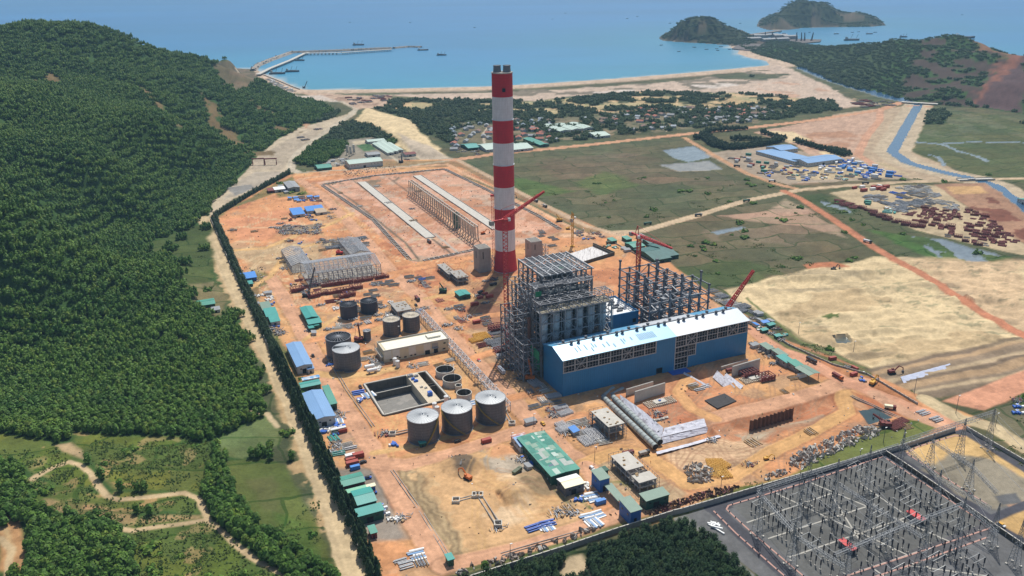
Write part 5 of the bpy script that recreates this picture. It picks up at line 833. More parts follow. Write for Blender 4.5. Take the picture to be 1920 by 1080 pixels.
# ================================================================ buildings from measured corners
def rect3(A, B, C, h):
    a, b, c = P(*A, h)[:2], P(*B, h)[:2], P(*C, h)[:2]; w_ = np.linalg.norm(b - a); l = np.linalg.norm(c - a); an = math.atan2(*(b - a)[::-1]); an2 = math.atan2(*(c - a)[::-1]) - math.pi / 2; an = (an * w_ + an2 * l) / (w_ + l) if abs(an - an2) < .6 else an
    k = (an - GA) / (math.pi / 2); 
    if abs(k - round(k)) < .18: an = GA + round(k) * math.pi / 2
    return a, w_, l, an
def shed(A, B, C, h, roof, wall, label, ridge='AC', pitch=.16, name='shed', cat='shed', group=None, ov=.5, open_=False, door=True, extra=None):
    a, w_, l, an = rect3(A, B, C, h); t = thing(name, (a[0], a[1], 0), an, label, cat, group); mb = MB(); hh = h - .1
    if open_: 
        for x in lin(.3, w_ - .3, max(2, int(w_ / 7) + 1)):
            for y in (.3, l - .3): mb.beam((x, y, 0), (x, y, hh), .3)
        mb.build('post', STEELD, t)
    else:
        mb.box((w_ / 2, l / 2, hh / 2), (w_, l, hh))
        if ridge == 'AC': mb.add([(0, 0, hh), (w_, 0, hh), (w_ / 2, 0, hh + w_ / 2 * pitch * .95), (0, l, hh), (w_, l, hh), (w_ / 2, l, hh + w_ / 2 * pitch * .95)], [(0, 1, 2), (5, 4, 3)])
        elif ridge == 'AB': mb.add([(0, 0, hh), (0, l, hh), (0, l / 2, hh + l / 2 * pitch * .95), (w_, 0, hh), (w_, l, hh), (w_, l / 2, hh + l / 2 * pitch * .95)], [(2, 1, 0), (3, 4, 5)])
        mb.build('wall', wall, t)
    mb = MB(); th_ = .22
    def sl(p, mi=0): mb.add([q for q in p] + [(q[0], q[1], q[2] - th_) for q in p], [(0, 1, 2, 3), (7, 6, 5, 4), (0, 4, 5, 1), (1, 5, 6, 2), (2, 6, 7, 3), (3, 7, 4, 0)], mi)
    if ridge == 'AC': r_ = h + .15 + w_ / 2 * pitch; e = h + .15 - ov * pitch; sl([(-ov, -ov, e), (w_ / 2, -ov, r_), (w_ / 2, l + ov, r_), (-ov, l + ov, e)]); sl([(w_ / 2, -ov, r_), (w_ + ov, -ov, e), (w_ + ov, l + ov, e), (w_ / 2, l + ov, r_)], 1 if extra else 0); mb.box((w_ / 2, l / 2, r_ + .03), (.6, l + 1, .12))
    elif ridge == 'AB': r_ = h + .15 + l / 2 * pitch; e = h + .15 - ov * pitch; sl([(-ov, -ov, e), (w_ + ov, -ov, e), (w_ + ov, l / 2, r_), (-ov, l / 2, r_)]); sl([(-ov, l / 2, r_), (w_ + ov, l / 2, r_), (w_ + ov, l + ov, e), (-ov, l + ov, e)], 1 if extra else 0); mb.box((w_ / 2, l / 2, r_ + .03), (w_ + 1, .6, .12))
    elif ridge == 'flat': mb.box((w_ / 2, l / 2, h + .15), (w_ + 2 * ov, l + 2 * ov, .5)) 
    else: sl([(-ov, -ov, h), (w_ + ov, -ov, h), (w_ + ov, l + ov, h + l * pitch * .5), (-ov, l + ov, h + l * pitch * .5)])
    mb.build('roof', [roof, extra] if extra else roof, t)
    if door and not open_ and w_ > 3:
        mb = MB(); dh = min(h * .6, 4); mb.box((w_ * .45, -.06, dh / 2), (min(4, w_ * .25), .2, dh)); mb.build('door', BLACK, t)
        nw = int(l / 5)
        if nw and h > 3.5: 
            mb = MB(); [mb.box((s, (i + .5) * l / nw, h * .62), (.2, 1.4, 1.0)) for i in range(nw) for s in (-.05, w_ + .05)]; mb.build('window', GLASSD, t)
        nw = int(w_ / 5)
        if nw > 1 and h > 3.5: mb = MB(); [mb.box(((i + .5) * w_ / nw, -.05, h * .62), (1.3, .2, .9)) for i in range(nw) if abs((i + .5) / nw - .45) > .13]; mb.build('window', GLASSD, t)
    return t, w_, l
shed((557,688),(585,682),(530,647),6.5,BLR,WALLW,'long pale blue gabled warehouse beside the hedge, the farther one',name='warehouse',cat='warehouse'); shed((577,693),(588,690),(574,685),3.6,BLR,WALLW,'small pale blue lean-to in front of the farther blue warehouse','flat')
shed((590,787.5),(627,778),(566,738),7,BLR,WALLW,'wide pale blue gabled warehouse beside the hedge, the nearer one',name='warehouse',cat='warehouse'); shed((620,758),(631,755),(604,729),5.5,GRNR,WALLG,'green lean-to shed against the nearer blue warehouse','mono')
shed((565,727),(601,719.5),(563,718),4.5,TEALR,WALLG,'long low teal-roofed shed between the two blue warehouses','AB'); shed((568,713),(599,708),(566,709),3.5,M('blue_white_roof',(.55,.62,.68),.5,col2=(.1,.3,.55),c2s=.3),WALLW,'narrow blue and white roofed shed behind the low teal shed','AB')
shed((574,597),(593,591),(562,577),6,TEALR,WALLG,'teal gabled shed standing between site roads, left of the black tanks'); shed((579,608),(603,604),(576,598),4.5,TEALR,WALLG,'square teal shed in front of the teal gabled shed','mono')
shed((580,616),(588,614),(578,611),3,TEALR,WALLG,'tiny teal hut left of its twin below the square teal shed','flat'); shed((590,611),(597,609),(588,607),3,TEALR,WALLG,'tiny teal hut right of its twin below the square teal shed','flat')
for a in (((493,582),(507,577),(486,570),GGR,'uppermost of three small teal huts beside the hedge'),((500,594),(520,589),(497,581),TEALR,'middle one of three small teal huts beside the hedge'),((508,604),(524,600),(505,594),TEALR,'lowest of three small teal huts beside the hedge')): shed(*a[:3],4,a[3],WALLW,a[4],'mono',name='hut',cat='hut')
shed((455,523),(481,519),(453,514),4,BLR2,WALLB,'bright blue roofed hut alone beside the hedge','mono',name='hut',cat='hut'); shed((463,533),(474,531),(462,528),3,TEALR,WALLG,'small green hut just below the bright blue hut','mono',name='hut',cat='hut')
shed((550,403),(572,401),(549,393),4,BLR2,WALLW,'square blue roofed office left of the coal yard','mono',name='office',cat='office'); shed((576,396),(608,392),(575,389),4,BLR2,WALLW,'long blue roofed office next to the square blue office','mono',name='office',cat='office'); shed((594,399),(613,397),(592,393),3.5,TANR,WALLW,'tan roofed hut in front of the long blue office','mono',name='hut',cat='hut')
shed((541,353),(561,350),(538,341),6,GREYR,WALLY,'grey roofed workshop near the far left corner of the site',name='workshop',cat='workshop'); shed((515,356),(535,354),(514,352),4,WHITE,WALLW,'white roofed hut beside the grey workshop','mono',name='hut',cat='hut'); shed((503,358),(516,357),(502,354),3.5,RUST,WALLM,'rust-red shed left of the white roofed hut','mono')
shed((1034,893),(1086,878),(982,818),6.5,GRNR,WALLG,'long shed with a patched green and grey sheet roof by the main junction',name='workshop',cat='workshop',pitch=.06)
shed((1060,915),(1096,906),(1046,898),6,CRR,STEELD,'shed with a cream and white curved roof below the patched green shed','AB',name='shelter',cat='shelter',extra=WHITE)
shed((976,837),(990,833),(964,822),5,BLR,WALLW,'small pale blue roofed block at the upper end of the patched green shed','mono'); shed((962,822),(985,815),(960,817),4,M('red_white_roof',(.5,.25,.22),.6,col2=(.7,.7,.7),c2s=.3),WALLW,'low red and white roofed strip hut beside the tank road','AB')
shed((1125,900),(1139,892),(1109,884),9,GGR,WALLB,'blue two-storey guard block with grey-green roof, the upper one','mono',name='guard_block',cat='guard house'); shed((1183,960),(1197,950),(1166,937),9,GGR,WALLB,'blue two-storey guard block with grey-green roof, the one near the wall','mono',name='guard_block',cat='guard house')
shed((1131,884),(1140,881),(1128,877),4.5,WALLG,WALLG,'small dark green hut behind the upper guard block','flat',name='hut',cat='hut'); shed((1159,938),(1169,933),(1137,912),4.5,GGR,WALLY,'narrow open canopy between the two blue guard blocks','mono',name='canopy',cat='canopy',open_=True)
shed((1212,939),(1253,925),(1200,927),6.5,GGR,WALLG,'dark green hall with grey-green roof near the substation wall','mono',name='store',cat='store')
shed((643,912),(682,899),(633,896),6,GRNR,WALLM,'green roofed maroon shed on the gravel strip beside the hedge','AB'); shed((652,924),(686,914),(650,919),5,M('mint_roof',(.2,.5,.32),.5),WALLG,'narrow mint roofed shed behind the big teal sheds','mono'); shed((687,915),(703,910),(685,911),4,CRR,WALLB,'cream roofed container shop next to the mint roof','flat')
shed((671,947),(705,937),(657,922),7,TEALR,WALLG,'big teal sheet-roofed shed beside the hedge','AB'); shed((672,968),(717,952),(667,956),6,TEALR,WALLG,'lower teal shed attached in front of the big teal shed','mono'); shed((696,1000),(706,996),(690,988),4,GRNR,WALLM,'small green roofed kiosk with a red side below the teal sheds','mono',name='hut',cat='hut'); shed((841,1051),(851,1048),(834,1041),4,TEALR,WALLG,'lone green sentry hut at the lower road corner','flat',name='hut',cat='hut'); shed((788,832),(798,830),(787,828),3,TEALR,WALLG,'tiny green hut at the foot of the leftmost front tank','flat',name='hut',cat='hut')
for i, a in enumerate((((1440,655),(1449,651),(1424,646)),((1466,668),(1472,663),(1449,657)),((1475,680),(1486,675),(1462,668)),((1495,689),(1506,684),(1480,678)))): shed(*a,4.5,(GGR,GGR,TEALR,GRNR)[i],WALLY,('first and farthest','second','third','fourth')[i] + ' green roofed site office in the row along the right road','mono',name='office',cat='office',group='offices along the right site road')
shed((1517,704),(1535,698),(1494,689),6,GGR,WALLY,'open shelter with pale green roof at the end of the right office row','AC',name='shelter',cat='shelter',open_=True)
shed((1228,488),(1257,482),(1199,466),4,M('dark_teal_roof',(.035,.12,.11),.6,var=.3,vs_=.2),WALLG,'wide dark teal barrack outside the right fence','AB',name='barrack',cat='barrack'); shed((1256,480),(1270,476),(1221,458),4,MATS['dark_teal_roof'],WALLG,'long narrow dark teal barrack next to the field edge','AB',name='barrack',cat='barrack'); shed((1218,457),(1232,454),(1204,448),4,MATS['dark_teal_roof'],WALLG,'short dark teal barrack at the upper end of the long ones','AB',name='barrack',cat='barrack'); shed((1188,464),(1202,458),(1168,456),4,GRNR,WALLG,'green roofed barrack beside the dusty junction','AB',name='barrack',cat='barrack')
shed((1147,452),(1156,450),(1142,447),3.5,GRNR,WALLG,'small green hut left of the junction barracks','mono',name='hut',cat='hut'); shed((1175,449),(1184,447),(1168,444),3.5,GRNR,WALLG,'small green hut on the upper side of the junction barracks','mono',name='hut',cat='hut'); shed((1200,444),(1209,442),(1194,440),3.5,GREYR,WALLY,'small grey hut beside the paved road junction','mono',name='hut',cat='hut')
shed((862,555),(880,550),(856,546),4,TEALR,WALLG,'teal double hut in the open ground left of the boilers','AC',name='hut',cat='hut')
shed((655,308),(717,301),(654,300),8,PALER,WALLW,'long pale green roofed plant hall just outside the far fence','AB',name='plant_hall',cat='hall'); 
for i in range(3): shed((727 + i * 9, 287 - i * 2.5),(735 + i * 9, 285 - i * 2.5),(703 + i * 9, 268 - i * 2.5),4,PALER,WALLW,('left','middle','right')[i] + ' one of three parallel pale teal dormitory rows in the far camp','AC',name='dormitory',cat='dormitory',group='dormitory rows of the far camp')
shed((690,266),(720,262),(687,262),4,PALER,WALLW,'pale roofed block at the top of the far camp','AB'); shed((596,316),(620,312),(595,309),4,GRNR,WALLG,'green roofed shed at the left end of the far camp','AB'); shed((690,291),(712,288),(688,286),4,GREYR,WALLW,'grey roofed block behind the plant hall','AB'); shed((760,290),(778,287),(758,286),4,RUST,WALLW,'red roofed block right of the dormitory rows','AB')
for i, (a, b) in enumerate(((652, 284), (658, 286), (664, 283))): q = P(a, b + 6); t = thing('batching_silo', q, 0, ('left', 'middle', 'right')[i] + ' one of three grey cement silos in the far camp', 'silo', 'cement silos'); mb = MB(); mb.cyl((0, 0, 5), (0, 0, 16), 2, 2, 14); mb.cyl((0, 0, 2.5), (0, 0, 5), .5, 2, 14); mb.build('vessel', CONCL, t); mb = MB(); [mb.beam((x, y, 0), (x, y, 6), .4) for x in (-1.6, 1.6) for y in (-1.6, 1.6)]; mb.build('leg', STEEL, t)
shed((878,278),(901,276),(876,270),4,TEALR,WALLG,'teal roofed yard shed left of the village lane','AB'); shed((912,281),(950,278),(908,270),4,PALER,WALLW,'pale teal roofed sheds left of the chimney by the red road','AB'); shed((962,281),(1000,277),(958,270),4,PALER,WALLW,'pale teal roofed sheds right of the chimney by the red road','AB'); shed((1013,272),(1028,270),(1003,258),4,GRNR,WALLG,'diagonal teal roofed row right of the chimney','AC')
for i in range(3): shed((1050 + i * 22, 246 - i * 2.5),(1070 + i * 22, 244 - i * 2.5),(1036 + i * 22, 233 - i * 1.5),4,PALER,WALLW,('left','middle','right')[i] + ' one of three big pale blue-green greenhouses in the village','AC',name='greenhouse',cat='greenhouse',group='village greenhouses')
shed((1117,256),(1144,253),(1111,248),4,PALER,WALLW,'separate low greenhouse by the village ditch','AB',name='greenhouse',cat='greenhouse'); shed((996,243),(1012,242),(995,240),4,TILE,WALLW,'long red roofed village building','AB'); shed((996,238),(1003,237.5),(996,236),5,TILE,WALLW,'short red roofed village building behind the long one','AB')
shed((1490,303),(1525,297),(1432,282),5,BLR,WALLW,'large sky-blue roofed camp hall among dark casuarina rows','flat',name='camp_hall',cat='hall'); shed((1515,306),(1578,297),(1498,297),6,BLR,WALLW,'sky-blue gabled hall at the front of the camp','AB',name='camp_hall',cat='hall'); shed((1464,282),(1500,279),(1448,274),6,BLR,WALLW,'sky-blue roofed hall at the rear left of the camp','AB',name='camp_hall',cat='hall')
shed((371,574),(403,569),(369,564),4,GRNR,WALLG,'green roofed house beside the dirt track outside the hedge','AB',name='house',cat='house'); shed((376,585),(384,584),(375,582),3,GREYR,WALLW,'small grey hut below the green roofed track house','mono',name='hut',cat='hut'); shed((398,582),(412,579),(396,577),3,GREYR,WALLW,'pale grey hut right of the green roofed track house','mono',name='hut',cat='hut')
shed((1908,372),(1932,384),(1904,360),4,TEALR,WALLW,'teal roofed row on the canal bank','AC')
for i, (px, py, s) in enumerate(((28, 46, 12), (46, 50, 16), (14, 42, 8))):
    q = PG(px, py); t = thing('hilltop_house', (q[0], q[1], q[2]), .4 + i, ('red roofed hall on the summit of the left hill', 'wide red roofed temple hall just below the summit', 'small red roofed annex at the left edge of the summit')[i], 'house', 'red roofed buildings on the hilltop'); mb = MB(); mb.box((0, 0, 2), (s, s * .6, 8)); mb.build('wall', WALLW, t); mb = MB(); mb.add([(-s * .6, -s * .4, 5.8), (s * .6, -s * .4, 5.8), (s * .6, s * .4, 5.8), (-s * .6, s * .4, 5.8), (-s * .4, 0, 9), (s * .4, 0, 9)], [(0, 1, 5, 4), (2, 3, 4, 5), (1, 2, 5), (3, 0, 4), (3, 2, 1, 0)]); mb.build('roof', TILE, t)
# village houses
hm_ = []
for k in range(5):
    R = random.Random(k); w_, l, h = R.uniform(7, 11), R.uniform(9, 15), 3.4; mb = MB(); mb.box((0, 0, h / 2), (w_, l, h)); mb.add([(-w_ / 2, -l / 2, h), (w_ / 2, -l / 2, h), (0, -l / 2, h + 2), (-w_ / 2, l / 2, h), (w_ / 2, l / 2, h), (0, l / 2, h + 2)], [(0, 1, 2), (5, 4, 3)]); wm = mb.mesh('wall', WALLW)
    mb = MB(); e = .6; mb.add([(-w_ / 2 - e, -l / 2 - e, h - .2), (0, -l / 2 - e, h + 2.1), (0, l / 2 + e, h + 2.1), (-w_ / 2 - e, l / 2 + e, h - .2), (w_ / 2 + e, -l / 2 - e, h - .2), (w_ / 2 + e, l / 2 + e, h - .2)], [(0, 1, 2, 3), (1, 4, 5, 2)]); hm_.append((wm, mb.mesh('roof', (TILE, GREYR, M('brown_tile', (.2, .12, .09), .8, var=.2), GREYR, M('blue_grey_roof', (.22, .27, .32), .6))[k])))
R = random.Random(77); nh = 0
vpol = [pw(p) for p in ([(870,232),(925,228),(925,262),(870,268)], [(960,225),(1035,222),(1035,258),(960,262)], [(1080,222),(1200,205),(1380,200),(1470,205),(1440,226),(1280,240),(1160,248),(1150,236)], [(840,240),(870,236),(870,285),(845,285)], [(1000,262),(1040,255),(1050,270),(1010,275)])]; placed = []
while nh < 150:
    p = vpol[R.choice((0, 1, 2, 2, 2, 2, 3, 4))]; x = R.uniform(p[:, 0].min(), p[:, 0].max()); y = R.uniform(p[:, 1].min(), p[:, 1].max())
    if sdpoly(np.array([x]), np.array([y]), p)[0] < 3 or any((x - a) ** 2 + (y - b) ** 2 < 330 for a, b in placed): 
        if R.random() < .002: break
        continue
    placed.append((x, y)); k = R.randrange(5); t = thing('village_house', (x, y, 0), R.choice((0, 1.57, .3, -.2, 1.2)), ('red tiled house', 'grey roofed house', 'brown tiled house', 'grey roofed house', 'blue-grey roofed house')[k] + ' among the trees of the coastal village', 'house', 'houses of the coastal village'); nh += 1
    for nm, me in (('wall', hm_[k][0]), ('roof', hm_[k][1])): o = bpy.data.objects.new(nm, me); COL.objects.link(o); o.parent = t
# ---- cream building, concrete frames
a, w_, l, an = rect3((719,660),(837,632),(701,644),9.5); t = thing('service_building', (a[0], a[1], 0), an, 'long cream rendered building with a white flat roof behind the sunken basin', 'building'); h = 9.5
mb = MB(); mb.box((w_ / 2, l / 2, h / 2), (w_, l, h)); mb.build('wall', CREAM, t); mb = MB(); mb.box((w_ / 2 + 1, l / 2 - .5, h + .12), (w_ - 3, l - 4, .3)); mb.box((w_ * .82, l * .55, h + .9), (w_ * .2, l * .35, 1.6)); mb.build('roof', M('white_roof_membrane', (.78, .74, .62), .8, var=.08, vs_=.3), t)
mb = MB(); [mb.box(c, d) for c, d in (((w_ / 2, .2, h + .5), (w_, .4, 1)), ((w_ / 2, l - .2, h + .6), (w_, .4, 1.2)), ((.2, l / 2, h + .5), (.4, l - .8, 1)), ((w_ - .2, l / 2, h + .5), (.4, l - .8, 1)), ((-1.2, l / 2, h * .55), (2.2, l, .4)), ((w_ / 2, l + 1, h - 1), (w_ * .96, 2, .5)))]; [mb.box((-2.2, y, h / 2), (.25, .25, h)) for y in lin(.5, l - .5, 8)]; mb.build('parapet', CONCL, t)
mb = MB(); [mb.box((x, -.06, 6), (w_ * .11, .16, 6.6)) for x in (w_ * .06, w_ * .185, w_ * .43, w_ * .66)]; mb.build('pale_panel', M('pale_render', (.66, .64, .56), .85), t)
for x, z, d in ((.1, 1.6, 1.8), (.2, 3.4, 1.8), (.235, 2.0, 1.5), (.32, 1.7, 2), (.41, 2, 1.6), (.47, 2.1, 1.6), (.93, 7, 1.8), (.92, 2.2, 2.2)): mb = MB(); mb.box((w_ * x, -.1, z), (d, .2, 1.0)); mb.build('window', BLACK, t)
for x, d in ((.66, 4), (.79, 3.4)): mb = MB(); mb.box((w_ * x, -.1, 1.9), (d, .25, 3.6)); mb.build('door', BLACK, t)
mb = MB(); mb.box((w_ * .78, -.1, 6.6), (5, .3, 4)); mb.box((w_ * .78, -1, 4.6), (5.4, 2, .3)); mb.build('balcony', CONC, t)
def cframe(A, B, C, h, label, nx=3, ny=5, roofm=CONCL, full=1., scaff=True, name='unfinished_building', slabs=2):
    a, w_, l, an = rect3(A, B, C, h); t = thing(name, (a[0], a[1], 0), an, label, 'building frame'); mb = MB()
    for x in lin(.4, w_ - .4, nx):
        for y in lin(.4, l - .4, ny): mb.box((x, y, h / 2 - .3), (.7, .7, h))
    for k in range(slabs): z = h * (k + 1) / slabs; [mb.box((w_ / 2, y, z - .5), (w_, .5, .7)) for y in lin(.4, l - .4, ny)]; [mb.box((x, l / 2, z - .5), (.5, l, .7)) for x in lin(.4, w_ - .4, nx)]
    mb.build('column_frame', CONC, t); mb = MB(); mb.box((w_ / 2, l * (1 - full / 2), h + .05), (w_ + 1, l * full, .4)) if full == 1 else (mb.box((w_ / 2, l * .72, h + .05), (w_ + 1, l * .56, .4)), mb.box((w_ / 2, l * .13, h + .05), (w_ + 1, l * .26, .4)))
    mb.build('roof_slab', roofm, t)
    if full != 1: mb = MB(); [mb.beam((x, l * .26, h), (x, l * .44, h), .22) for x in lin(.5, w_ - .5, 14)]; mb.build('rebar_mat', M('rebar_dark', (.1, .08, .07), .8), t)
    if slabs > 1: mb = MB(); mb.box((w_ / 2, l / 2, h / 2), (w_ + .6, l + .6, .3)); mb.build('floor_slab', CONC, t)
    if scaff:
        mb = MB()
        for x in lin(-1.4, w_ + 1.4, max(4, int(w_ / 2.2))): [mb.beam((x, y, 0), (x, y, h + 1), .14) for y in (-1.3, l + 1.3)]
        for y in lin(-1.3, l + 1.3, max(4, int(l / 2.2))): [mb.beam((x, y, 0), (x, y, h + 1), .14) for x in (-1.4, w_ + 1.4)]
        for z in lin(1.5, h + 1, max(3, int(h / 1.8))): lines(mb, [(-1.4, -1.3, z), (w_ + 1.4, -1.3, z), (w_ + 1.4, l + 1.3, z), (-1.4, l + 1.3, z)], .16, 0, True)
        mb.build('scaffolding', STEELD, t)
    R = random.Random(int(A[0])); mb = MB(); [mb.box((R.uniform(1, w_ - 1), R.uniform(1, l * .9), h + .5), (R.uniform(.6, 2), R.uniform(.4, 1.4), R.uniform(.3, .8))) for k in range(9)]; mb.build('loose_formwork', WOOD, t)
    return t
cframe((1142,801),(1168,792),(1111,771),9,'unfinished two-storey concrete block wrapped in scaffolding left of the big pipes'); cframe((1200,906),(1231,897),(1146,855),7,'long unfinished concrete block with a gap of bare rebar in its roof slab',full=.5,nx=3,ny=7)
cframe((746,585),(767,577),(733,569),6.5,'small concrete block with scaffolding near the pipe rack start',roofm=CONC); cframe((842,515),(851,511),(820,496),6,'low left concrete pump frame left of the chimney',roofm=CONC); cframe((858,522),(872,516),(844,509),7,'low right concrete pump frame left of the chimney',roofm=CONC)
for A, B, C, h, lb in (((899,512),(917,506),(885,504),25,'tall concrete silo block left of the chimney foot'),((996,489),(1012,483),(980,484),20,'tall concrete silo block right of the chimney foot')):
    a, w_, l, an = rect3(A, B, C, 0); t = thing('concrete_block', (a[0], a[1], 0), GA, lb, 'building'); w_, l = 13, 15; mb = MB(); mb.box((w_ / 2, l / 2, h / 2), (w_, l, h)); mb.build('wall', CONC, t); mb = MB(); [mb.box((w_ / 2, y, h + .3), (w_ - 1, .8, .6)) for y in lin(1, l - 1, 5)]; [mb.box((x, l / 2, h + .3), (.6, l - 2.6, .5)) for x in (.6, w_ - .6)]; mb.build('roof_beam', CONCL, t); mb = MB(); mb.box((w_ * .35, -.05, h * .72), (.8, .2, h * .3)); mb.box((-.05, l * .5, h * .7), (.2, .9, h * .3)); mb.build('slot', BLACK, t)
    mb = MB(); frame(mb, lin(w_ + .5, w_ + 7, 3), lin(0, 7, 2), lin(0, 14, 4), .3, .3, .25, 3, brace=1); mb.build('side_scaffold', STEEL, t)
# steel shells of warehouses
def skeleton(A, B, C, h, rise, label, nx, ny, ridge='AB'):
    a, w_, l, an = rect3(A, B, C, 0); t = thing('steel_warehouse', (a[0], a[1], 0), an, label, 'steel frame', 'bare steel warehouse frames'); mb = MB()
    if ridge == 'AB':
        for x in lin(0, w_, nx):
            mb.beam((x, 0, 0), (x, 0, h), .5); mb.beam((x, l, 0), (x, l, h), .5); mb.beam((x, 0, h), (x, l / 2, h + rise), .5); mb.beam((x, l, h), (x, l / 2, h + rise), .5)
        pur = MB(); [pur.beam((0, y, h + .35 + rise * (1 - abs(y - l / 2) / (l / 2))), (w_, y, h + .35 + rise * (1 - abs(y - l / 2) / (l / 2))), .28) for y in lin(0, l, ny)]; [pur.beam((0, 0, z), (w_, 0, z), .25) for z in lin(1.5, h, 6)]; [pur.beam((0, l, z), (w_, l, z), .22) for z in lin(1.5, h, 5)]
        [pur.beam((x, y, z), (x, y + 2, z), .2) for x in (0, w_) for y in lin(0, l - 2, int(l / 2)) for z in lin(2, h, 4)]; [pur.beam((w_ * i / nx / 2, 0, 0), (w_ * i / nx / 2, 0, h), .18) for i in range(2 * nx)]
        for i in range(0, nx - 1, 2): x0, x1 = w_ * i / (nx - 1), w_ * (i + 1) / (nx - 1); pur.beam((x0, 0, h), (x1, l / 2, h + rise), .22); pur.beam((x1, 0, h), (x0, l / 2, h + rise), .22); pur.beam((x0, -.1, 0), (x1, -.1, h), .22); pur.beam((x1, -.1, 0), (x0, -.1, h), .22)
    else:
        for y in lin(0, l, ny): mb.beam((0, y, 0), (0, y, h), .5); mb.beam((w_, y, 0), (w_, y, h), .5); mb.beam((0, y, h), (w_ / 2, y, h + rise), .5); mb.beam((w_, y, h), (w_ / 2, y, h + rise), .5)
        pur = MB(); [pur.beam((x, 0, h + .35 + rise * (1 - abs(x - w_ / 2) / (w_ / 2))), (x, l, h + .35 + rise * (1 - abs(x - w_ / 2) / (w_ / 2))), .28) for x in lin(0, w_, nx)]; [pur.beam((x, 0, z), (x, l, z), .22) for x in (0, w_) for z in lin(1.5, h, 4)]; [pur.beam((x, 0, 0), (x, 0, h + rise * (1 - abs(x - w_ / 2) / (w_ / 2))), .25) for x in lin(0, w_, 7)]
    mb.build('portal_frame', STEEL, t); pur.build('purlin', M('purlin_steel', (.42, .44, .47), .5, var=.2), t); mb = MB(); mb.box((w_ / 2, l / 2, .12), (w_, l, .3)); mb.build('floor_slab', M('dusty_slab', (.40, .36, .30), .9, var=.25, vs_=.2, col2=(.28, .24, .2), c2s=.15), t)
skeleton((580,537),(711,512),(564,513),12,4.5,'longest bare steel warehouse frame, behind the rust-red steel stacks',16,30); skeleton((548,513),(583,505),(527,482),8,3,'left bare steel warehouse frame near the hedge side',24,12,'AC'); skeleton((659,491),(694,484),(640,463),8,3,'right bare steel warehouse frame beside the main diagonal road',24,14,'AC')
# coal yard row of frames
a = P(771, 366); b = P(893, 458); d = b - a; Lr = np.linalg.norm(d); t = thing('conveyor_frame_row', a, math.atan2(d[1], d[0]), 'long row of tall concrete columns standing along the middle of the coal yard', 'frame row'); mb = MB(); nn = 30
for i in range(nn):
    x = Lr * i / (nn - 1)
    for s in (-1, 1): pts = [(x, s * 6.2, .2), (x, s * 4.4, 1.4), (x, s * 3.0, 4), (x, s * 2.5, 8), (x, s * 2.3, 20.5)]; lines(mb, pts, .95)
    mb.beam((x, -2.5, 11), (x, 2.5, 11), .6); mb.beam((x, -2.3, 20.2), (x, 2.3, 20.2), .8)
mb.build('column', M('column_concrete', (.42, .37, .31), .85), t); mb = MB(); [mb.box((Lr / 2, s * 2.3, 20.9), (Lr + 1, .8, .9)) for s in (-1, 1)]; mb.build('top_beam', CONCL, t); mb = MB(); mb.box((Lr * .72, 2.3, 10), (5, 6, 19)); mb.build('green_net', M('dark_green_net', (.03, .12, .08), .8), t)
for q0, q1, lb in (((678,342),(807,446),'long pale concrete rail slab in the left part of the coal yard'), ((782,330),(932,430),'long pale concrete rail slab in the right part of the coal yard')):
    a = P(*q0)[:2]; b = P(*q1)[:2]; t = thing('rail_slab', (0, 0, 0), 0, lb, 'slab', 'rail slabs of the coal yard'); mb = MB(); wallseg(mb, a, b, 11, .1, .9); mb.build('slab', CONCL, t)
    n_ = np.array([-(b - a)[1], (b - a)[0]]) / np.linalg.norm(b - a) * 6.2; mb = MB(); wallseg(mb, a + n_, b + n_, .5, .1, 1.3); wallseg(mb, a - n_, b - n_, .5, .1, 1.3); mb.build('kerb_wall', CONC, t)
for q, lb in (([(605,348),(700,412),(768,487)], 'concrete drain along the left edge of the coal yard'), ([(835,318),(905,352),(1010,405),(1050,430)], 'concrete drain along the right edge of the coal yard'), ([(606,346),(700,330),(835,317)], 'concrete drain along the far edge of the coal yard'), ([(795,489),(880,471),(905,463)], 'concrete kerb along the near edge of the coal yard')):
    p = pw(q); mb = MB(); 
    for a, b in zip(p[:-1], p[1:]):
        n_ = np.array([-(b - a)[1], (b - a)[0]]) / np.linalg.norm(b - a) * 2.2
        for s in (-1, 1): wallseg(mb, a + s * n_, b + s * n_, .5, -.2, .9)
        L_ = np.linalg.norm(b - a)
        for k in range(int(L_ / 6)): c = a + (b - a) * k * 6 / L_; mb.box((c[0], c[1], .8), (1.2, 4.6, .5), math.atan2(b[1] - a[1], b[0] - a[0]))
    tag(mb.build('drain', CONC), lb, 'drain', 'coal yard drains')
# pipe rack
a = W(-44.5, 190); t = thing('pipe_rack', a, GA - math.pi / 2, 'long grey lattice pipe rack running diagonally past the tanks', 'pipe rack'); mb = MB(); LR = 192; nb = 32
for i in range(nb + 1):
    x = LR * i / nb; [mb.beam((x, y, 0), (x, y, 6.6), .34) for y in (-2.6, 2.6)]; [mb.beam((x, -2.6, z), (x, 2.6, z), .32) for z in (4, 6.5)]
    if i < nb: x1 = LR * (i + 1) / nb; [mb.beam((x, y, 4 if i % 2 else 6.5), (x1, y, 6.5 if i % 2 else 4), .26) for y in (-2.6, 2.6)]; mb.beam((x, -2.6, 6.5), (x1, 2.6, 6.5), .26); mb.beam((x1, -2.6, 6.5), (x, 2.6, 6.5), .26)
mb.build('lattice', M('rack_steel', (.45, .45, .46), .5, var=.2), t); mb = MB(); [mb.beam((0, y, z), (LR, y, z), .36) for y in (-2.6, 2.6) for z in (4, 6.5)]; mb.build('chord', MATS['rack_steel'], t)
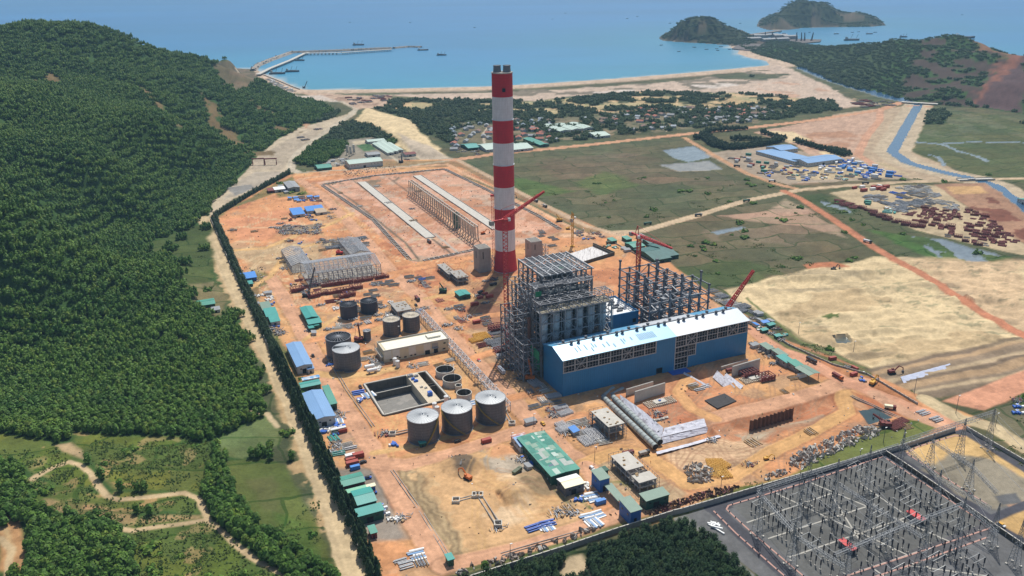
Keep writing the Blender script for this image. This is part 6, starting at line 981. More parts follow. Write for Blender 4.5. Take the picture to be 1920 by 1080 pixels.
# big pipes
for i, (q0, q1, q2, lb) in enumerate((((1150,729),(1131,745),(1229,838),'lower of two huge ribbed grey water pipes in the trench'), ((1168,730),(1147,742),(1238,829),'upper of two huge ribbed grey water pipes in the trench'))):
    t = thing('water_pipe', (0, 0, 0), 0, lb, 'pipe', 'huge water pipes'); zz = -1.6; a, b, c = [P(*q, zz) for q in (q0, q1, q2)]; r = 2.05; mb = MB(); mb.cyl(a, b, r, r, 20); mb.cyl(b, c, r, r, 24, caps=False); mb.build('barrel', PIPE, t, smooth=False)
    mb = MB(); n = 16; [mb.cyl(b + (c - b) * (k + .3) / n, b + (c - b) * (k + .42) / n, r + .16, r + .16, 24) for k in range(n)]; mb.cyl(b + (a - b) * .1, b - (a - b) * .05, r + .2, r + .2, 20); mb.build('flange_ring', M('flange_grey', (.22, .24, .24), .6), t); mb = MB(); mb.cyl(c, c + (c - b) * .002, r - .15, r - .15, 24); mb.build('open_end', BLACK, t)
# geotextile slopes, walls, sheet pile
def sheet(top, bot, zt, zb, label, nm='geotextile_sheet', m_=SHEET, n=24, group='white slope sheets'):
    tp, bt = [P(*q, zt) for q in top], [P(*q, zb) for q in bot]; mb = MB(); R = random.Random(len(label))
    for (a, b), (c, d) in zip(zip(tp[:-1], tp[1:]), zip(bt[:-1], bt[1:])):
        nn = max(3, int(np.linalg.norm(b - a) / 2.5)); g = [[(a + (b - a) * i / nn) * (1 - j / 5) + (c + (d - c) * i / nn) * j / 5 + np.array([0, 0, .25 + R.uniform(-.12, .22)]) for i in range(nn + 1)] for j in range(6)]; o_ = len(mb.v); mb.v += [tuple(q) for r_ in g for q in r_]
        for j in range(5):
            for i in range(nn): k = o_ + j * (nn + 1) + i; mb.f.append((k, k + nn + 1, k + nn + 2, k + 1)); mb.m.append(0)
    o = mb.build(nm, m_); tag(o, label, 'slope sheet', group); sd = o.modifiers.new('t', 'SOLIDIFY'); sd.thickness = .12
sheet([(1163,741),(1205,770),(1244,803)],[(1155,757),(1200,795),(1238,829)],.3,-4.3,'long white sheeted slope beside the huge pipes'); sheet([(1246,803),(1320,785)],[(1240,820),(1325,800)],.2,-2,'upper bluish white sheeted bank right of the pipe ends'); sheet([(1241,821),(1326,801)],[(1241,833),(1329,811)],-1.9,-4.3,'lower bluish white sheeted bank right of the pipe ends'); sheet([(1232,853),(1290,838),(1352,820)],[(1230,848),(1290,833),(1348,816)],.5,-1,'narrow white sheet strip along the lower trench edge')
sheet([(1345,695),(1378,726)],[(1336,708),(1370,738)],.3,-3,'white sheeted bank below the right end of the turbine hall'); sheet([(1362,700),(1394,724)],[(1354,710),(1384,736)],1.2,-1.5,'second white sheeted bank below the right end of the turbine hall'); sheet([(1688,707),(1781,682)],[(1696,722),(1786,693)],.6,-.6,'long pale sheeted bank beyond the right fence',m_=M('bluegrey_sheet',(.42,.45,.56),.6,var=.12)); sheet([(1283,698),(1330,724)],[(1280,701),(1327,727)],.4,-.4,'thin white sheet along the excavation edge before the hall')
def gwall(q0, q1, z, th_, lb, m_=CONCL, nm='concrete_wall', z0=-1, group=None, back=None):
    a, b = P(*q0)[:2], P(*q1)[:2]; t = thing(nm, (0, 0, 0), 0, lb, 'wall', group); mb = MB(); wallseg(mb, a, b, th_, z0, z); mb.build('panel', m_, t); mb = MB(); wallseg(mb, a, b, th_ + .3, z, z + .25); mb.build('capping', CONC, t)
gwall((1190,754),(1246,737),8.2,.9,'freestanding concrete slab wall in front of the turbine hall, nearer left one'); gwall((1174,742),(1224,727),5,.8,'lower concrete wall behind the nearer left slab wall'); gwall((1372,706),(1423,691),8.2,.9,'freestanding concrete slab wall below the right end of the hall'); gwall((1352,693),(1402,678),2.2,.8,'low concrete channel wall behind the right slab wall')
for q, lb in (((1200,757,1262,741), 'pale foundation plinth field before the left slab wall'), ((1380,712,1445,694), 'pale foundation plinth field before the right slab wall')):
    a = P(q[0], q[1]); t = thing('foundation_field', a, GA, lb, 'foundation'); mb = MB(); R = random.Random(3)
    for i in range(16):
        for j in range(5): mb.box((2 + i * 1.5 - j * .1, -1.5 - j * 1.9, .5), (.8, .9, 1.1 + R.uniform(0, .6)))
    mb.build('plinth', M('plinth_pale', (.55, .50, .40), .9, var=.2), t); mb = MB(); mb.box((13, -5, 1), (9, 5, 1.4)); mb.build('machine_base', CONCL, t); mb = MB(); mb.box((13, -5, 2), (1.6, 1.2, 1)); mb.build('blue_cover', BLUET, t) if q[0] < 1300 else None
a, b = P(1406, 802)[:2], P(1488, 777)[:2]; mb = MB(); n = 46; o_ = []
for i in range(n): q = a + (b - a) * i / (n - 1); d = (b - a) / np.linalg.norm(b - a); nn_ = np.array([-d[1], d[0]]) * (.5 if i % 4 < 2 else -.5); o_.append(q + nn_)
for k in range(n - 1): p0, p1 = o_[k], o_[k + 1]; z = 5.2 + .7 * math.sin(k * .9) * (k % 3 == 0); wallseg(mb, p0, p1, .25, -3.5, z)
tag(mb.build('sheet_pile_wall', M('rusty_pile', (.16, .07, .04), .85, var=.35, vs_=.5, streak=.3)), 'rusty corrugated sheet pile wall standing in the red excavation', 'sheet piling')
# black slab, blue mat, white slab right of chimney
for q, z, m_, nm, lb, c in (([(1321,752),(1358,739),(1381,753),(1345,767)], .7, M('black_mat', (.055, .05, .05), .9, var=.2, bump=.1), 'covered_foundation', 'square black covered foundation slab right of the slab walls', 'foundation'), ([(1252,697),(1286,690),(1296,697),(1262,704)], .3, BLUET, 'blue_sheet', 'flat bright blue sheet on the ground before the hall door', 'sheet'), ([(1062,477),(1112,461),(1148,477),(1092,493)], -.4, M('white_wet_slab', (.62, .60, .58), .7, var=.15, vs_=.3), 'white_foundation_slab', 'bright white foundation slab with starter bars right of the chimney', 'foundation'), ([(744,656),(806,640),(812,644),(752,660)], .3, M('x', (.5, .5, .5)), 'none', '', '')):
    if nm == 'none': continue
    p = pw(q); t = thing(nm, (0, 0, 0), 0, lb, c); mb = MB(); mb.prism([tuple(x) for x in p[::-1]], z - .6 if z > 0 else -1.4, z); mb.build('slab', m_, t)
    if nm.startswith('white'):
        mb = MB(); [wallseg(mb, p[i], p[(i + 1) % 4], .8, -1, 2.0) for i in (1,)]; [wallseg(mb, *[P(*x)[:2] for x in s_], .8, -1, 3) for s_ in (((1030,482),(1062,477)), ((1112,460),(1152,477)), ((1152,477),(1095,495)))]; mb.build('retaining_wall', CONCD, t); mb = MB(); R = random.Random(2)
        for k in range(90): s_, u_ = R.random(), R.random(); x = p[0] * (1 - s_) * (1 - u_) + p[1] * s_ * (1 - u_) + p[2] * s_ * u_ + p[3] * (1 - s_) * u_; mb.beam((x[0], x[1], -.4), (x[0], x[1], 2.6), .12)
        mb.build('starter_bar', RUST, t)
# ================================================================ cranes
def zat(x, y, py):   # height above (x,y) that shows at row py
    lo, hi = 0, 260
    for k in range(40):
        m_ = (lo + hi) / 2; v = np.array([x, y, m_ - CH]); yy = 540 - FPX * (v @ CU) / (v @ FW); lo, hi = (m_, hi) if yy > py else (lo, m_)
    return lo
def mast(mb, p, q, w0, w1, n, t, up=(0, 0, 1)):
    p = Vector(tuple(map(float, p))); q = Vector(tuple(map(float, q))); d = (q - p).normalized(); a = d.cross(Vector(up)); a = a if a.length > .05 else Vector((1, 0, 0)); a.normalize(); b = d.cross(a).normalized()
    C_ = lambda f: [p + (q - p) * f + (a * i + b * j) * (w0 + (w1 - w0) * f) / 2 for i, j in ((-1, -1), (1, -1), (1, 1), (-1, 1))]
    for k in range(n):
        c0, c1 = C_(k / n), C_((k + 1) / n)
        for i in range(4): mb.beam(c0[i], c1[i], t * 1.5); mb.beam(c0[i], c1[(i + 1) % 4], t); mb.beam(c1[i], c1[(i + 1) % 4], t) if k % 2 else None
def tower_crane(base, hm, jl, az, elev, m_, label, w_=2.6, cj=10):
    t = thing('tower_crane', base, 0, label, 'crane', None); mb = MB(); mast(mb, (0, 0, 0), (0, 0, hm), w_, w_, int(hm / 3), .32); mb.box((0, 0, .4), (5, 5, 1.2)); mb.build('mast', m_, t)
    d = Vector((math.cos(az), math.sin(az), 0)); tip = Vector((0, 0, hm + 2)) + d * jl * math.cos(elev) + Vector((0, 0, jl * math.sin(elev))); mb = MB(); mast(mb, (0, 0, hm + 2), tip, 2.2, 1.0, int(jl / 2.6), .3); mb.build('jib', m_, t)
    mb = MB(); mb.box((0, 0, hm + 1), (w_ + 1, w_ + 1, 2)); mb.beam((0, 0, hm + 1.5), tuple(-d * cj + Vector((0, 0, hm + 1.5))), 1.4); mb.build('slewing_deck', m_, t); mb = MB(); mb.box(tuple(-d * cj + Vector((0, 0, hm + .4))), (3, 3, 3.4), az); mb.build('counterweight', CONC, t)
    mb = MB(); ap = -d * 3 + Vector((0, 0, hm + 10)); mb.beam((0, 0, hm), tuple(ap), .5); mb.beam(tuple(-d * 7 + Vector((0, 0, hm))), tuple(ap), .4); mb.beam(tuple(ap), tuple(tip), .16); mb.build('tie_frame', m_, t); mb = MB(); mb.box(tuple(d * 2.5 + d.cross(Vector((0, 0, 1))) * 2 + Vector((0, 0, hm + 1.6))), (2, 2, 2.4), az); mb.build('cab', WHITE, t)
    return t
q = P(951, 650); hm = zat(q[0], q[1], 415); tower_crane(q, hm, 40, .55, .42, REDP, 'very tall red luffing tower crane rising left of the boiler frames', 3.6, 12)
q = W(124, 99); tower_crane(q, zat(q[0], q[1], 446), 46, -1.12, .04, REDP, 'red tower crane with a long jib reaching right behind the right boiler frame', 3.2, 12)
q = P(1195, 512); tower_crane(q, zat(q[0], q[1], 456), 6, 1.2, 1.2, YELP, 'yellow tower crane mast standing at the rear of the right boiler frame', 3.0, 4)
q = P(1073, 462); tower_crane(q, zat(q[0], q[1], 412), 5, 1.2, 1.2, YELP, 'thin yellow tower crane mast above the white foundation slab', 2.0, 4)
def crawler(q, tip_px, tip_py, fwd, label, m_=REDP, w_=2.0, t_=.3):   # boom ends where the photo shows the tip, fwd metres away along view depth
    t = thing('crawler_crane', (q[0], q[1], q[2] if q[2] > -5 else 0), 0, label, 'crane'); mb = MB(); [mb.box((0, y, .7), (7, 1.1, 1.4)) for y in (-2.6, 2.6)]; mb.build('track', TYRE, t); mb = MB(); mb.box((0, 0, 2.4), (7, 3.6, 2.0)); mb.box((-2.5, 0, 3.2), (2.4, 4.2, 1.8)); mb.build('body', m_, t); mb = MB(); mb.box((2.4, 1.6, 3), (1.8, 1.4, 2)); mb.build('cab', GLASSD, t)
    y = q[1] + fwd; 
    d = FW + CR * (tip_px - 960) / FPX + CU * (540 - tip_py) / FPX; tt = y / d[1]; tip = np.array([d[0] * tt - q[0], y - q[1], CH + d[2] * tt]); L_ = np.linalg.norm(tip); mb = MB(); mast(mb, (1.5, 0, 2), tip, w_, w_ * .45, max(6, int(L_ / 2.6)), t_); mb.build('boom', m_, t)
    mb = MB(); mb.beam((-3, 0, 4), tuple(tip * .35 + np.array([-2, 0, 6])), .2); mb.beam(tuple(tip * .35 + np.array([-2, 0, 6])), tuple(tip), .15); mb.beam(tuple(tip), (tip[0], tip[1], max(3, tip[2] - 14)), .12); mb.build('cable', STEELD, t); return t
crawler(W(178, 58), 1413, 507, 14, 'red crawler crane with lattice boom behind the right end of the turbine hall', REDP, 3.2, .42); crawler(P(575, 556), 590, 501, 4, 'crawler crane with dark boom among the rust-red steel stacks', STEELD, 1.4, .22)
crawler(P(673, 640), 671, 607, 1, 'crane with thin red boom between the round tanks', RUST, 1.0, .2); crawler(P(994, 712), 991, 672, 1, 'orange mobile crane with upright boom at the left corner of the hall', ORGP, 1.1, .25); crawler(P(1660, 800), 1637, 776, 6, 'red crawler crane working at the small dark pond', RUST, 1.4, .2)
crawler(P(752, 305), 752, 288, 1, 'dark crane standing at the far edge of the coal yard', STEELD, 1.2, .3); crawler(P(570, 165), 576, 152, 3, 'dark crane on the harbour quay', STEELD, 1.8, .4); crawler(P(1049, 415), 1043, 402, 2, 'yellow mobile crane near the right drain of the coal yard', YELP, .9, .2); crawler(P(637, 477), 633, 468, 1, 'red mobile crane between the bare warehouse frames', REDP, 1.2, .3)
crawler(P(831, 548), 824, 530, 1, 'green mobile crane left of the pump frames', WALLG, 1.0, .2)
# ================================================================ vehicles
def vmesh(parts): return {k: v.mesh(k, m_) for k, (v, m_) in parts.items()}
def veh(kind, body):
    p = {}; a = MB(); c = MB(); g = MB(); w_ = MB(); 
    if kind == 'dump': a.box((-1.2, 0, 2.0), (5.4, 2.5, 1.5)); a.box((-1.2, 0, 1.0), (5.6, 1.2, .5)); c.box((2.6, 0, 1.8), (2.0, 2.4, 2.2)); g.box((3.55, 0, 2.2), (.2, 2.1, .9)); xs = (2.4, -1.6, -2.9)
    elif kind == 'lorry': a.box((-1.6, 0, 1.5), (7.5, 2.5, .5)); a.box((-1.6, 0, 2.4), (7.3, 2.4, 1.4)); c.box((3.4, 0, 1.9), (2.0, 2.4, 2.4)); g.box((4.35, 0, 2.3), (.2, 2.1, .9)); xs = (3.2, -3.2, -4.4)
    elif kind == 'bus': a.box((0, 0, 1.8), (10.5, 2.6, 2.6)); c.box((0, 0, 3.15), (9.8, 2.3, .2)); g.box((0, 0, 2.2), (9.6, 2.66, .8)); xs = (3.4, -3.2)
    else: a.box((0, 0, .75), (4.5, 1.85, .7)); c.box((-.3, 0, 1.35), (2.6, 1.7, .65)); g.box((-.3, 0, 1.38), (2.7, 1.74, .4)); xs = (1.4, -1.4)
    for x in xs:
        for y in (-1, 1): w_.cyl((x, y * .85, .5 if kind != 'car' else .35), (x, y * 1.2, .5 if kind != 'car' else .35), .5 if kind != 'car' else .35, n=10)
    return dict(body=a.mesh('body', body[0]), cab=c.mesh('cab', body[1]), window=g.mesh('window', GLASSD), wheel=w_.mesh('wheel', TYRE))
VP = {}
def vehicle(kind, px, py, az, label, cols, name, cat, group=None, s=1.0):
    k = (kind, cols[0].name, cols[1].name); VP[k] = VP.get(k) or veh(kind, cols); q = P(px, py); z = gz(q[0], q[1]); t = thing(name, (q[0], q[1], z + .05), az, label, cat, group); t.scale = (s, s, s)
    for nm, me in VP[k].items(): o = bpy.data.objects.new(nm, me); COL.objects.link(o); o.parent = t
DV = GA - math.pi / 2
WP = M('white_car_paint', (.7, .7, .7), .3, var=0); DP = M('dark_car_paint', (.03, .035, .04), .3, var=0); BP = M('blue_car_paint', (.03, .1, .4), .35, var=0); GP = M('olive_truck_paint', (.10, .12, .07), .6, var=.1)
for px, py, az, lb, kind, cols in ((1003,790,DV,'dark car waiting at the road junction by the front tanks','car',(DP,DP)), (1418-400,796,DV,'yellow car just behind the dark car at the junction','car',(YELP,YELP)), (940,650+47,DV,'white minibus parked left of the hall on the diagonal road','bus',(WP,WP)), (898,677,DV,'small white and red pickup on the diagonal road beside the pipe rack','car',(WP,REDP)), (858,829,GA,'dark car parked at the foot of the middle front tank','car',(DP,DP)), (676,727,DV,'dark red car by the upper left basin corner','car',(RUST,DP)), (635,811,GA,'pale minibus on the yard below the nearer blue warehouse','bus',(CRR,WP)),
   (681,867,GA,'dark pickup beside the red and blue containers','car',(DP,DP)), (673,753,DV,'small white truck next to the blue scrap by the basin','car',(WP,WP)), (587,668,DV,'dark car beside the farther blue warehouse','car',(DP,DP)), (805,395+60,DV,'dark truck on the diagonal road near the coal yard corner','lorry',(DP,RUST)), (783,563,DV,'dark red truck on the middle of the diagonal road','lorry',(RUST,DP)), (780,573,DV,'dark van behind the dark red truck','car',(DP,DP)),
   (1208,849+4,GA,'dump truck parked beside the big pipe trench','dump',(CONC,DP)), (1038+140,853,.3,'dark dumper in the front excavation','dump',(RUST,RUST)), (1571,709,DV,'loaded red low-loader truck on the right site road','lorry',(RUST,ORGP)), (1522,679,DV,'dark truck driving beside the green office row','lorry',(DP,DP)), (1669,767,-.35,'cream and brown tipper truck on the lower right road','dump',(CRR,RUST)), (1052+58,880,DV,'small white van beside the cream shelter','car',(WP,WP)),
   (1022,388,DV,'grey lorry on the coal yard perimeter road','lorry',(CONC,DP)), (1005,378,DV,'second grey lorry on the coal yard perimeter road','lorry',(CONC,DP)), (970,896-8,.9,'olive dumper truck on the yellow lot','dump',(GP,GP)), (1400,378,.35,'dark green truck on the paved field road','lorry',(WALLG,DP)), (1310,405,.35,'truck stopped at the roadside huts on the paved field road','lorry',(DP,CONC)), (1215,421,.3,'dark teal lorry near the paved road junction','lorry',(WALLG,WALLG)), (1627,455,-.9,'white tanker lorry on the straight red road','lorry',(WP,DP)), (1448,341,-.5,'white truck on the road beside the blue storage yard','lorry',(WP,DP)), (1382,313,-.5,'dark truck on the road beside the blue storage yard','lorry',(DP,DP)), (1623,345,.1,'small truck on the paved road above the right yard','lorry',(DP,DP)), (1821,339,.1,'pale bus crossing the canal bridge','bus',(WP,WP)),
   (1877,988-2,DV,'small white utility van on the substation ring road','car',(WP,YELP)), (660,910,.3,'blue lorry beside the maroon shed','lorry',(BP,DP)), (690,898,.3,'blue pickup on the gravel strip','car',(BP,DP)), (700,926,.3,'blue and red tractor unit beside the cream container shop','car',(BP,RUST)), (706,936+6,DV,'row of dark pallets on the gravel strip','car',(DP,DP)), (1372,709-12,GA,'dark red lorry right of the slab wall','lorry',(RUST,DP)), (925,505+30,.5,'dark truck left of the chimney shadow','dump',(DP,DP)), (902,550,.8,'dark truck beside the teal double hut','dump',(DP,ORGP)), (1145,457,.2,'olive lorry beside the dusty junction','lorry',(GP,DP))):
    nm = {'car': 'parked_car', 'bus': 'bus', 'dump': 'dump_truck', 'lorry': 'lorry'}[kind]
    if 'pallets' in lb: continue
    vehicle(kind, px, py, az, lb, cols, nm, {'car': 'car', 'bus': 'bus', 'dump': 'dump truck', 'lorry': 'lorry'}[kind])
def excavator(px, py, az, m_, label, s=1.):
    q = P(px, py); t = thing('excavator', (q[0], q[1], gz(q[0], q[1])), az, label, 'excavator'); t.scale = (s, s, s); mb = MB(); [mb.box((0, y, .5), (4.2, .7, 1.0)) for y in (-1.2, 1.2)]; mb.build('track', TYRE, t); mb = MB(); mb.box((-.6, 0, 1.8), (3.8, 2.6, 1.4)); mb.box((.9, .8, 2.3), (1.4, 1.0, 1.7)); mb.build('body', m_, t)
    mb = MB(); mb.beam((1.2, -.3, 2), (4.2, -.3, 5), .6); mb.beam((4.2, -.3, 5), (7.2, -.3, 3.4), .5); mb.beam((7.2, -.3, 3.4), (7.6, -.3, .9), .4); mb.build('arm', m_, t); mb = MB(); mb.prism([(6.9, -.9), (8, -.9), (8.2, .3), (7, .3)], .2, 1.3); mb.build('bucket', STEELD, t)
for a in ((877,898,2.4,ORGP,'orange excavator digging on the dark heap of the yellow lot',1.1),(1636,720,.8,YELP,'yellow excavator in the red trench right of the site road',1.2),(545,372+42,1,RUST,'red bulldozer-like digger on the pale ground near the hedge',1),(906,439,.5,ORGP,'orange digger between the coal yard slab and the column row',1.1),(957,373,.5,DP,'dark digger on the far right of the coal yard',1.2),(1672,700,.2,RUST,'dark red digger on the brown bank beyond the fence',1.2),(1437,861,.2,YELP,'small yellow digger on the curved haul road',.7),(1065,430,.4,YELP,'yellow digger near the red spoil at the yard corner',1),(645,724-150,1.2,ORGP,'orange digger beside the open black tanks',.8),(1563,506,.5,DP,'dark digger at the edge of the sand fill',1.1)): excavator(*a)
# ================================================================ material stacks
def sk_(kind, R):
    mb = MB()
    if kind == 'pipes': n = R.randint(4, 7); [mb.cyl((-R.uniform(3.4, 4.4), (i - n / 2) * .8, .4 + (.7 if i % 3 == 1 else 0)), (R.uniform(3.4, 4.4), (i - n / 2) * .8, .4 + (.7 if i % 3 == 1 else 0)), .38, n=7) for i in range(n)]
    elif kind == 'beams': [mb.box((R.uniform(-.6, .6), (i - 4) * .75, .35 + .5 * (i % 2)), (R.uniform(6, 10), .35, .5), 0, R.choice((0, 0, 1, 2))) for i in range(9)]; [mb.box((x, 0, .1), (.3, 6, .2)) for x in (-2.5, 2.5)]
    elif kind == 'module':
        for z in (.4, 3.8): [mb.beam((-6, y, z), (6, y, z), .5) for y in (-3.4, 3.4)]; [mb.beam((x, -3.4, z), (x, 3.4, z), .45) for x in lin(-6, 6, 6)]
        [mb.beam((x, y, .2), (x, y, 4), .45) for x in lin(-6, 6, 5) for y in (-3.4, 3.4)]; mb.box((0, 0, .9), (11, 6, .3)); [mb.beam((x, -3.4, .4), (x + 2.4, -3.4, 3.8), .3) for x in (-6, -1, 3)]; mb.box((0, -3.5, 2.0), (12, .15, 2.0))
    elif kind == 'crates':
        for k in range(9): mb.box((R.uniform(-3.5, 3.5), R.uniform(-2.5, 2.5), .6), (R.uniform(1, 2.6), R.uniform(.8, 2), R.uniform(.8, 1.8)), R.uniform(-.3, .3), R.choice((0, 0, 1, 2)))
    elif kind == 'sheets': [mb.box((R.uniform(-1, 1), (i - 3) * 1.15, .3), (R.uniform(6, 9), .95, .35 + .25 * (i % 3)), R.uniform(-.04, .04), i % 3) for i in range(7)]
    elif kind == 'scrap':
        for k in range(34): a = R.uniform(0, 3.14); x, y = R.gauss(0, 2.6), R.gauss(0, 1.9); l = R.uniform(1, 4.5); mb.beam((x - l / 2 * math.cos(a), y - l / 2 * math.sin(a), R.uniform(.1, .6)), (x + l / 2 * math.cos(a), y + l / 2 * math.sin(a), R.uniform(.1, 1.4)), R.uniform(.12, .5), R.choice((0, 0, 1, 2)))
        for k in range(6): mb.box((R.gauss(0, 2.4), R.gauss(0, 1.8), .5), (R.uniform(.6, 2), R.uniform(.6, 1.6), R.uniform(.5, 1.3)), R.uniform(0, 3), R.choice((0, 1, 2)))
    elif kind == 'bags': [mb.box((R.uniform(-3.6, 3.6), R.uniform(-2.4, 2.4), .5), (1.1, 1.1, R.uniform(.7, 1.4)), R.uniform(0, 1.5), R.choice((0, 0, 1))) for k in range(22)]
    elif kind == 'container':
        mb.box((0, 0, 1.3), (6.1, 2.44, 2.6)); [mb.box((x, y, 1.3), (.12, .06, 2.5)) for x in lin(-2.9, 2.9, 14) for y in (-1.25, 1.25)]; [mb.box((x, y, 1.3), (.2, .2, 2.7)) for x in (-3.05, 3.05) for y in (-1.2, 1.2)]; mb.box((3.09, 0, 1.3), (.05, .1, 2.4), 0, 1)
    elif kind == 'girders':
        for i in range(4): y = (i - 1.5) * 1.9; mast(mb, (-6, y, .8), (6, y, .8), 1.2, 1.2, 6, .18)
    elif kind == 'blocks':
        for k in range(10): mb.box((-5 + k * 1.15, R.uniform(-.5, .5), .55), (1.0, R.uniform(1.8, 2.6), R.uniform(.8, 1.3)), R.uniform(-.1, .1), k % 3 == 0)
    elif kind == 'shed': mb.box((0, 0, 1.2), (6, 3.4, 2.4), 0, 1); mb.add([(-3.4, -2.1, 2.4), (3.4, -2.1, 2.4), (3.4, 2.1, 3.0), (-3.4, 2.1, 3.0), (-3.4, -2.1, 2.2), (3.4, -2.1, 2.2), (3.4, 2.1, 2.8), (-3.4, 2.1, 2.8)], [(0, 1, 2, 3), (7, 6, 5, 4), (0, 4, 5, 1), (1, 5, 6, 2), (2, 6, 7, 3), (3, 7, 4, 0)])
    return mb
SPEC = {'grey_pipes': ('pipes', [M('pale_steel_pipe', (.42, .43, .44), .5, var=.2)], 'stack of grey pipes', 'pipe stack'), 'blue_pipes': ('pipes', [BLUET], 'stack of blue pipes', 'pipe stack'), 'green_pipes': ('pipes', [TEALR], 'stack of green pipes', 'pipe stack'), 'steel_beams': ('beams', [STEELB, STEEL, WOOD], 'rows of grey steel beams', 'beam stack'), 'pale_beams': ('beams', [CONCL, CONC, WHITE], 'rows of pale concrete beams', 'beam stack'), 'red_beams': ('beams', [RUST, M('faded_red_steel', (.30, .10, .09), .7, var=.2), RUST], 'rows of rust-red steel beams', 'beam stack'), 'red_module': ('module', [RUST], 'rust-red box-shaped steel module', 'steel module'), 'timber': ('beams', [WOOD, CONC, WOOD], 'timber planks in rows', 'timber stack'), 'mixed_crates': ('crates', [WOOD, CONC, BLUET], 'cluster of brown and grey crates', 'crates'), 'blue_crates': ('crates', [BLUET, WHITE, BLUET], 'cluster of blue and white crates', 'crates'), 'green_crates': ('crates', [TEALR, WOOD, WHITE], 'cluster of green and pale crates', 'crates'),
 'roof_sheets': ('sheets', [WHITE, BLR, STEEL], 'pile of white and blue roofing sheets', 'sheet pile'), 'scrap_heap': ('scrap', [STEEL, WOOD, STEELD], 'heap of mixed scrap steel and timber', 'scrap heap'), 'dark_scrap': ('scrap', [STEELD, RUST, CONC], 'heap of dark scaffold parts', 'scrap heap'), 'white_bags': ('bags', [WHITE, CONCL], 'cluster of white bulk bags', 'bags'), 'red_container': ('container', [M('red_container', (.35, .06, .04), .6), STEELD], 'red shipping container', 'container'), 'blue_container': ('container', [BLR2, STEELD], 'blue shipping container', 'container'), 'white_container': ('container', [WHITE, STEELD], 'white shipping container', 'container'), 'green_container': ('container', [GRNR, STEELD], 'green shipping container', 'container'), 'girders': ('girders', [STEELB], 'row of grey lattice girders', 'girders'), 'red_girders': ('girders', [RUST], 'row of rust-red lattice girders', 'girders'), 'pale_girders': ('girders', [MATS['rack_steel']], 'row of pale lattice girders', 'girders'), 'stone_blocks': ('blocks', [CONC, CONCL], 'row of concrete blocks', 'blocks'), 'green_hut': ('shed', [TEALR, WALLG], 'small green roofed site hut', 'hut'), 'grey_hut': ('shed', [GREYR, WALLW], 'small grey roofed site hut', 'hut'), 'blue_hut': ('shed', [BLR2, WALLW], 'small blue roofed site hut', 'hut'), 'yellow_frames': ('girders', [YELP], 'yellow formwork frames', 'formwork')}
SM = {}
NAME = {'grey_pipes': 'pipe_stack', 'blue_pipes': 'pipe_stack', 'green_pipes': 'pipe_stack', 'steel_beams': 'beam_stack', 'pale_beams': 'beam_stack', 'red_beams': 'beam_stack', 'red_module': 'steel_module', 'timber': 'timber_stack', 'mixed_crates': 'crate_cluster', 'blue_crates': 'crate_cluster', 'green_crates': 'crate_cluster', 'roof_sheets': 'sheet_pile', 'scrap_heap': 'scrap_heap', 'dark_scrap': 'scrap_heap', 'white_bags': 'bulk_bags', 'red_container': 'shipping_container', 'blue_container': 'shipping_container', 'white_container': 'shipping_container', 'green_container': 'shipping_container', 'girders': 'girder_row', 'red_girders': 'girder_row', 'pale_girders': 'girder_row', 'stone_blocks': 'block_row', 'green_hut': 'site_hut', 'grey_hut': 'site_hut', 'blue_hut': 'site_hut', 'yellow_frames': 'formwork_frames'}
RS = random.Random(99)
def put(kind, x, y, az, where, group, s=1.0):
    k, ms, lb, cat = SPEC[kind]
    if kind not in SM: SM[kind] = [sk_(k, random.Random(i * 7 + len(kind))).mesh(NAME[kind], ms) for i in range(3)]
    o = bpy.data.objects.new(NAME[kind], RS.choice(SM[kind])); COL.objects.link(o); o.location = (x, y, gz(x, y) + .05); o.rotation_euler = (0, 0, az); ss = s * RS.uniform(.85, 1.15); o.scale = (ss, ss * RS.uniform(.85, 1.2), ss); tag(o, ' '.join((lb + ' ' + where).split()[:16]), cat, group); return o
def zone(pts, kinds, st, where, group, az=None, s=1.0, prob=.85, jit=.25, zpx=0):
    p = pw(pts); c = p.mean(0); a = GA if az is None else az; ca, sa = math.cos(a), math.sin(a); q = (p - c) @ np.array([[ca, -sa], [sa, ca]]); sx, sy = st
    for gx in np.arange(q[:, 0].min(), q[:, 0].max() + sx, sx):
        for gy in np.arange(q[:, 1].min(), q[:, 1].max() + sy, sy):
            if RS.random() > prob: continue
            u, v = gx + RS.uniform(-jit, jit) * sx, gy + RS.uniform(-jit, jit) * sy; x, y = c[0] + u * ca - v * sa, c[1] + u * sa + v * ca
            if sdpoly(np.array([x]), np.array([y]), p)[0] < 0: continue
            put(RS.choice(kinds), x, y, a + RS.choice((0, 0, 0, math.pi / 2)) * (len(kinds) > 1) + RS.uniform(-.12, .12), where, group, s)
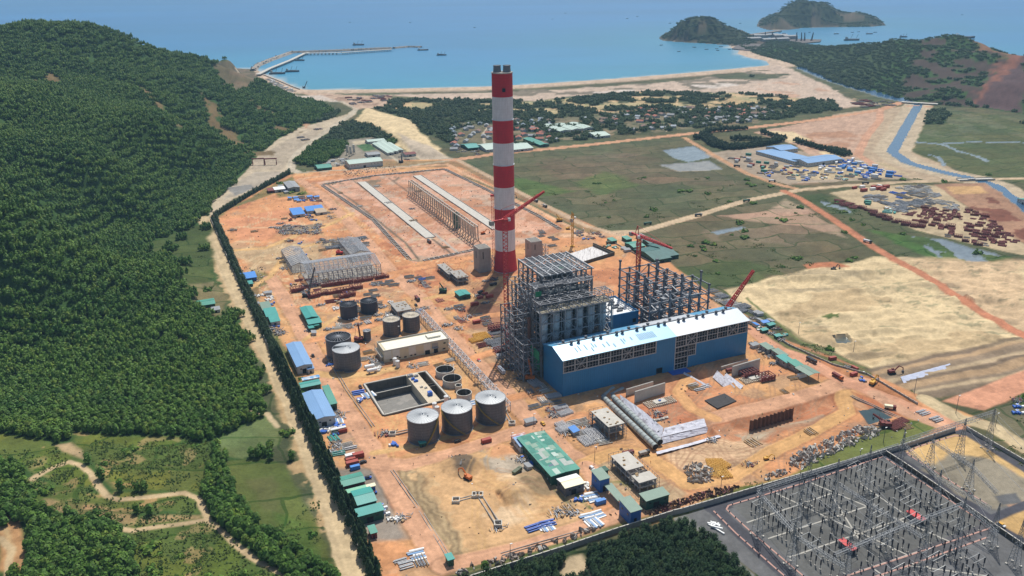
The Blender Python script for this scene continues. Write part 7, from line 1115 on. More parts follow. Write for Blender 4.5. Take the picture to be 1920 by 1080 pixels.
# rust-red modules by the warehouse frames
for px, py, s in ((557,546,1.0),(612,536,.9),(630,533,.9),(650,530,.9),(672,528,.9),(690,525,.8),(712,521,.8),(722,520,.7),(588,556,1.0),(604,552,.85),(622,550,.9),(640,547,.9),(655,544,.9),(668,541,.9),(655,554,1.0),(645,557,.9)): q = P(px, py); put('red_module', q[0], q[1], GA, 'in the fabrication yard in front of the longest warehouse frame', 'rust-red modules of the fabrication yard', s)
for px, py in ((620,566),(632,565),(700,545),(690,552),(704,555),(695,560),(708,532),(730,528),(738,535),(724,533)): q = P(px, py); put('red_beams' if px < 640 else 'steel_beams', q[0], q[1], GA, 'in the fabrication yard above the black tanks', 'beam stacks of the fabrication yard', 1.1)
Zs = [([(600,572),(650,565),(730,560),(745,590),(700,600),(640,605)], ['scrap_heap','white_bags','steel_beams','dark_scrap'], (10, 8), 'lying around the open black tanks', 'site clutter around the black tanks', .6),
 ([(615,612),(720,595),(724,602),(620,622)], ['scrap_heap','dark_scrap','pale_beams','grey_pipes'], (9, 6), 'along the cross road above the cream building', 'clutter along the cross road', .9),
 ([(480,545),(505,545),(520,575),(500,572)], ['mixed_crates','white_bags','grey_hut','pale_beams'], (9, 7), 'beside the hedge near the three teal huts', 'stores beside the upper hedge', .8),
 ([(470,555),(490,560),(510,600),(540,640),(535,645),(505,625)], ['scrap_heap','steel_beams','mixed_crates','grey_hut','dark_scrap'], (9, 7), 'on the hedge strip left of the inner road', 'stores on the hedge strip', .6),
 ([(545,525),(600,520),(600,545),(560,560)], ['dark_scrap','red_beams'], (10, 8), 'at the left end of the fabrication yard', 'clutter of the fabrication yard', .4),
 ([(510,425),(600,420),(605,440),(520,440)], ['scrap_heap','dark_scrap'], (9, 7), 'on the grey laydown left of the coal yard', 'laydown left of the coal yard', .7), ([(590,450),(690,446),(690,470),(610,466)], ['scrap_heap','steel_beams','dark_scrap','girders'], (10, 7), 'on the laydown behind the right warehouse frame', 'laydown behind the warehouse frames', .8),
 ([(540,372),(595,366),(600,378),(548,380)], ['blue_crates','steel_beams','blue_hut','red_beams'], (9, 6), 'near the far left corner of the site', 'stores at the far left corner', .9), ([(505,350),(560,345),(565,362),(510,365)], ['mixed_crates','dark_scrap','grey_hut'], (10, 8), 'around the far grey workshop', 'stores around the far workshop', .4), ([(540,398),(625,392),(640,410),(560,415)], ['dark_scrap','scrap_heap','mixed_crates'], (11, 8), 'below the blue roofed offices', 'stores below the blue offices', .45),
 ([(760,515),(815,520),(815,545),(775,530)], ['scrap_heap','dark_scrap','steel_beams','blue_pipes'], (9, 7), 'between the diagonal road and the pump frames', 'clutter left of the pump frames', .8), ([(880,520),(935,525),(930,580),(890,575)], ['dark_scrap','scrap_heap','red_container'], (11, 10), 'in the dark ground below the chimney', 'clutter below the chimney', .4), ([(810,560),(850,570),(930,600),(900,618),(840,600)], ['red_beams','dark_scrap','steel_beams','red_container'], (10, 8), 'in the yard left of the tall red crane', 'clutter left of the red crane', .45),
 ([(895,612),(960,600),(965,625),(905,632)], ['red_module','steel_beams','red_container'], (14, 9), 'beside the road left of the boiler stair tower', 'steel beside the boiler road', .6), ([(892,630),(958,612),(985,650),(935,668),(900,648)], ['steel_beams','pale_beams','red_module','girders','red_beams'], (11, 8), 'in the packed steel yard left of the boiler', 'packed steel yard left of the boiler', .95), ([(885,625),(905,622),(912,640),(895,642)], ['yellow_frames'], (9, 7), 'at the road corner of the packed steel yard', 'yellow formwork', .9),
 ([(940,665),(1010,655),(1015,700),(990,715),(960,710),(930,690)], ['dark_scrap','scrap_heap','grey_hut','steel_beams','yellow_frames'], (9, 8), 'in the shaded ground at the left end of the hall', 'clutter at the left end of the hall', .7), ([(975,722),(1010,715),(1055,750),(1080,770),(1040,790),(1000,765)], ['pale_girders','scrap_heap','steel_beams','dark_scrap','pale_beams'], (9, 8), 'below the left corner of the turbine hall', 'clutter below the hall corner', .8),
 ([(1050,800),(1100,785),(1125,815),(1140,828),(1095,838)], ['pale_beams','scrap_heap','pale_girders'], (8, 5), 'on the foundation field left of the scaffolded block', 'pale beams of the foundation field', .95), ([(820,612),(870,590),(890,600),(870,640)], ['dark_scrap','scrap_heap'], (12, 9), 'beside the diagonal road near the pipe rack', 'clutter beside the diagonal road', .3),
 ([(770,565),(800,560),(800,590),(775,600)], ['scrap_heap','mixed_crates'], (9, 7), 'around the small scaffolded block', 'clutter around the small block', .5), ([(560,612),(600,600),(612,620),(590,632)], ['grey_hut','scrap_heap'], (9, 7), 'below the teal sheds', 'clutter below the teal sheds', .5), ([(600,665),(628,668),(625,700),(605,690)], ['scrap_heap','blue_crates','dark_scrap'], (8, 7), 'left of the lidded grey tank', 'clutter left of the grey tank', .6), ([(676,672),(720,670),(760,685),(745,700),(690,700)], ['white_bags','scrap_heap','pale_beams'], (9, 7), 'in front of the cream building', 'clutter in front of the cream building', .5),
 ([(668,735),(690,738),(712,775),(695,778)], ['blue_crates','blue_pipes','roof_sheets','scrap_heap'], (8, 6), 'left of the sunken basin', 'clutter left of the sunken basin', .9), ([(745,690),(850,665),(880,690),(820,690)], ['timber','scrap_heap','pale_beams'], (11, 7), 'on the ground behind the sunken basin', 'clutter behind the sunken basin', .4), ([(725,785),(760,830),(770,850),(710,850),(700,820)], ['timber','blue_crates','dark_scrap'], (11, 8), 'left of the front tanks', 'clutter left of the front tanks', .4), ([(880,735),(905,760),(890,770),(870,760)], ['roof_sheets','white_bags'], (7, 6), 'between the round basins and the front tanks', 'clutter by the round basins', .5),
 ([(545,695),(560,690),(575,720),(560,722)], ['white_bags','blue_crates','grey_hut'], (8, 7), 'between the blue warehouses by the hedge', 'clutter between the blue warehouses', .7), ([(595,795),(635,785),(648,810),(612,825)], ['blue_crates','white_bags','roof_sheets','mixed_crates','red_container'], (7, 5), 'below the nearer blue warehouse', 'clutter below the nearer blue warehouse', .95), ([(628,750),(640,765),(645,785),(632,782)], ['white_bags','scrap_heap'], (7, 6), 'right of the nearer blue warehouse', 'clutter right of the blue warehouse', .8),
 ([(607,822),(630,820),(638,850),(630,860),(612,850)], ['green_pipes','green_pipes','scrap_heap'], (8, 5), 'on the hedge strip near the containers', 'green scaffold pipes by the hedge', .9), ([(628,830),(668,822),(672,845),(635,852)], ['pale_beams','timber','grey_pipes','steel_beams'], (8, 5), 'in the small yard above the stacked containers', 'beams above the containers', .95),
 ([(685,955),(720,945),(735,975),(690,985)], ['white_bags','white_bags','blue_crates'], (8, 6), 'around the teal sheds on the gravel strip', 'white bags by the teal sheds', .9), ([(730,950),(745,945),(755,975),(740,985)], ['white_bags','scrap_heap'], (7, 6), 'on the right edge of the gravel strip', 'bags at the gravel edge', .7), ([(650,1000),(700,1005),(730,1020),(690,1030)], ['white_bags','mixed_crates'], (12, 9), 'on the orange ground near the lower road', 'scattered goods near the lower road', .35), ([(725,1052),(790,1035),(800,1055),(735,1080)], ['roof_sheets','steel_beams','grey_pipes'], (8, 5), 'at the bottom edge of the site', 'steel profiles at the bottom edge', .95),
 ([(960,840),(978,838),(1000,870),(1030,905),(1015,910),(985,875)], ['grey_hut','blue_crates','mixed_crates','scrap_heap','white_bags'], (7, 5), 'packed along the lower side of the patched green shed', 'goods along the patched green shed', .9), ([(1050,905),(1100,900),(1130,925),(1115,935),(1080,925)], ['white_bags','scrap_heap','grey_hut'], (9, 7), 'around the cream shelter', 'clutter around the cream shelter', .5),
 ([(1065,940),(1120,930),(1130,950),(1075,965)], ['roof_sheets','blue_crates','roof_sheets','grey_pipes'], (9, 5), 'in the fenced corner by the guard blocks', 'roof sheets by the guard blocks', .9), ([(970,990),(1030,975),(1040,985),(985,1002)], ['roof_sheets','blue_pipes'], (8, 4), 'along the bottom site road', 'blue and white sheets by the bottom road', .9), ([(1040,950),(1070,945),(1080,965),(1050,970)], ['scrap_heap','timber'], (8, 6), 'at the right corner of the yellow lot', 'timber scrap of the yellow lot', .7), ([(1070,975),(1180,950),(1190,958),(1110,985)], ['scrap_heap','dark_scrap','roof_sheets'], (9, 6), 'beside the lower guard block', 'scrap beside the lower guard block', .7),
 ([(1115,835),(1150,865),(1160,900),(1150,905),(1120,870)], ['scrap_heap','white_bags'], (11, 9), 'left of the long unfinished block', 'clutter left of the unfinished block', .4), ([(1290,722),(1325,716),(1330,735),(1300,740)], ['grey_pipes','steel_beams','timber'], (8, 5), 'on the orange platform before the hall', 'steel on the orange platform', .8), ([(1150,780),(1160,790),(1150,800)], ['blue_crates'], (8, 6), 'beside the pipe trench', 'crates beside the pipe trench', 1),
 ([(1395,700),(1425,690),(1445,712),(1430,720)], ['red_module','scrap_heap','steel_beams'], (10, 7), 'right of the lower slab wall', 'steel right of the slab wall', .6), ([(1400,650),(1420,640),(1500,690),(1480,700)], ['scrap_heap','red_beams','mixed_crates','grey_hut'], (9, 6), 'along the green roofed office row', 'goods along the office row', .8), ([(1400,595),(1440,600),(1480,628),(1465,640),(1410,620)], ['green_hut','dark_scrap','blue_hut','green_crates','grey_hut'], (9, 7), 'between the hall and the right fence', 'huts by the right fence', .9), ([(1400,575),(1440,590),(1420,600)], ['grey_hut','steel_beams'], (8, 6), 'behind the right end of the hall', 'stores behind the hall end', .9),
 ([(1330,545),(1345,545),(1400,580),(1390,590),(1340,570)], ['steel_beams','pale_beams','girders'], (9, 6), 'in the strip between the right boiler and the fence', 'steel in the fence strip', .95), ([(1540,660),(1600,690),(1640,715),(1625,720),(1560,680)], ['grey_hut','mixed_crates','scrap_heap','red_container'], (10, 7), 'beside the fence at the right road', 'stores by the right fence', .5), ([(1060,435),(1110,430),(1130,445),(1090,455)], ['dark_scrap','scrap_heap','mixed_crates'], (10, 8), 'near the coal yard corner and the dusty junction', 'clutter at the coal yard corner', .6),
 ([(1010,430),(1090,445),(1060,462),(1020,462)], ['dark_scrap','steel_beams'], (11, 9), 'right of the chimney foot', 'clutter right of the chimney', .5), ([(1710,770),(1760,780),(1770,795),(1720,785)], ['pale_beams','grey_pipes'], (9, 6), 'on the grass between the lower right roads', 'beams between the lower right roads', .8), ([(1655,790),(1700,782),(1705,800),(1670,812)], ['red_girders','timber'], (8, 4), 'beside the small dark pond', 'brown girders by the pond', .95),
 ([(1130,460),(1150,455),(1210,480),(1190,490)], ['green_crates','dark_scrap','grey_hut'], (11, 8), 'around the dark teal barracks', 'clutter around the barracks', .4),
 ([(850,272),(905,280),(900,292),(850,288)], ['dark_scrap','scrap_heap'], (11, 9), 'in the yard left of the village lane', 'yard left of the village lane', .6), ([(600,305),(650,296),(660,310),(610,316)], ['white_bags','scrap_heap','grey_hut'], (12, 9), 'at the left end of the far camp', 'stores of the far camp', .6), ([(740,285),(830,300),(800,308),(740,300)], ['mixed_crates','dark_scrap'], (16, 12), 'behind the far end of the coal yard', 'stores behind the coal yard', .3)]
Zs += [([(560,425),(720,520),(745,560),(620,600),(530,580),(520,500)], ['scrap_heap','dark_scrap','mixed_crates','pale_beams','timber'], (24, 18), 'scattered on the open ground left of the diagonal road', 'scattered goods left of the diagonal road', .4),
 ([(430,420),(560,400),(600,440),(520,500),(470,510)], ['dark_scrap','scrap_heap','timber'], (30, 24), 'scattered on the bare ground inside the upper hedge', 'scattered goods inside the upper hedge', .35), ([(620,640),(690,655),(700,700),(650,720)], ['timber','mixed_crates','scrap_heap'], (16, 12), 'on the trodden ground around the lidded tank', 'goods around the lidded tank', .4),
 ([(1240,850),(1450,800),(1560,770),(1500,850),(1380,880),(1300,895)], ['timber','scrap_heap','dark_scrap'], (34, 20), 'scattered over the lower right earthworks', 'scattered goods of the earthworks', .35), ([(1380,720),(1500,690),(1540,715),(1440,745)], ['timber','scrap_heap','red_beams'], (20, 14), 'on the levelled earth below the office row', 'goods below the office row', .4),
 ([(760,850),(950,845),(1050,930),(1000,980),(830,1030),(780,950)], ['timber','scrap_heap','pale_beams'], (34, 26), 'left lying on the yellow lot', 'goods on the yellow lot', .3), ([(1190,770),(1250,770),(1290,790),(1240,800)], ['dark_scrap','stone_blocks'], (12, 9), 'on the red platform above the white sheets', 'stones above the white sheets', .7), ([(620,355),(740,335),(860,400),(900,455),(800,475)], ['dark_scrap','timber','pale_beams'], (60, 45), 'lying on the floor of the coal yard', 'goods on the coal yard floor', .5)]
for pts, kinds, st, wh, grp, pb in Zs: zone(pts, kinds, st, wh, grp, prob=pb)
AZB = math.radians(-34)
for pts, kinds, st, wh, grp, az, pb, s in (([(1335,292),(1400,288),(1420,300),(1500,318),(1490,330),(1420,322)], ['mixed_crates','green_container','steel_beams','grey_hut','red_container'], (16, 12), 'in the left part of the blue-roofed camp yard', 'goods in the left of the camp yard', AZB, .6, 1.3), ([(1400,325),(1480,318),(1560,322),(1690,335),(1500,342)], ['blue_crates','steel_beams','grey_pipes','green_crates','mixed_crates'], (17, 12), 'in the front rows of the camp yard', 'goods in the front of the camp yard', AZB, .7, 1.4), ([(1560,298),(1610,300),(1690,330),(1640,335),(1560,315)], ['blue_crates','blue_container','blue_pipes','white_container'], (14, 10), 'in the blue stacks right of the camp halls', 'blue stacks of the camp yard', AZB, .9, 1.4), ([(1480,312),(1550,308),(1580,322),(1500,326)], ['blue_crates','steel_beams','white_container'], (14, 11), 'just below the sky-blue camp halls', 'goods below the camp halls', AZB, .7, 1.3),
  ([(1600,352),(1660,349),(1668,356),(1610,362)], ['red_container','white_container','red_container'], (13, 9), 'at the paved road side of the right storage yard', 'containers of the right storage yard', GA, .9, 1.4), ([(1612,368),(1660,364),(1665,378),(1640,382)], ['grey_pipes','steel_beams'], (12, 7), 'in the upper left of the right storage yard', 'upper left pipes of the right yard', GA, .95, 1.2), ([(1668,362),(1700,362),(1705,372),(1672,374)], ['blue_pipes','steel_beams'], (12, 7), 'in the middle top of the right storage yard', 'blue pipes of the right yard', GA, .95, 1.2), ([(1680,350),(1735,348),(1770,370),(1720,372)], ['grey_pipes','pale_beams','steel_beams'], (12, 7), 'in the grey rows at the top of the right storage yard', 'top grey rows of the right yard', GA, .95, 1.2), ([(1735,372),(1775,375),(1810,395),(1780,398)], ['grey_pipes','pale_beams'], (12, 7), 'in the grey rows at the right of the right storage yard', 'right grey rows of the right yard', GA, .95, 1.2),
  ([(1660,382),(1740,374),(1750,388),(1680,400)], ['steel_beams','girders','grey_pipes'], (12, 7), 'in the centre of the right storage yard', 'centre steel of the right yard', GA, .95, 1.2), ([(1600,372),(1640,385),(1685,396),(1670,402),(1630,390)], ['green_crates','green_pipes','green_container'], (12, 8), 'in the green row of the right storage yard', 'green row of the right yard', AZB, .9, 1.2), ([(1557,377),(1570,374),(1612,388),(1600,392)], ['red_beams'], (11, 6), 'in the flat red row at the left edge of the right storage yard', 'flat red row of the right yard', AZB, 1, 1.3), ([(1612,391),(1625,390),(1672,410),(1735,425),(1730,430),(1665,416)], ['red_module'], (10, 6.5), 'in the dark row along the left fence of the right storage yard', 'dark row of the right yard', AZB, 1, .68),
  ([(1692,402),(1740,388),(1790,395),(1810,412),(1760,414),(1720,408)], ['red_module','red_girders','red_beams'], (10, 6.5), 'in the central rust-red block of the right storage yard', 'central rust-red block of the right yard', AZB, .95, .68), ([(1700,410),(1790,425),(1800,432),(1770,432)], ['red_module','red_girders'], (10, 6.5), 'in the lower rust-red row of the right storage yard', 'lower rust-red row of the right yard', AZB, .95, .68), ([(1800,390),(1840,398),(1870,420),(1910,455),(1895,460),(1840,430)], ['red_module','red_beams','red_girders'], (10, 6.5), 'in the long rust-red row on the right of the storage yard', 'long rust-red row of the right yard', AZB, .9, .68), ([(1800,418),(1840,420),(1860,440),(1900,465),(1870,462),(1820,440)], ['red_module','red_girders'], (10, 6.5), 'in the scattered rust-red stacks at the lower right yard', 'scattered rust-red stacks of the right yard', AZB, .7, .68), ([(1745,430),(1790,436),(1870,462),(1850,464),(1780,446)], ['red_module','steel_beams'], (10, 6.5), 'along the pond edge of the right storage yard', 'pond edge row of the right yard', AZB, .6, .68),
  ([(1895,748),(1925,752),(1925,785),(1900,775)], ['dark_scrap','blue_crates','steel_beams'], (9, 7), 'on the grass at the right edge below the orange platform', 'stacks at the right edge', GA, .6, 1), ([(650,182),(735,178),(728,190),(660,196)], ['dark_scrap','red_beams','steel_beams'], (22, 16), 'near the beach end of the haul road', 'clutter near the beach', GA, .6, 1.8), ([(498,146),(530,160),(556,170),(548,173),(515,162)], ['pale_beams','white_container'], (22, 12), 'along the harbour quay', 'goods along the harbour quay', -.75, .9, 1.8), ([(500,285),(540,262),(600,240),(590,255),(540,285)], ['steel_beams','dark_scrap','pale_beams'], (30, 22), 'on the casting yard beside the haul road', 'goods on the casting yard', .6, .35, 1.6), ([(1590,190),(1660,186),(1680,198),(1620,202)], ['dark_scrap','red_girders','steel_beams'], (24, 18), 'at the lagoon bridge site', 'goods at the lagoon bridge site', GA, .5, 1.8), ([(1060,290),(1060,290),(1060,290)], ['timber'], (9, 9), '', '', 0, 0, 1)):
    if wh: zone(pts, kinds, st, wh, grp, az=az, s=s, prob=pb)
for px, py, k, az, lb in ((657,858,'white_container',GA,'white container at the back of the stack left of the road'),(672,857,'red_container',GA,'red container beside the white one left of the road'),(658,865,'red_container',GA,'red container with a green patch in the stack'),(661,872,'red_container',GA,'second faded red container in the stack'),(666,879,'blue_container',GA,'bright blue container at the front of the stack'),(1126,944,'blue_container',GA,'bright blue container in the fenced corner by the guard blocks'),(1503,707,'white_container',GA,'white container beside the open shelter on the right road'),(912,829,'red_container',GA,'long faded red tank container beside the lower tank road'),(1120,804,'grey_hut',DV,'small grey cabin left of the scaffolded block'),(1076,812,'blue_hut',DV,'blue cabin beside the foundation field'),(994,794,'grey_hut',GA,'grey cabin near the lower junction')):
    q = P(px, py); o = put(k, q[0], q[1], az, '', None, 1.1); o['label'] = lb
for k, (px, py) in enumerate(((1340,868),(1350,876),(1342,888),(1358,890))): q = P(px, py); put('yellow_frames', q[0], q[1], .6 * k, 'beside the rubble in the lower right earthworks', 'yellow formwork in the earthworks', .9)
# ================================================================ rubble (uncountable)
def rubble(name, polys, n, smin, smax, mats, label, cat='rubble', hgt=1.2):
    mb = MB(); R = random.Random(n)
    for pts in polys:
        p = pw(pts); area = abs(sum(p[i][0] * p[(i + 1) % len(p)][1] - p[(i + 1) % len(p)][0] * p[i][1] for i in range(len(p)))) / 2; cnt = int(area * n); bb = int(cnt * 1.2 * (np.ptp(p[:, 0]) * np.ptp(p[:, 1])) / area) + 9; xs = rng.uniform(p[:, 0].min(), p[:, 0].max(), bb); ys = rng.uniform(p[:, 1].min(), p[:, 1].max(), bb); s_ = sdpoly(xs, ys, p); ok = np.nonzero(s_ > 0)[0][:cnt]
        for i in ok:
            x, y = xs[i], ys[i]; s = R.uniform(smin, smax); z = gz(x, y) + min(hgt, s_[i] * .35) * R.random(); c = Vector((x, y, z + s * .2)); ax = [Vector((R.uniform(-1, 1), R.uniform(-1, 1), R.uniform(-.6, .6))).normalized() * s * R.uniform(.35, .8) for _ in range(3)]; mi = R.randrange(len(mats))
            vs = [c + ax[0] * i_ + ax[1] * j_ * .7 + Vector((0, 0, 1)) * s * .35 * k_ + ax[2] * .25 * R.uniform(-1, 1) for k_ in (-1, 1) for i_, j_ in ((-1, -1), (1, -1), (1, 1), (-1, 1))]; mb.add(vs, [(3, 2, 1, 0), (4, 5, 6, 7), (0, 1, 5, 4), (1, 2, 6, 5), (2, 3, 7, 6), (3, 0, 4, 7)], mi)
    return tag(mb.build(name, mats), label, cat, None, 'stuff')
rubble('broken_concrete', [[(1468,872),(1500,846),(1560,820),(1610,798),(1650,802),(1648,818),(1600,836),(1550,858),(1500,880)], [(1425,895),(1460,882),(1485,876),(1480,888),(1440,902)], [(1280,880),(1305,866),(1345,884),(1335,905),(1295,908)]], .42, .7, 2.1, [ROCKM, CONCL, M('slab_grey', (.42, .40, .37), .9, var=.2)], 'broad heap of broken concrete slabs along the substation verge')
rubble('burnt_debris', [[(1208,962),(1240,945),(1290,930),(1350,915),(1388,912),(1370,925),(1300,942),(1235,975)]], .9, .5, 1.5, [SLAG, M('purple_debris', (.16, .06, .06), .9, var=.3), M('brown_debris', (.12, .08, .05), .9, var=.3)], 'long dark red-brown heap of burnt debris by the wall')
rubble('stone_blocks', [[(838,1072),(935,1046),(1022,1020),(1113,986),(1122,994),(1040,1026),(940,1058),(850,1084)]], .22, 1.2, 2.2, [CONC, ROCKM, M('brownish_block', (.24, .18, .14), .9, var=.3)], 'long spread of stone blocks along the bottom site verge', hgt=.6)
rubble('site_stones', [[(600,450),(690,446),(690,470),(610,466)], [(1180,800),(1240,806),(1220,790)], [(840,858),(868,850),(890,870),(870,890)], [(1180,790),(1240,780),(1300,792),(1245,800)], [(1000,880),(1040,895),(1120,960),(1060,950)], [(640,320),(740,310),(745,322),(650,332)], [(1630,780),(1700,790),(1690,800),(1640,800)], [(1150,825),(1180,850),(1160,860)], [(440,500),(500,500),(500,540),(450,530)], [(1130,880),(1200,910),(1240,930),(1180,930)]], .06, .4, 1.3, [ROCKM, CONC, CONCL], 'loose stones and small debris strewn over the site soil', hgt=.4)
rubble('site_litter', [SITE], .0045, .3, 1.1, [ROCKM, CONCL, WOOD, CONCL, STEEL, WHITE], 'small litter, planks and offcuts scattered across the whole site', hgt=.2)

# white tanks, lot duct, front trench
for px, py, lb in ((741,683,'left one of two white upright tanks before the cream building'),(746,688,'right one of two white upright tanks before the cream building'),(815,768,'upper white upright tank beside the front tanks'),(820,775,'lower white upright tank beside the front tanks'),(837,755,'white upright tank at the basin corner')):
    q = P(px, py); t = thing('white_tank', (q[0], q[1], 0), 0, lb, 'tank', 'small white upright tanks'); mb = MB(); mb.cyl((0, 0, 0), (0, 0, 5.2), 1.6, 1.6, 20); mb.cyl((0, 0, 5.2), (0, 0, 5.9), 1.6, .5, 20); mb.build('vessel', WHITE, t); mb = MB(); mb.beam((1.7, 0, 0), (1.7, 0, 5.4), .2); mb.ring(1.55, 1.72, 4.9, 5.2, 20); mb.build('ladder', STEEL, t)
for px, py, lb in ((693,692,'upper white horizontal tank in front of the cream building'),(698,699,'lower white horizontal tank in front of the cream building')):
    q = P(px, py); t = thing('horizontal_tank', (q[0], q[1], 0), GA, lb, 'tank', 'white horizontal tanks'); mb = MB(); mb.cyl((-3.6, 0, 2.4), (3.6, 0, 2.4), 1.5, n=18); mb.cyl((3.6, 0, 2.4), (4.2, 0, 2.4), 1.5, .7, 18); mb.cyl((-4.2, 0, 2.4), (-3.6, 0, 2.4), .7, 1.5, 18); mb.build('vessel', WHITE, t); [(lambda b: (b.box((x, 0, .6), (.6, 2.6, 1.3)), b.build('saddle', CONC, t)))(MB()) for x in (-2.2, 2.2)]
def duct(pts, lb, w_=2.6):
    p = pw(pts); t = thing('concrete_duct', (0, 0, 0), 0, lb, 'duct'); mb = MB()
    for a, b in zip(p[:-1], p[1:]): n_ = np.array([-(b - a)[1], (b - a)[0]]) / np.linalg.norm(b - a) * w_ / 2; [wallseg(mb, a + s * n_, b + s * n_, .45, -2, .7) for s in (-1, 1)]; wallseg(mb, a, b, w_, -2, -1.3)
    mb.build('channel', CONC, t)
    for k in (0, -1): m2 = MB(); c = p[k]; [m2.box((c[0] + dx, c[1] + dy, .4), (sx, sy, 2.6)) for dx, dy, sx, sy in ((-2, 0, .5, 4.5), (2, 0, .5, 4.5), (0, -2, 3.5, .5), (0, 2, 3.5, .5))]; m2.build('shaft', CONCL, t)
duct([(899,930),(934,984)], 'concrete duct with two square shafts crossing the yellow lot'); duct([(736,815),(800,800)], 'short open duct in the trench left of the front tanks'); duct([(945,770),(960,795)], 'short duct with a square pit right of the front tanks', 2); duct([(855,940),(892,930)], 'short duct stub left of the shaft on the yellow lot', 2)
def ditch(pts, lb, m_=CONC):
    p = pw(pts); mb = MB()
    for a, b in zip(p[:-1], p[1:]): n_ = np.array([-(b - a)[1], (b - a)[0]]) / np.linalg.norm(b - a) * .9; [wallseg(mb, a + s * n_, b + s * n_, .3, -.6, .45) for s in (-1, 1)]
    tag(mb.build('drain', m_), lb, 'drain')
ditch([(735,882),(790,960),(838,1040)], 'long concrete drain along the left side of the yellow lot'); ditch([(1128,905),(1150,930),(1172,955)], 'concrete drain between the guard blocks and the roof sheets'); ditch([(612,665),(650,730),(700,800)], 'drain along the inner road left of the sunken basin'); ditch([(1595,742),(1640,762),(1700,790)], 'drain along the lower right site road'); ditch([(940,1040),(1000,1022),(1130,985)], 'drain beside the bottom site road')
# ================================================================ perimeter walls
def longwall(name, pts, z, th_, lb, cat='wall', m_=CONC):
    t = thing(name, (0, 0, 0), 0, lb, cat); p = pw(pts); mb = MB(); cp = MB(); po = MB()
    for a, b in zip(p[:-1], p[1:]):
        wallseg(mb, a, b, th_, -1, z); wallseg(cp, a, b, th_ + .25, z, z + .18); L_ = np.linalg.norm(b - a); n_ = max(1, int(L_ / 4))
        for k in range(n_ + 1): c = a + (b - a) * k / n_; po.box((c[0], c[1], z / 2 + .1), (.5, .5, z + .6), math.atan2(*(b - a)[::-1]))
    mb.build('panel', m_, t); cp.build('coping', CONCL, t); po.build('pillar', CONC, t)
longwall('perimeter_wall', [(858,1097),(960,1064),(1060,1032),(1160,998),(1262,966)], 3.2, .35, 'grey perimeter wall between the site and the dark casuarina wood'); longwall('perimeter_wall', [(1262,966),(1280,962),(1338,945),(1500,897),(1690,842),(1790,809)], 3.4, .35, 'grey wall between the site and the switchyard')
longwall('yard_wall', [(1660,852),(1700,878),(1790,940),(1925,1033),(2000,1090)], 2.8, .4, 'dark retaining wall dividing the switchyard from the yellow earth plot', m_=CONCD); longwall('yard_wall', [(1812,806),(1925,872),(2020,930)], 2.5, .4, 'outer wall on the far right of the yellow earth plot')
longwall('boundary_fence', [(1150,455),(1262,515),(1335,560),(1400,598),(1480,648),(1560,684),(1625,702),(1720,758)], 1.2, .12, 'low mesh fence along the right boundary of the site', 'fence', M('fence_grey', (.42, .40, .34), .8))
longwall('hedge_wall', [(395,412),(440,515),(505,655),(555,765),(605,878),(656,990),(697,1090)], 2.2, .25, 'low wall between the dirt track and the casuarina hedge'); longwall('harbour_wall', [(489,139),(520,151),(548,163),(562,168)], 2.5, 2, 'low quay wall at the foot of the jetty')
# ================================================================ switchyard
SG = M('gantry_galvanised', (.24, .255, .27), .5, metal=.3, var=.15); INS = M('insulator_brown', (.05, .035, .035), .4, var=.2); KERB = M('pinkish_kerb', (.46, .27, .22), .85, var=.15); CABLE = M('cable_trench_cover', (.42, .40, .35), .9, var=.1)
def gtower(b, tp, label):
    q = P(*b); h = zat(q[0], q[1], tp); h = min(max(h, 12), 34); t = thing('gantry_tower', q, GA, label, 'lattice tower', 'lattice towers of the switchyard'); mb = MB(); mast(mb, (0, 0, 0), (0, 0, h * .82), 4.4, 1.3, 9, .125); mast(mb, (0, 0, h * .82), (0, 0, h + 4), 1.3, .2, 3, .11); mb.build('lattice', SG, t); [(lambda m_: (m_.box((x, y, .3), (1, 1, .8)), m_.build('footing', CONCL, t)))(MB()) for x in (-2.3, 2.3) for y in (-2.3, 2.3)]; return np.array([q[0], q[1], h * .82])
GTL = [((1419,1004),918),((1482,1060),990),((1491,999),897),((1558,967),872),((1620,925),846),((1681,901),816),((1623,1006),930),((1725,1062),980),((1753,946),892),((1788,1045),943),((1857,1024),955),((1583,1085),1010),((1510,948),862),((1660,1030),955),((1900,1060),985)]
GTR = [((1741,876),823),((1797,858),795),((1850,841),776),((1815,918),872)]
T1 = [gtower(b, t, 'grey lattice gantry tower at the ' + ('left' if b[0] < 1500 else 'centre left' if b[0] < 1600 else 'centre' if b[0] < 1700 else 'centre right' if b[0] < 1780 else 'right') + ' of the switchyard, ' + ('near the site wall' if b[1] < 930 else 'in its middle' if b[1] < 1015 else 'at the front edge')) for b, t in GTL]; T2 = [gtower(b, t, {1741: 'lattice tower at the left of the yellow earth plot', 1797: 'lattice tower at the far edge of the yellow earth plot', 1850: 'tall lattice tower at the right end of the thick gantry beam', 1815: 'lattice tower in the middle of the yellow earth plot'}[b[0]]) for b, t in GTR]
def gbeam(a, b, label, w_=1.5): t = MB(); mast(t, a, b, w_, w_, max(6, int(np.linalg.norm(b - a) / 1.9)), .1); o = t.build('gantry_beam', SG); tag(o, label, 'gantry beam', 'gantry beams of the switchyard'); return o
def PZ(px, py, z): return P(px, py, z)
LB = 'grey lattice beam spanning the busbar posts of the switchyard'
for (a, b) in (((1421,920),(1687,834)), ((1575,910),(1728,1006)), ((1421,922),(1487,995)), ((1566,1040),(1700,985)), ((1700,985),(1806,945)), ((1760,897),(1857,953)), ((1690,828),(1760,897)), ((1500,1010),(1583,1062)), ((1806,945),(1870,1000))): gbeam(PZ(*a, 20), PZ(*b, 20), LB)
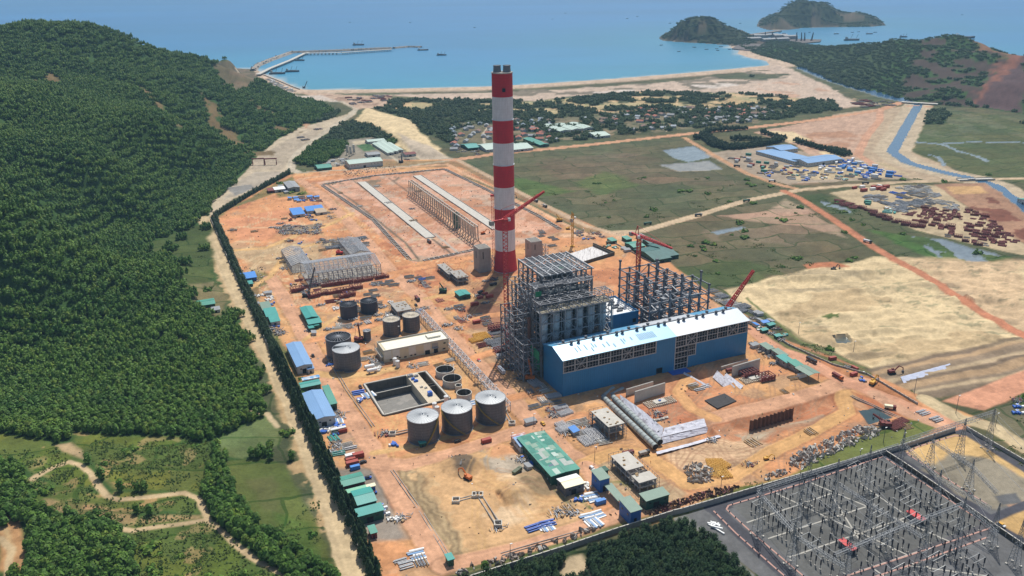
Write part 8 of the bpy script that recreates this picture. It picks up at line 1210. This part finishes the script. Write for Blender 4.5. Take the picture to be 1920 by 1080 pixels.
gbeam(PZ(1692,829,22), PZ(1866,773,22), 'thick lattice beam along the top edge of the yellow earth plot', 2.2); gbeam(PZ(1748,826,22), PZ(1824,876,22), 'lattice beam dropping diagonally over the yellow earth plot', 1.6); gbeam(PZ(1824,876,21), PZ(1870,925,21), 'short lattice beam at the lower side of the yellow earth plot')
# posts: rows of three on the yard
pm_ = []
for k in range(4):
    R = random.Random(k); h = (6.2, 7.4, 8.6, 5.4)[k]; mb = MB(); mb.box((0, 0, .2), (.9, .9, .5), 0, 2); mb.cyl((0, 0, .3), (0, 0, h * .5), .22, .17, 6, 0); z = h * .5
    while z < h: mb.cyl((0, 0, z), (0, 0, z + .22), .42, .24, 8, 1); z += .3
    mb.cyl((0, 0, h), (0, 0, h + .3), .16, n=6, mi=0); pm_.append((mb.mesh('busbar_post', [STEELD, INS, CONCL]), h))
Y0 = P(1372, 948); yard = pw([(1378,950),(1500,915),(1650,864),(1662,866),(1845,986),(1850,998),(1560,1092),(1525,1085)]); yard2 = pw([(1560,1100),(1700,1053),(1850,1003),(1885,1000),(1925,1030),(2000,1100),(1900,1200),(1600,1200)])
dU, dV = UU[:2], VV[:2]; np_ = 0; tops = {}
for yi, yd in enumerate((yard, yard2)):
    for i in range(-6, 24):
        for j in range(-2, 12):
            for k in range(3):
                x, y = Y0[:2] + dU * (6 + i * 8.2 + (j % 2) * 1.5) - dV * (6 + j * 12.5 + k * 3.4); 
                if sdpoly(np.array([x]), np.array([y]), yd)[0] < 1.5 or RS.random() < .1 or np_ >= 300: continue
                m_, h = pm_[(i + j) % 4]; o = bpy.data.objects.new('busbar_post', m_); COL.objects.link(o); o.location = (x, y, 0); tag(o, 'thin dark ribbed busbar post on the gravel of the switchyard', 'post', 'busbar posts of the switchyard'); np_ += 1; tops[(yi, i, j, k)] = (x, y, h + .3)
bus = MB()
for (yi, i, j, k), a in tops.items():
    for nb_ in ((yi, i, j, k + 1), (yi, i, j + 1, 0) if k == 2 else None):
        if nb_ in tops and RS.random() < .65: bus.beam(a, tops[nb_], .12)
    if (yi, i + 1, j, k) in tops and (i + j) % 3 == 0: bus.beam(a, tops[(yi, i + 1, j, k)], .12)
t = thing('busbar_wiring', (0, 0, 0), 0, 'pale busbar tubes and cables strung between the switchyard posts', 'busbars'); bus.build('tube', M('aluminium_tube', (.33, .35, .36), .4, metal=.3), t)
wr = MB()
def wire(a, b, sag=2, n=8, t_=.12):
    for q in range(n): f0, f1 = q / n, (q + 1) / n; p0 = a + (b - a) * f0 - np.array([0, 0, sag * 4 * f0 * (1 - f0)]); p1 = a + (b - a) * f1 - np.array([0, 0, sag * 4 * f1 * (1 - f1)]); wr.beam(tuple(p0), tuple(p1), t_)
for q0, q1 in (((1720,832),(1800,960)),((1742,826),(1830,975)),((1768,820),(1860,985)),((1866,773),(1990,880)),((1860,776),(1990,905)),((1808,795),(1960,960)),((1500,896),(1600,1000)),((1540,884),(1650,990)),((1600,864),(1710,980)),((1440,915),(1540,1050)),((1650,848),(1770,960))): wire(P(*q0, 21), P(*q1, 18))
wr.build('cable', M('pale_cable', (.3, .31, .32), .5), t)
# kerbs with bollards, cable trenches, red roofed cabins
kb = MB(); kp = MB()
for pts in ([(1366,948),(1500,908),(1655,856)], [(1366,948),(1362,955),(1400,990),(1470,1050),(1530,1100)], [(1338,958),(1380,1000),(1450,1062),(1500,1105)], [(1545,1094),(1700,1043),(1852,992),(1862,986)], [(1560,1108),(1700,1062),(1850,1008)], [(1662,860),(1850,984)], [(1700,850),(1720,838),(1790,817),(1810,819)], [(1702,852),(1850,945)]):
    p = pw(pts)
    for a, b in zip(p[:-1], p[1:]):
        wallseg(kb, a, b, .9, -.1, .14); L_ = np.linalg.norm(b - a)
        for k in range(int(L_ / 5.5)): c = a + (b - a) * (k + .5) * 5.5 / L_; kp.box((c[0], c[1], .5), (.55, .55, 1.0))
t = thing('switchyard_kerb', (0, 0, 0), 0, 'pinkish kerb lines with short dark bollards around the switchyard roads', 'kerb'); kb.build('kerb', KERB, t); kp.build('bollard_row', STEELD, t)['kind'] = 'stuff'
tr = MB()
for a, b in (((1455,925),(1700,1040)),((1520,905),(1780,1015)),((1400,980),(1560,925)),((1440,1010),(1640,945)),((1600,1075),(1720,1035)),((1560,930),(1610,1010)),((1610,905),(1690,960)),((1700,1110),(1640,1068)),((1850,1080),(1700,1060)),((1480,1045),(1700,970))): wallseg(tr, P(*a)[:2], P(*b)[:2], .9, -.1, .09)
tag(tr.build('cable_trench', CABLE), 'pale concrete cable trenches crossing the switchyard gravel', 'cable trench')
for px, py, lb in ((1588,1030,'red roofed control cabin among the posts, nearer the switchyard road'), (1716,975,'red roofed control cabin farther right among the switchyard posts')):
    q = P(px, py); t = thing('control_cabin', q, DV, lb, 'cabin'); mb = MB(); mb.box((0, 0, 1.5), (9, 3.2, 3)); mb.build('wall', WALLY, t); mb = MB(); mb.box((0, 0, 3.2), (10, 4.2, .35)); mb.build('roof', M('bright_red_roof', (.55, .05, .05), .5, var=.05), t); mb = MB(); mb.box((4.55, 0, 1.1), (.15, 1.2, 2.2)); mb.build('door', BLACK, t)
q = P(1345, 990); mb = MB(); R = random.Random(8); [mb.beam((R.uniform(-6, 4), R.uniform(-3, 3), .3 + i * .1), (R.uniform(-4, 6), R.uniform(-3, 3), .4 + i * .1), .8) for i in range(9)]; tag(mb.build('beam_pile', WHITE, None, q, -.9), 'jumbled pile of white posts lying on the switchyard gravel apron', 'post pile')
def lamp(px, py, top, label):
    q = P(px, py); h = min(zat(q[0], q[1], top), 22); t = thing('lamp_post', (q[0], q[1], 0), GA, label, 'lamp post', 'tall lamp posts'); mb = MB(); mb.cyl((0, 0, 0), (0, 0, h), .2, .12, 6); mb.build('pole', STEELD, t); mb = MB(); mb.box((.6, 0, h), (1.4, .5, .3)); mb.build('lamp_head', WHITE, t)
for a in ((1351,922,894,'thin pole standing beside the yellow formwork'),(1656,830,802,'thin pole on the verge below the small pond'),(1792,775,742,'tall slim mast between the lower right roads'),(1866,800,775,'slim mast behind the thick gantry beam'),(1714,738,706,'slim mast beside the brown bank outside the fence'),(1600,660,640,'thin pole on the sand beside the right fence'),(1497,625,605,'thin pole by the fence behind the hall end'),(957,1048,1020,'pole at the bottom site road'),(748,700-60,612,'pole beside the cross road above the cream building'),(1115,862,838,'lamp post at the main lower junction'),(1001,798,776,'lamp post by the parked cars'),(960,832,812,'lamp post beside the lower tank road'),(930,690,672,'lamp post halfway down the diagonal road'),(1692,838,812,'dark post at the corner of the switchyard wall'),(1498,912,880,'post by the switchyard wall with a small lamp'),(1610,872,842,'second post by the switchyard wall')): lamp(*a)
# ================================================================ coast: jetty, breakwater, port, boats
def pier(pts, w_, z, label, pile=True):
    p = [P(x, y, z) for x, y in pts]; t = thing('jetty', (0, 0, 0), 0, label, 'jetty'); mb = MB(); pl = MB()
    for a, b in zip(p[:-1], p[1:]):
        wallseg(mb, a[:2], b[:2], w_, z - 1.6, z); L_ = np.linalg.norm(b - a); n_ = np.array([-(b - a)[1], (b - a)[0]]) / L_ * w_ * .42
        for k in range(int(L_ / 14)): c = a + (b - a) * (k + .5) * 14 / L_; [pl.cyl((c[0] + s * n_[0], c[1] + s * n_[1], -7), (c[0] + s * n_[0], c[1] + s * n_[1], z - 1.4), 1.1, n=6) for s in (-1, 1)]
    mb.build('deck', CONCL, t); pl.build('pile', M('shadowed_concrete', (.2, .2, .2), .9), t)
pier([(484,139),(505,128),(545,112),(572,99),(580,98)], 13, 6, 'concrete approach jetty running out on piles from the headland'); pier([(572,99.5),(640,98.5),(735,92)], 17, 6, 'long loading pier inside the breakwater')
def bwater(pts, w_, h, label):
    p = [P(x, y, h * .5)[:2] for x, y in pts]; mb = MB(); R = random.Random(12)
    for a, b in zip(p[:-1], p[1:]):
        d = (b - a) / np.linalg.norm(b - a); n_ = np.array([-d[1], d[0]]); L_ = np.linalg.norm(b - a); mb.add([(*(a - n_ * w_), -8), (*(b - n_ * w_), -8), (*(b - n_ * w_ * .3), h), (*(a - n_ * w_ * .3), h), (*(a + n_ * w_ * .3), h), (*(b + n_ * w_ * .3), h), (*(b + n_ * w_), -8), (*(a + n_ * w_), -8)], [(0, 1, 2, 3), (3, 2, 5, 4), (4, 5, 6, 7)])
        for k in range(int(L_ / 3)): c = a + d * R.uniform(0, L_) + n_ * R.uniform(-.85, .85) * w_ * .7; s = R.uniform(2.5, 5); mb.box((c[0], c[1], R.uniform(-1, h)), (s, s * .8, s * .7), R.uniform(0, 3))
    tag(mb.build('breakwater', M('breakwater_rock', (.33, .28, .23), .95, var=.35, vs_=.1)), label, 'breakwater')
bwater([(474,131),(482,122),(505,112),(545,98)], 17, 6, 'inner arm of the rubble breakwater starting at the headland'); bwater([(545,97.5),(640,94),(700,91),(735,90)], 19, 6, 'long outer arm of the rubble breakwater behind the pier'); bwater([(738,89.5),(765,87),(790,87.5)], 15, 4, 'unfinished low tip of the rubble breakwater')
def ship(px, py, L_, az, label, kind='cargo', group=None, hull=None):
    L_ *= .8; q = P(px, py, -1.2); t = thing('ship' if L_ > 22 else 'fishing_boat', (q[0], q[1], -1.2), az, label, 'ship' if L_ > 22 else 'boat', group); w_ = L_ * .2; h = L_ * .07 + .8; mb = MB()
    pr = [(-.5, -.42), (-.5, .42), (.25, .5), (.42, .3), (.5, 0), (.42, -.3), (.25, -.5)]; mb.add([(x * L_ * .96, y * w_ * .8, -1) for x, y in pr] + [(x * L_, y * w_, h * (1.3 if x > .4 else 1)) for x, y in pr], [tuple(range(7)), tuple(range(7, 14))[::-1]] + [(i, i + 7, (i + 1) % 7 + 7, (i + 1) % 7) for i in range(7)]); mb.build('hull', hull or M('ship_hull', (.07, .08, .10), .6, var=.2), t)
    mb = MB(); mb.box((-L_ * .34, 0, h + L_ * .06), (L_ * .14, w_ * .7, L_ * .12)); mb.box((-L_ * .36, 0, h + L_ * .13), (L_ * .07, w_ * .45, L_ * .05)); mb.build('deckhouse', WHITE if kind != 'barge' else CONC, t)
    if kind == 'barge': mb = MB(); [mb.beam((x * L_, 0, h), ((x + .12) * L_, 0, h + L_ * .3), .9) for x in (-.1, .25)]; mb.box((0, 0, h + 1), (L_ * .5, w_ * .6, 2)); mb.build('crane', STEELD, t)
    elif L_ > 22: mb = MB(); [mb.box((x * L_, 0, h + .5), (L_ * .13, w_ * .6, 1.2)) for x in (-.12, .06, .24)]; mb.build('hatch', WALLY, t)
ship(672,85,62,.1,'squat grey dredger moored behind the breakwater','barge'); ship(793,94.5,55,0,'dark low barge off the breakwater tip'); ship(828,104,46,-.1,'grey work ship anchored in the bay','barge'); ship(562,114,44,.05,'grey barge tied beside the approach jetty','barge'); ship(520,139,62,.12,'dark barge alongside the jetty root','barge'); ship(548,135,56,.12,'long dark barge at the end of the jetty moorings','barge')
ship(1597,76,80,0,'dark crane ship moored off the right hill','barge'); ship(1808,72,110,0,'long low cargo ship near the right edge of the sea'); ship(1694,70,46,.2,'small crane vessel between the two larger ships','barge'); ship(1630,64,38,0,'small freighter anchored below the big island'); ship(1568,64,30,0,'little dark ship left of the freighter')
R = random.Random(3)
for px, py in ((656,42),(769,42.5),(890,52),(1036,36),(1060,25),(1176,35),(1195,31),(1256,44),(1240,85),(1273,97),(1302,89),(1325,93),(1344,92),(1352,88),(1368,93),(1346,95),(1449,62),(1462,61),(1470,63),(1610,60),(1641,61),(1598,61),(1804,28),(1388,44),(1518,61)): ship(px, py, R.uniform(14, 20), R.uniform(-.6, .6), 'tiny dark fishing boat afloat on the bay', group='small fishing boats')
# port by the islands
t = thing('port_quay', (0, 0, 0), 0, 'dark port quay with sheds between the rocky island and the right hill', 'quay'); mb = MB(); mb.prism([tuple(x) for x in pw([(1372,92),(1398,76),(1450,72),(1540,75),(1538,79),(1480,84),(1432,90),(1405,96)])[::-1]], -4, 2.2); mb.build('platform', M('dark_quay', (.12, .10, .09), .9, var=.4, vs_=.02), t)
mb = MB(); a, b = P(1405, 66), P(1462, 58.5); wallseg(mb, a[:2], b[:2], 22, -3, 3); mb.build('causeway', M('causeway_rock', (.25, .2, .16), .9, var=.3), t)
for i, (px, py) in enumerate(((1425,72),(1445,71),(1462,72),(1480,74),(1412,78),(1440,80),(1465,79))):
    q = P(px, py); u = thing('port_shed', (q[0], q[1], 2.2), .1 + i * .05, 'grey port shed on the dark quay by the islands', 'shed', 'sheds of the port quay'); mb = MB(); mb.box((0, 0, 6), (60, 26, 12)); mb.build('wall', WALLY, u); mb = MB(); mb.add([(-31, -14, 12), (31, -14, 12), (31, 0, 16), (-31, 0, 16), (31, 14, 12), (-31, 14, 12)], [(0, 1, 2, 3), (3, 2, 4, 5)]); mb.build('roof', GREYR, u)
for i, px in enumerate((1493, 1502, 1508, 1521, 1434, 1447)): q = P(px, 77 if px > 1480 else 72); crawler(np.array([q[0], q[1], 2.2]), px + (4 if px > 1510 else 1), 62 if px > 1480 else 61, 2, 'dark harbour crane on the quay between the islands', STEELD, 3, .9)
for o in [o for o in COL.objects if o.get('label') == 'dark harbour crane on the quay between the islands']: o['group'] = 'harbour cranes'
q = PG(1322, 46.6); t = thing('lighthouse', (q[0], q[1], q[2] - 1), 0, 'dark stone tower on top of the rocky island', 'tower'); mb = MB(); mb.cyl((0, 0, 0), (0, 0, 15), 3.4, 2.6, 10); mb.cyl((0, 0, 15), (0, 0, 16), 3.4, 3.4, 10); mb.build('tower_shaft', WALLY, t); mb = MB(); mb.cyl((0, 0, 16), (0, 0, 19), 1.8, 1.8, 10); mb.cyl((0, 0, 19), (0, 0, 21), 2.1, .2, 10); mb.build('lantern', STEELD, t)
for px, py, lb in ((485,309,'left one of two red portal cranes on the casting yard'), (508,309,'right one of two red portal cranes on the casting yard')):
    q = P(px, py); t = thing('portal_crane', (q[0], q[1], 0), .1, lb, 'portal crane', 'portal cranes'); mb = MB(); mb.box((0, 0, 10), (20, 1.6, 1.8)); mb.build('bridge', RUST, t)
    for sx in (-9, 9): mb = MB(); mb.beam((sx, -3, 0), (sx, 0, 10), .7); mb.beam((sx, 3, 0), (sx, 0, 10), .7); mb.beam((sx, -3, .5), (sx, 3, .5), .6); mb.build('leg', RUST, t)
mb = MB(); a, b = P(1690, 193), P(1758, 197); t = thing('lagoon_bridge', (0, 0, 0), 0, 'low road bridge over the head of the canal', 'bridge'); wallseg(mb, a[:2], b[:2], 12, 1.5, 3); mb.build('deck', CONCL, t); mb = MB(); [mb.box((*(a + (b - a) * f)[:2], .5), (3, 10, 3)) for f in (.2, .5, .8)]; mb.build('pier', CONC, t)
a, b = P(1796, 338.5), P(1862, 336.5); t = thing('canal_bridge', (0, 0, 0), 0, 'flat concrete bridge carrying the paved road over the canal', 'bridge'); mb = MB(); wallseg(mb, a[:2], b[:2], 11, .5, 1.4); mb.build('deck', CONCL, t); mb = MB(); [wallseg(mb, a[:2] + np.array([0, s]), b[:2] + np.array([0, s]), .3, 1.4, 2.3) for s in (-5.2, 5.2)]; mb.build('railing', CONC, t)
# workers
pmh = MB(); pmh.cyl((-.12, 0, 0), (-.1, 0, .85), .09, .12, 6, 1); pmh.cyl((.12, .1, 0), (.1, 0, .85), .09, .12, 6, 1); pmh.cyl((0, 0, .8), (0, 0, 1.45), .19, .24, 8, 0); pmh.cyl((-.26, .05, .85), (-.23, 0, 1.42), .05, .07, 5, 0); pmh.cyl((.26, .1, .85), (.23, 0, 1.42), .05, .07, 5, 0); pmh.cyl((0, 0, 1.45), (0, 0, 1.72), .1, .11, 7, 2); pmh.cyl((0, 0, 1.66), (0, 0, 1.8), .15, .08, 7, 3)
SK = M('skin', (.35, .2, .13), .7, var=0); pme = [pmh.mesh('person', [a, DP, SK, YELP]) for a in (BP, ORGP, DP)]
for i, (px, py) in enumerate(((1016,806),(1086,812),(1092,870),(1118,842),(1220,868),(1210,1000-60),(918,640),(880,655),(905,700),(934,705),(692,632),(637,693),(640,742),(1398,700),(1448,862),(1460,705),(1275,710),(775,872),(842,862),(1030,760),(1500,820),(1180,850))):
    q = P(px, py); o = bpy.data.objects.new('person', pme[i % 3]); COL.objects.link(o); o.location = (q[0], q[1], gz(q[0], q[1])); o.rotation_euler = (0, 0, i); tag(o, ('worker in blue overalls', 'worker in an orange vest', 'worker in dark clothes')[i % 3] + ' and yellow helmet standing on the dusty site', 'person', 'workers on the site')

# patched roof sheets on the long shed
sd_ = [o for o in COL.objects if o.get('label', '').startswith('long shed with a patched')][0]; wl = [c for c in sd_.children if c.name.startswith('wall')][0].data; w_ = max(v.co.x for v in wl.vertices); l = max(v.co.y for v in wl.vertices); R = random.Random(6); pm3 = [M('patch_grey', (.36, .40, .36), .6, stripe=(1, 1.2, .9)), M('patch_dark', (.09, .15, .20), .6, stripe=(1, 1.2, .9)), PALER, M('patch_mid', (.22, .34, .26), .6, stripe=(1, 1.2, .9)), M('patch_deep', (.03, .2, .15), .6, stripe=(1, 1.2, .9))]
for k in range(46):
    x0 = R.choice((0, 1)) * w_ / 2 + R.uniform(0, w_ * .34); x1 = min(x0 + R.uniform(2.5, w_ * .3), w_ * (.5 if x0 < w_ / 2 else 1)); y0 = R.uniform(0, l * .95); y1 = min(l, y0 + R.uniform(2, 8)); zf = lambda x: 6.65 + (w_ / 2 - abs(x - w_ / 2)) * .06 + .04 + k * .002
    mb = MB(); mb.add([(x0, y0, zf(x0)), (x1, y0, zf(x1)), (x1, y1, zf(x1)), (x0, y1, zf(x0))], [(0, 1, 2, 3)]); mb.build('roof_patch', pm3[R.choice((0, 0, 1, 2, 3, 4))] if y0 < l * .5 else pm3[R.choice((3, 4, 4, 2))], sd_)
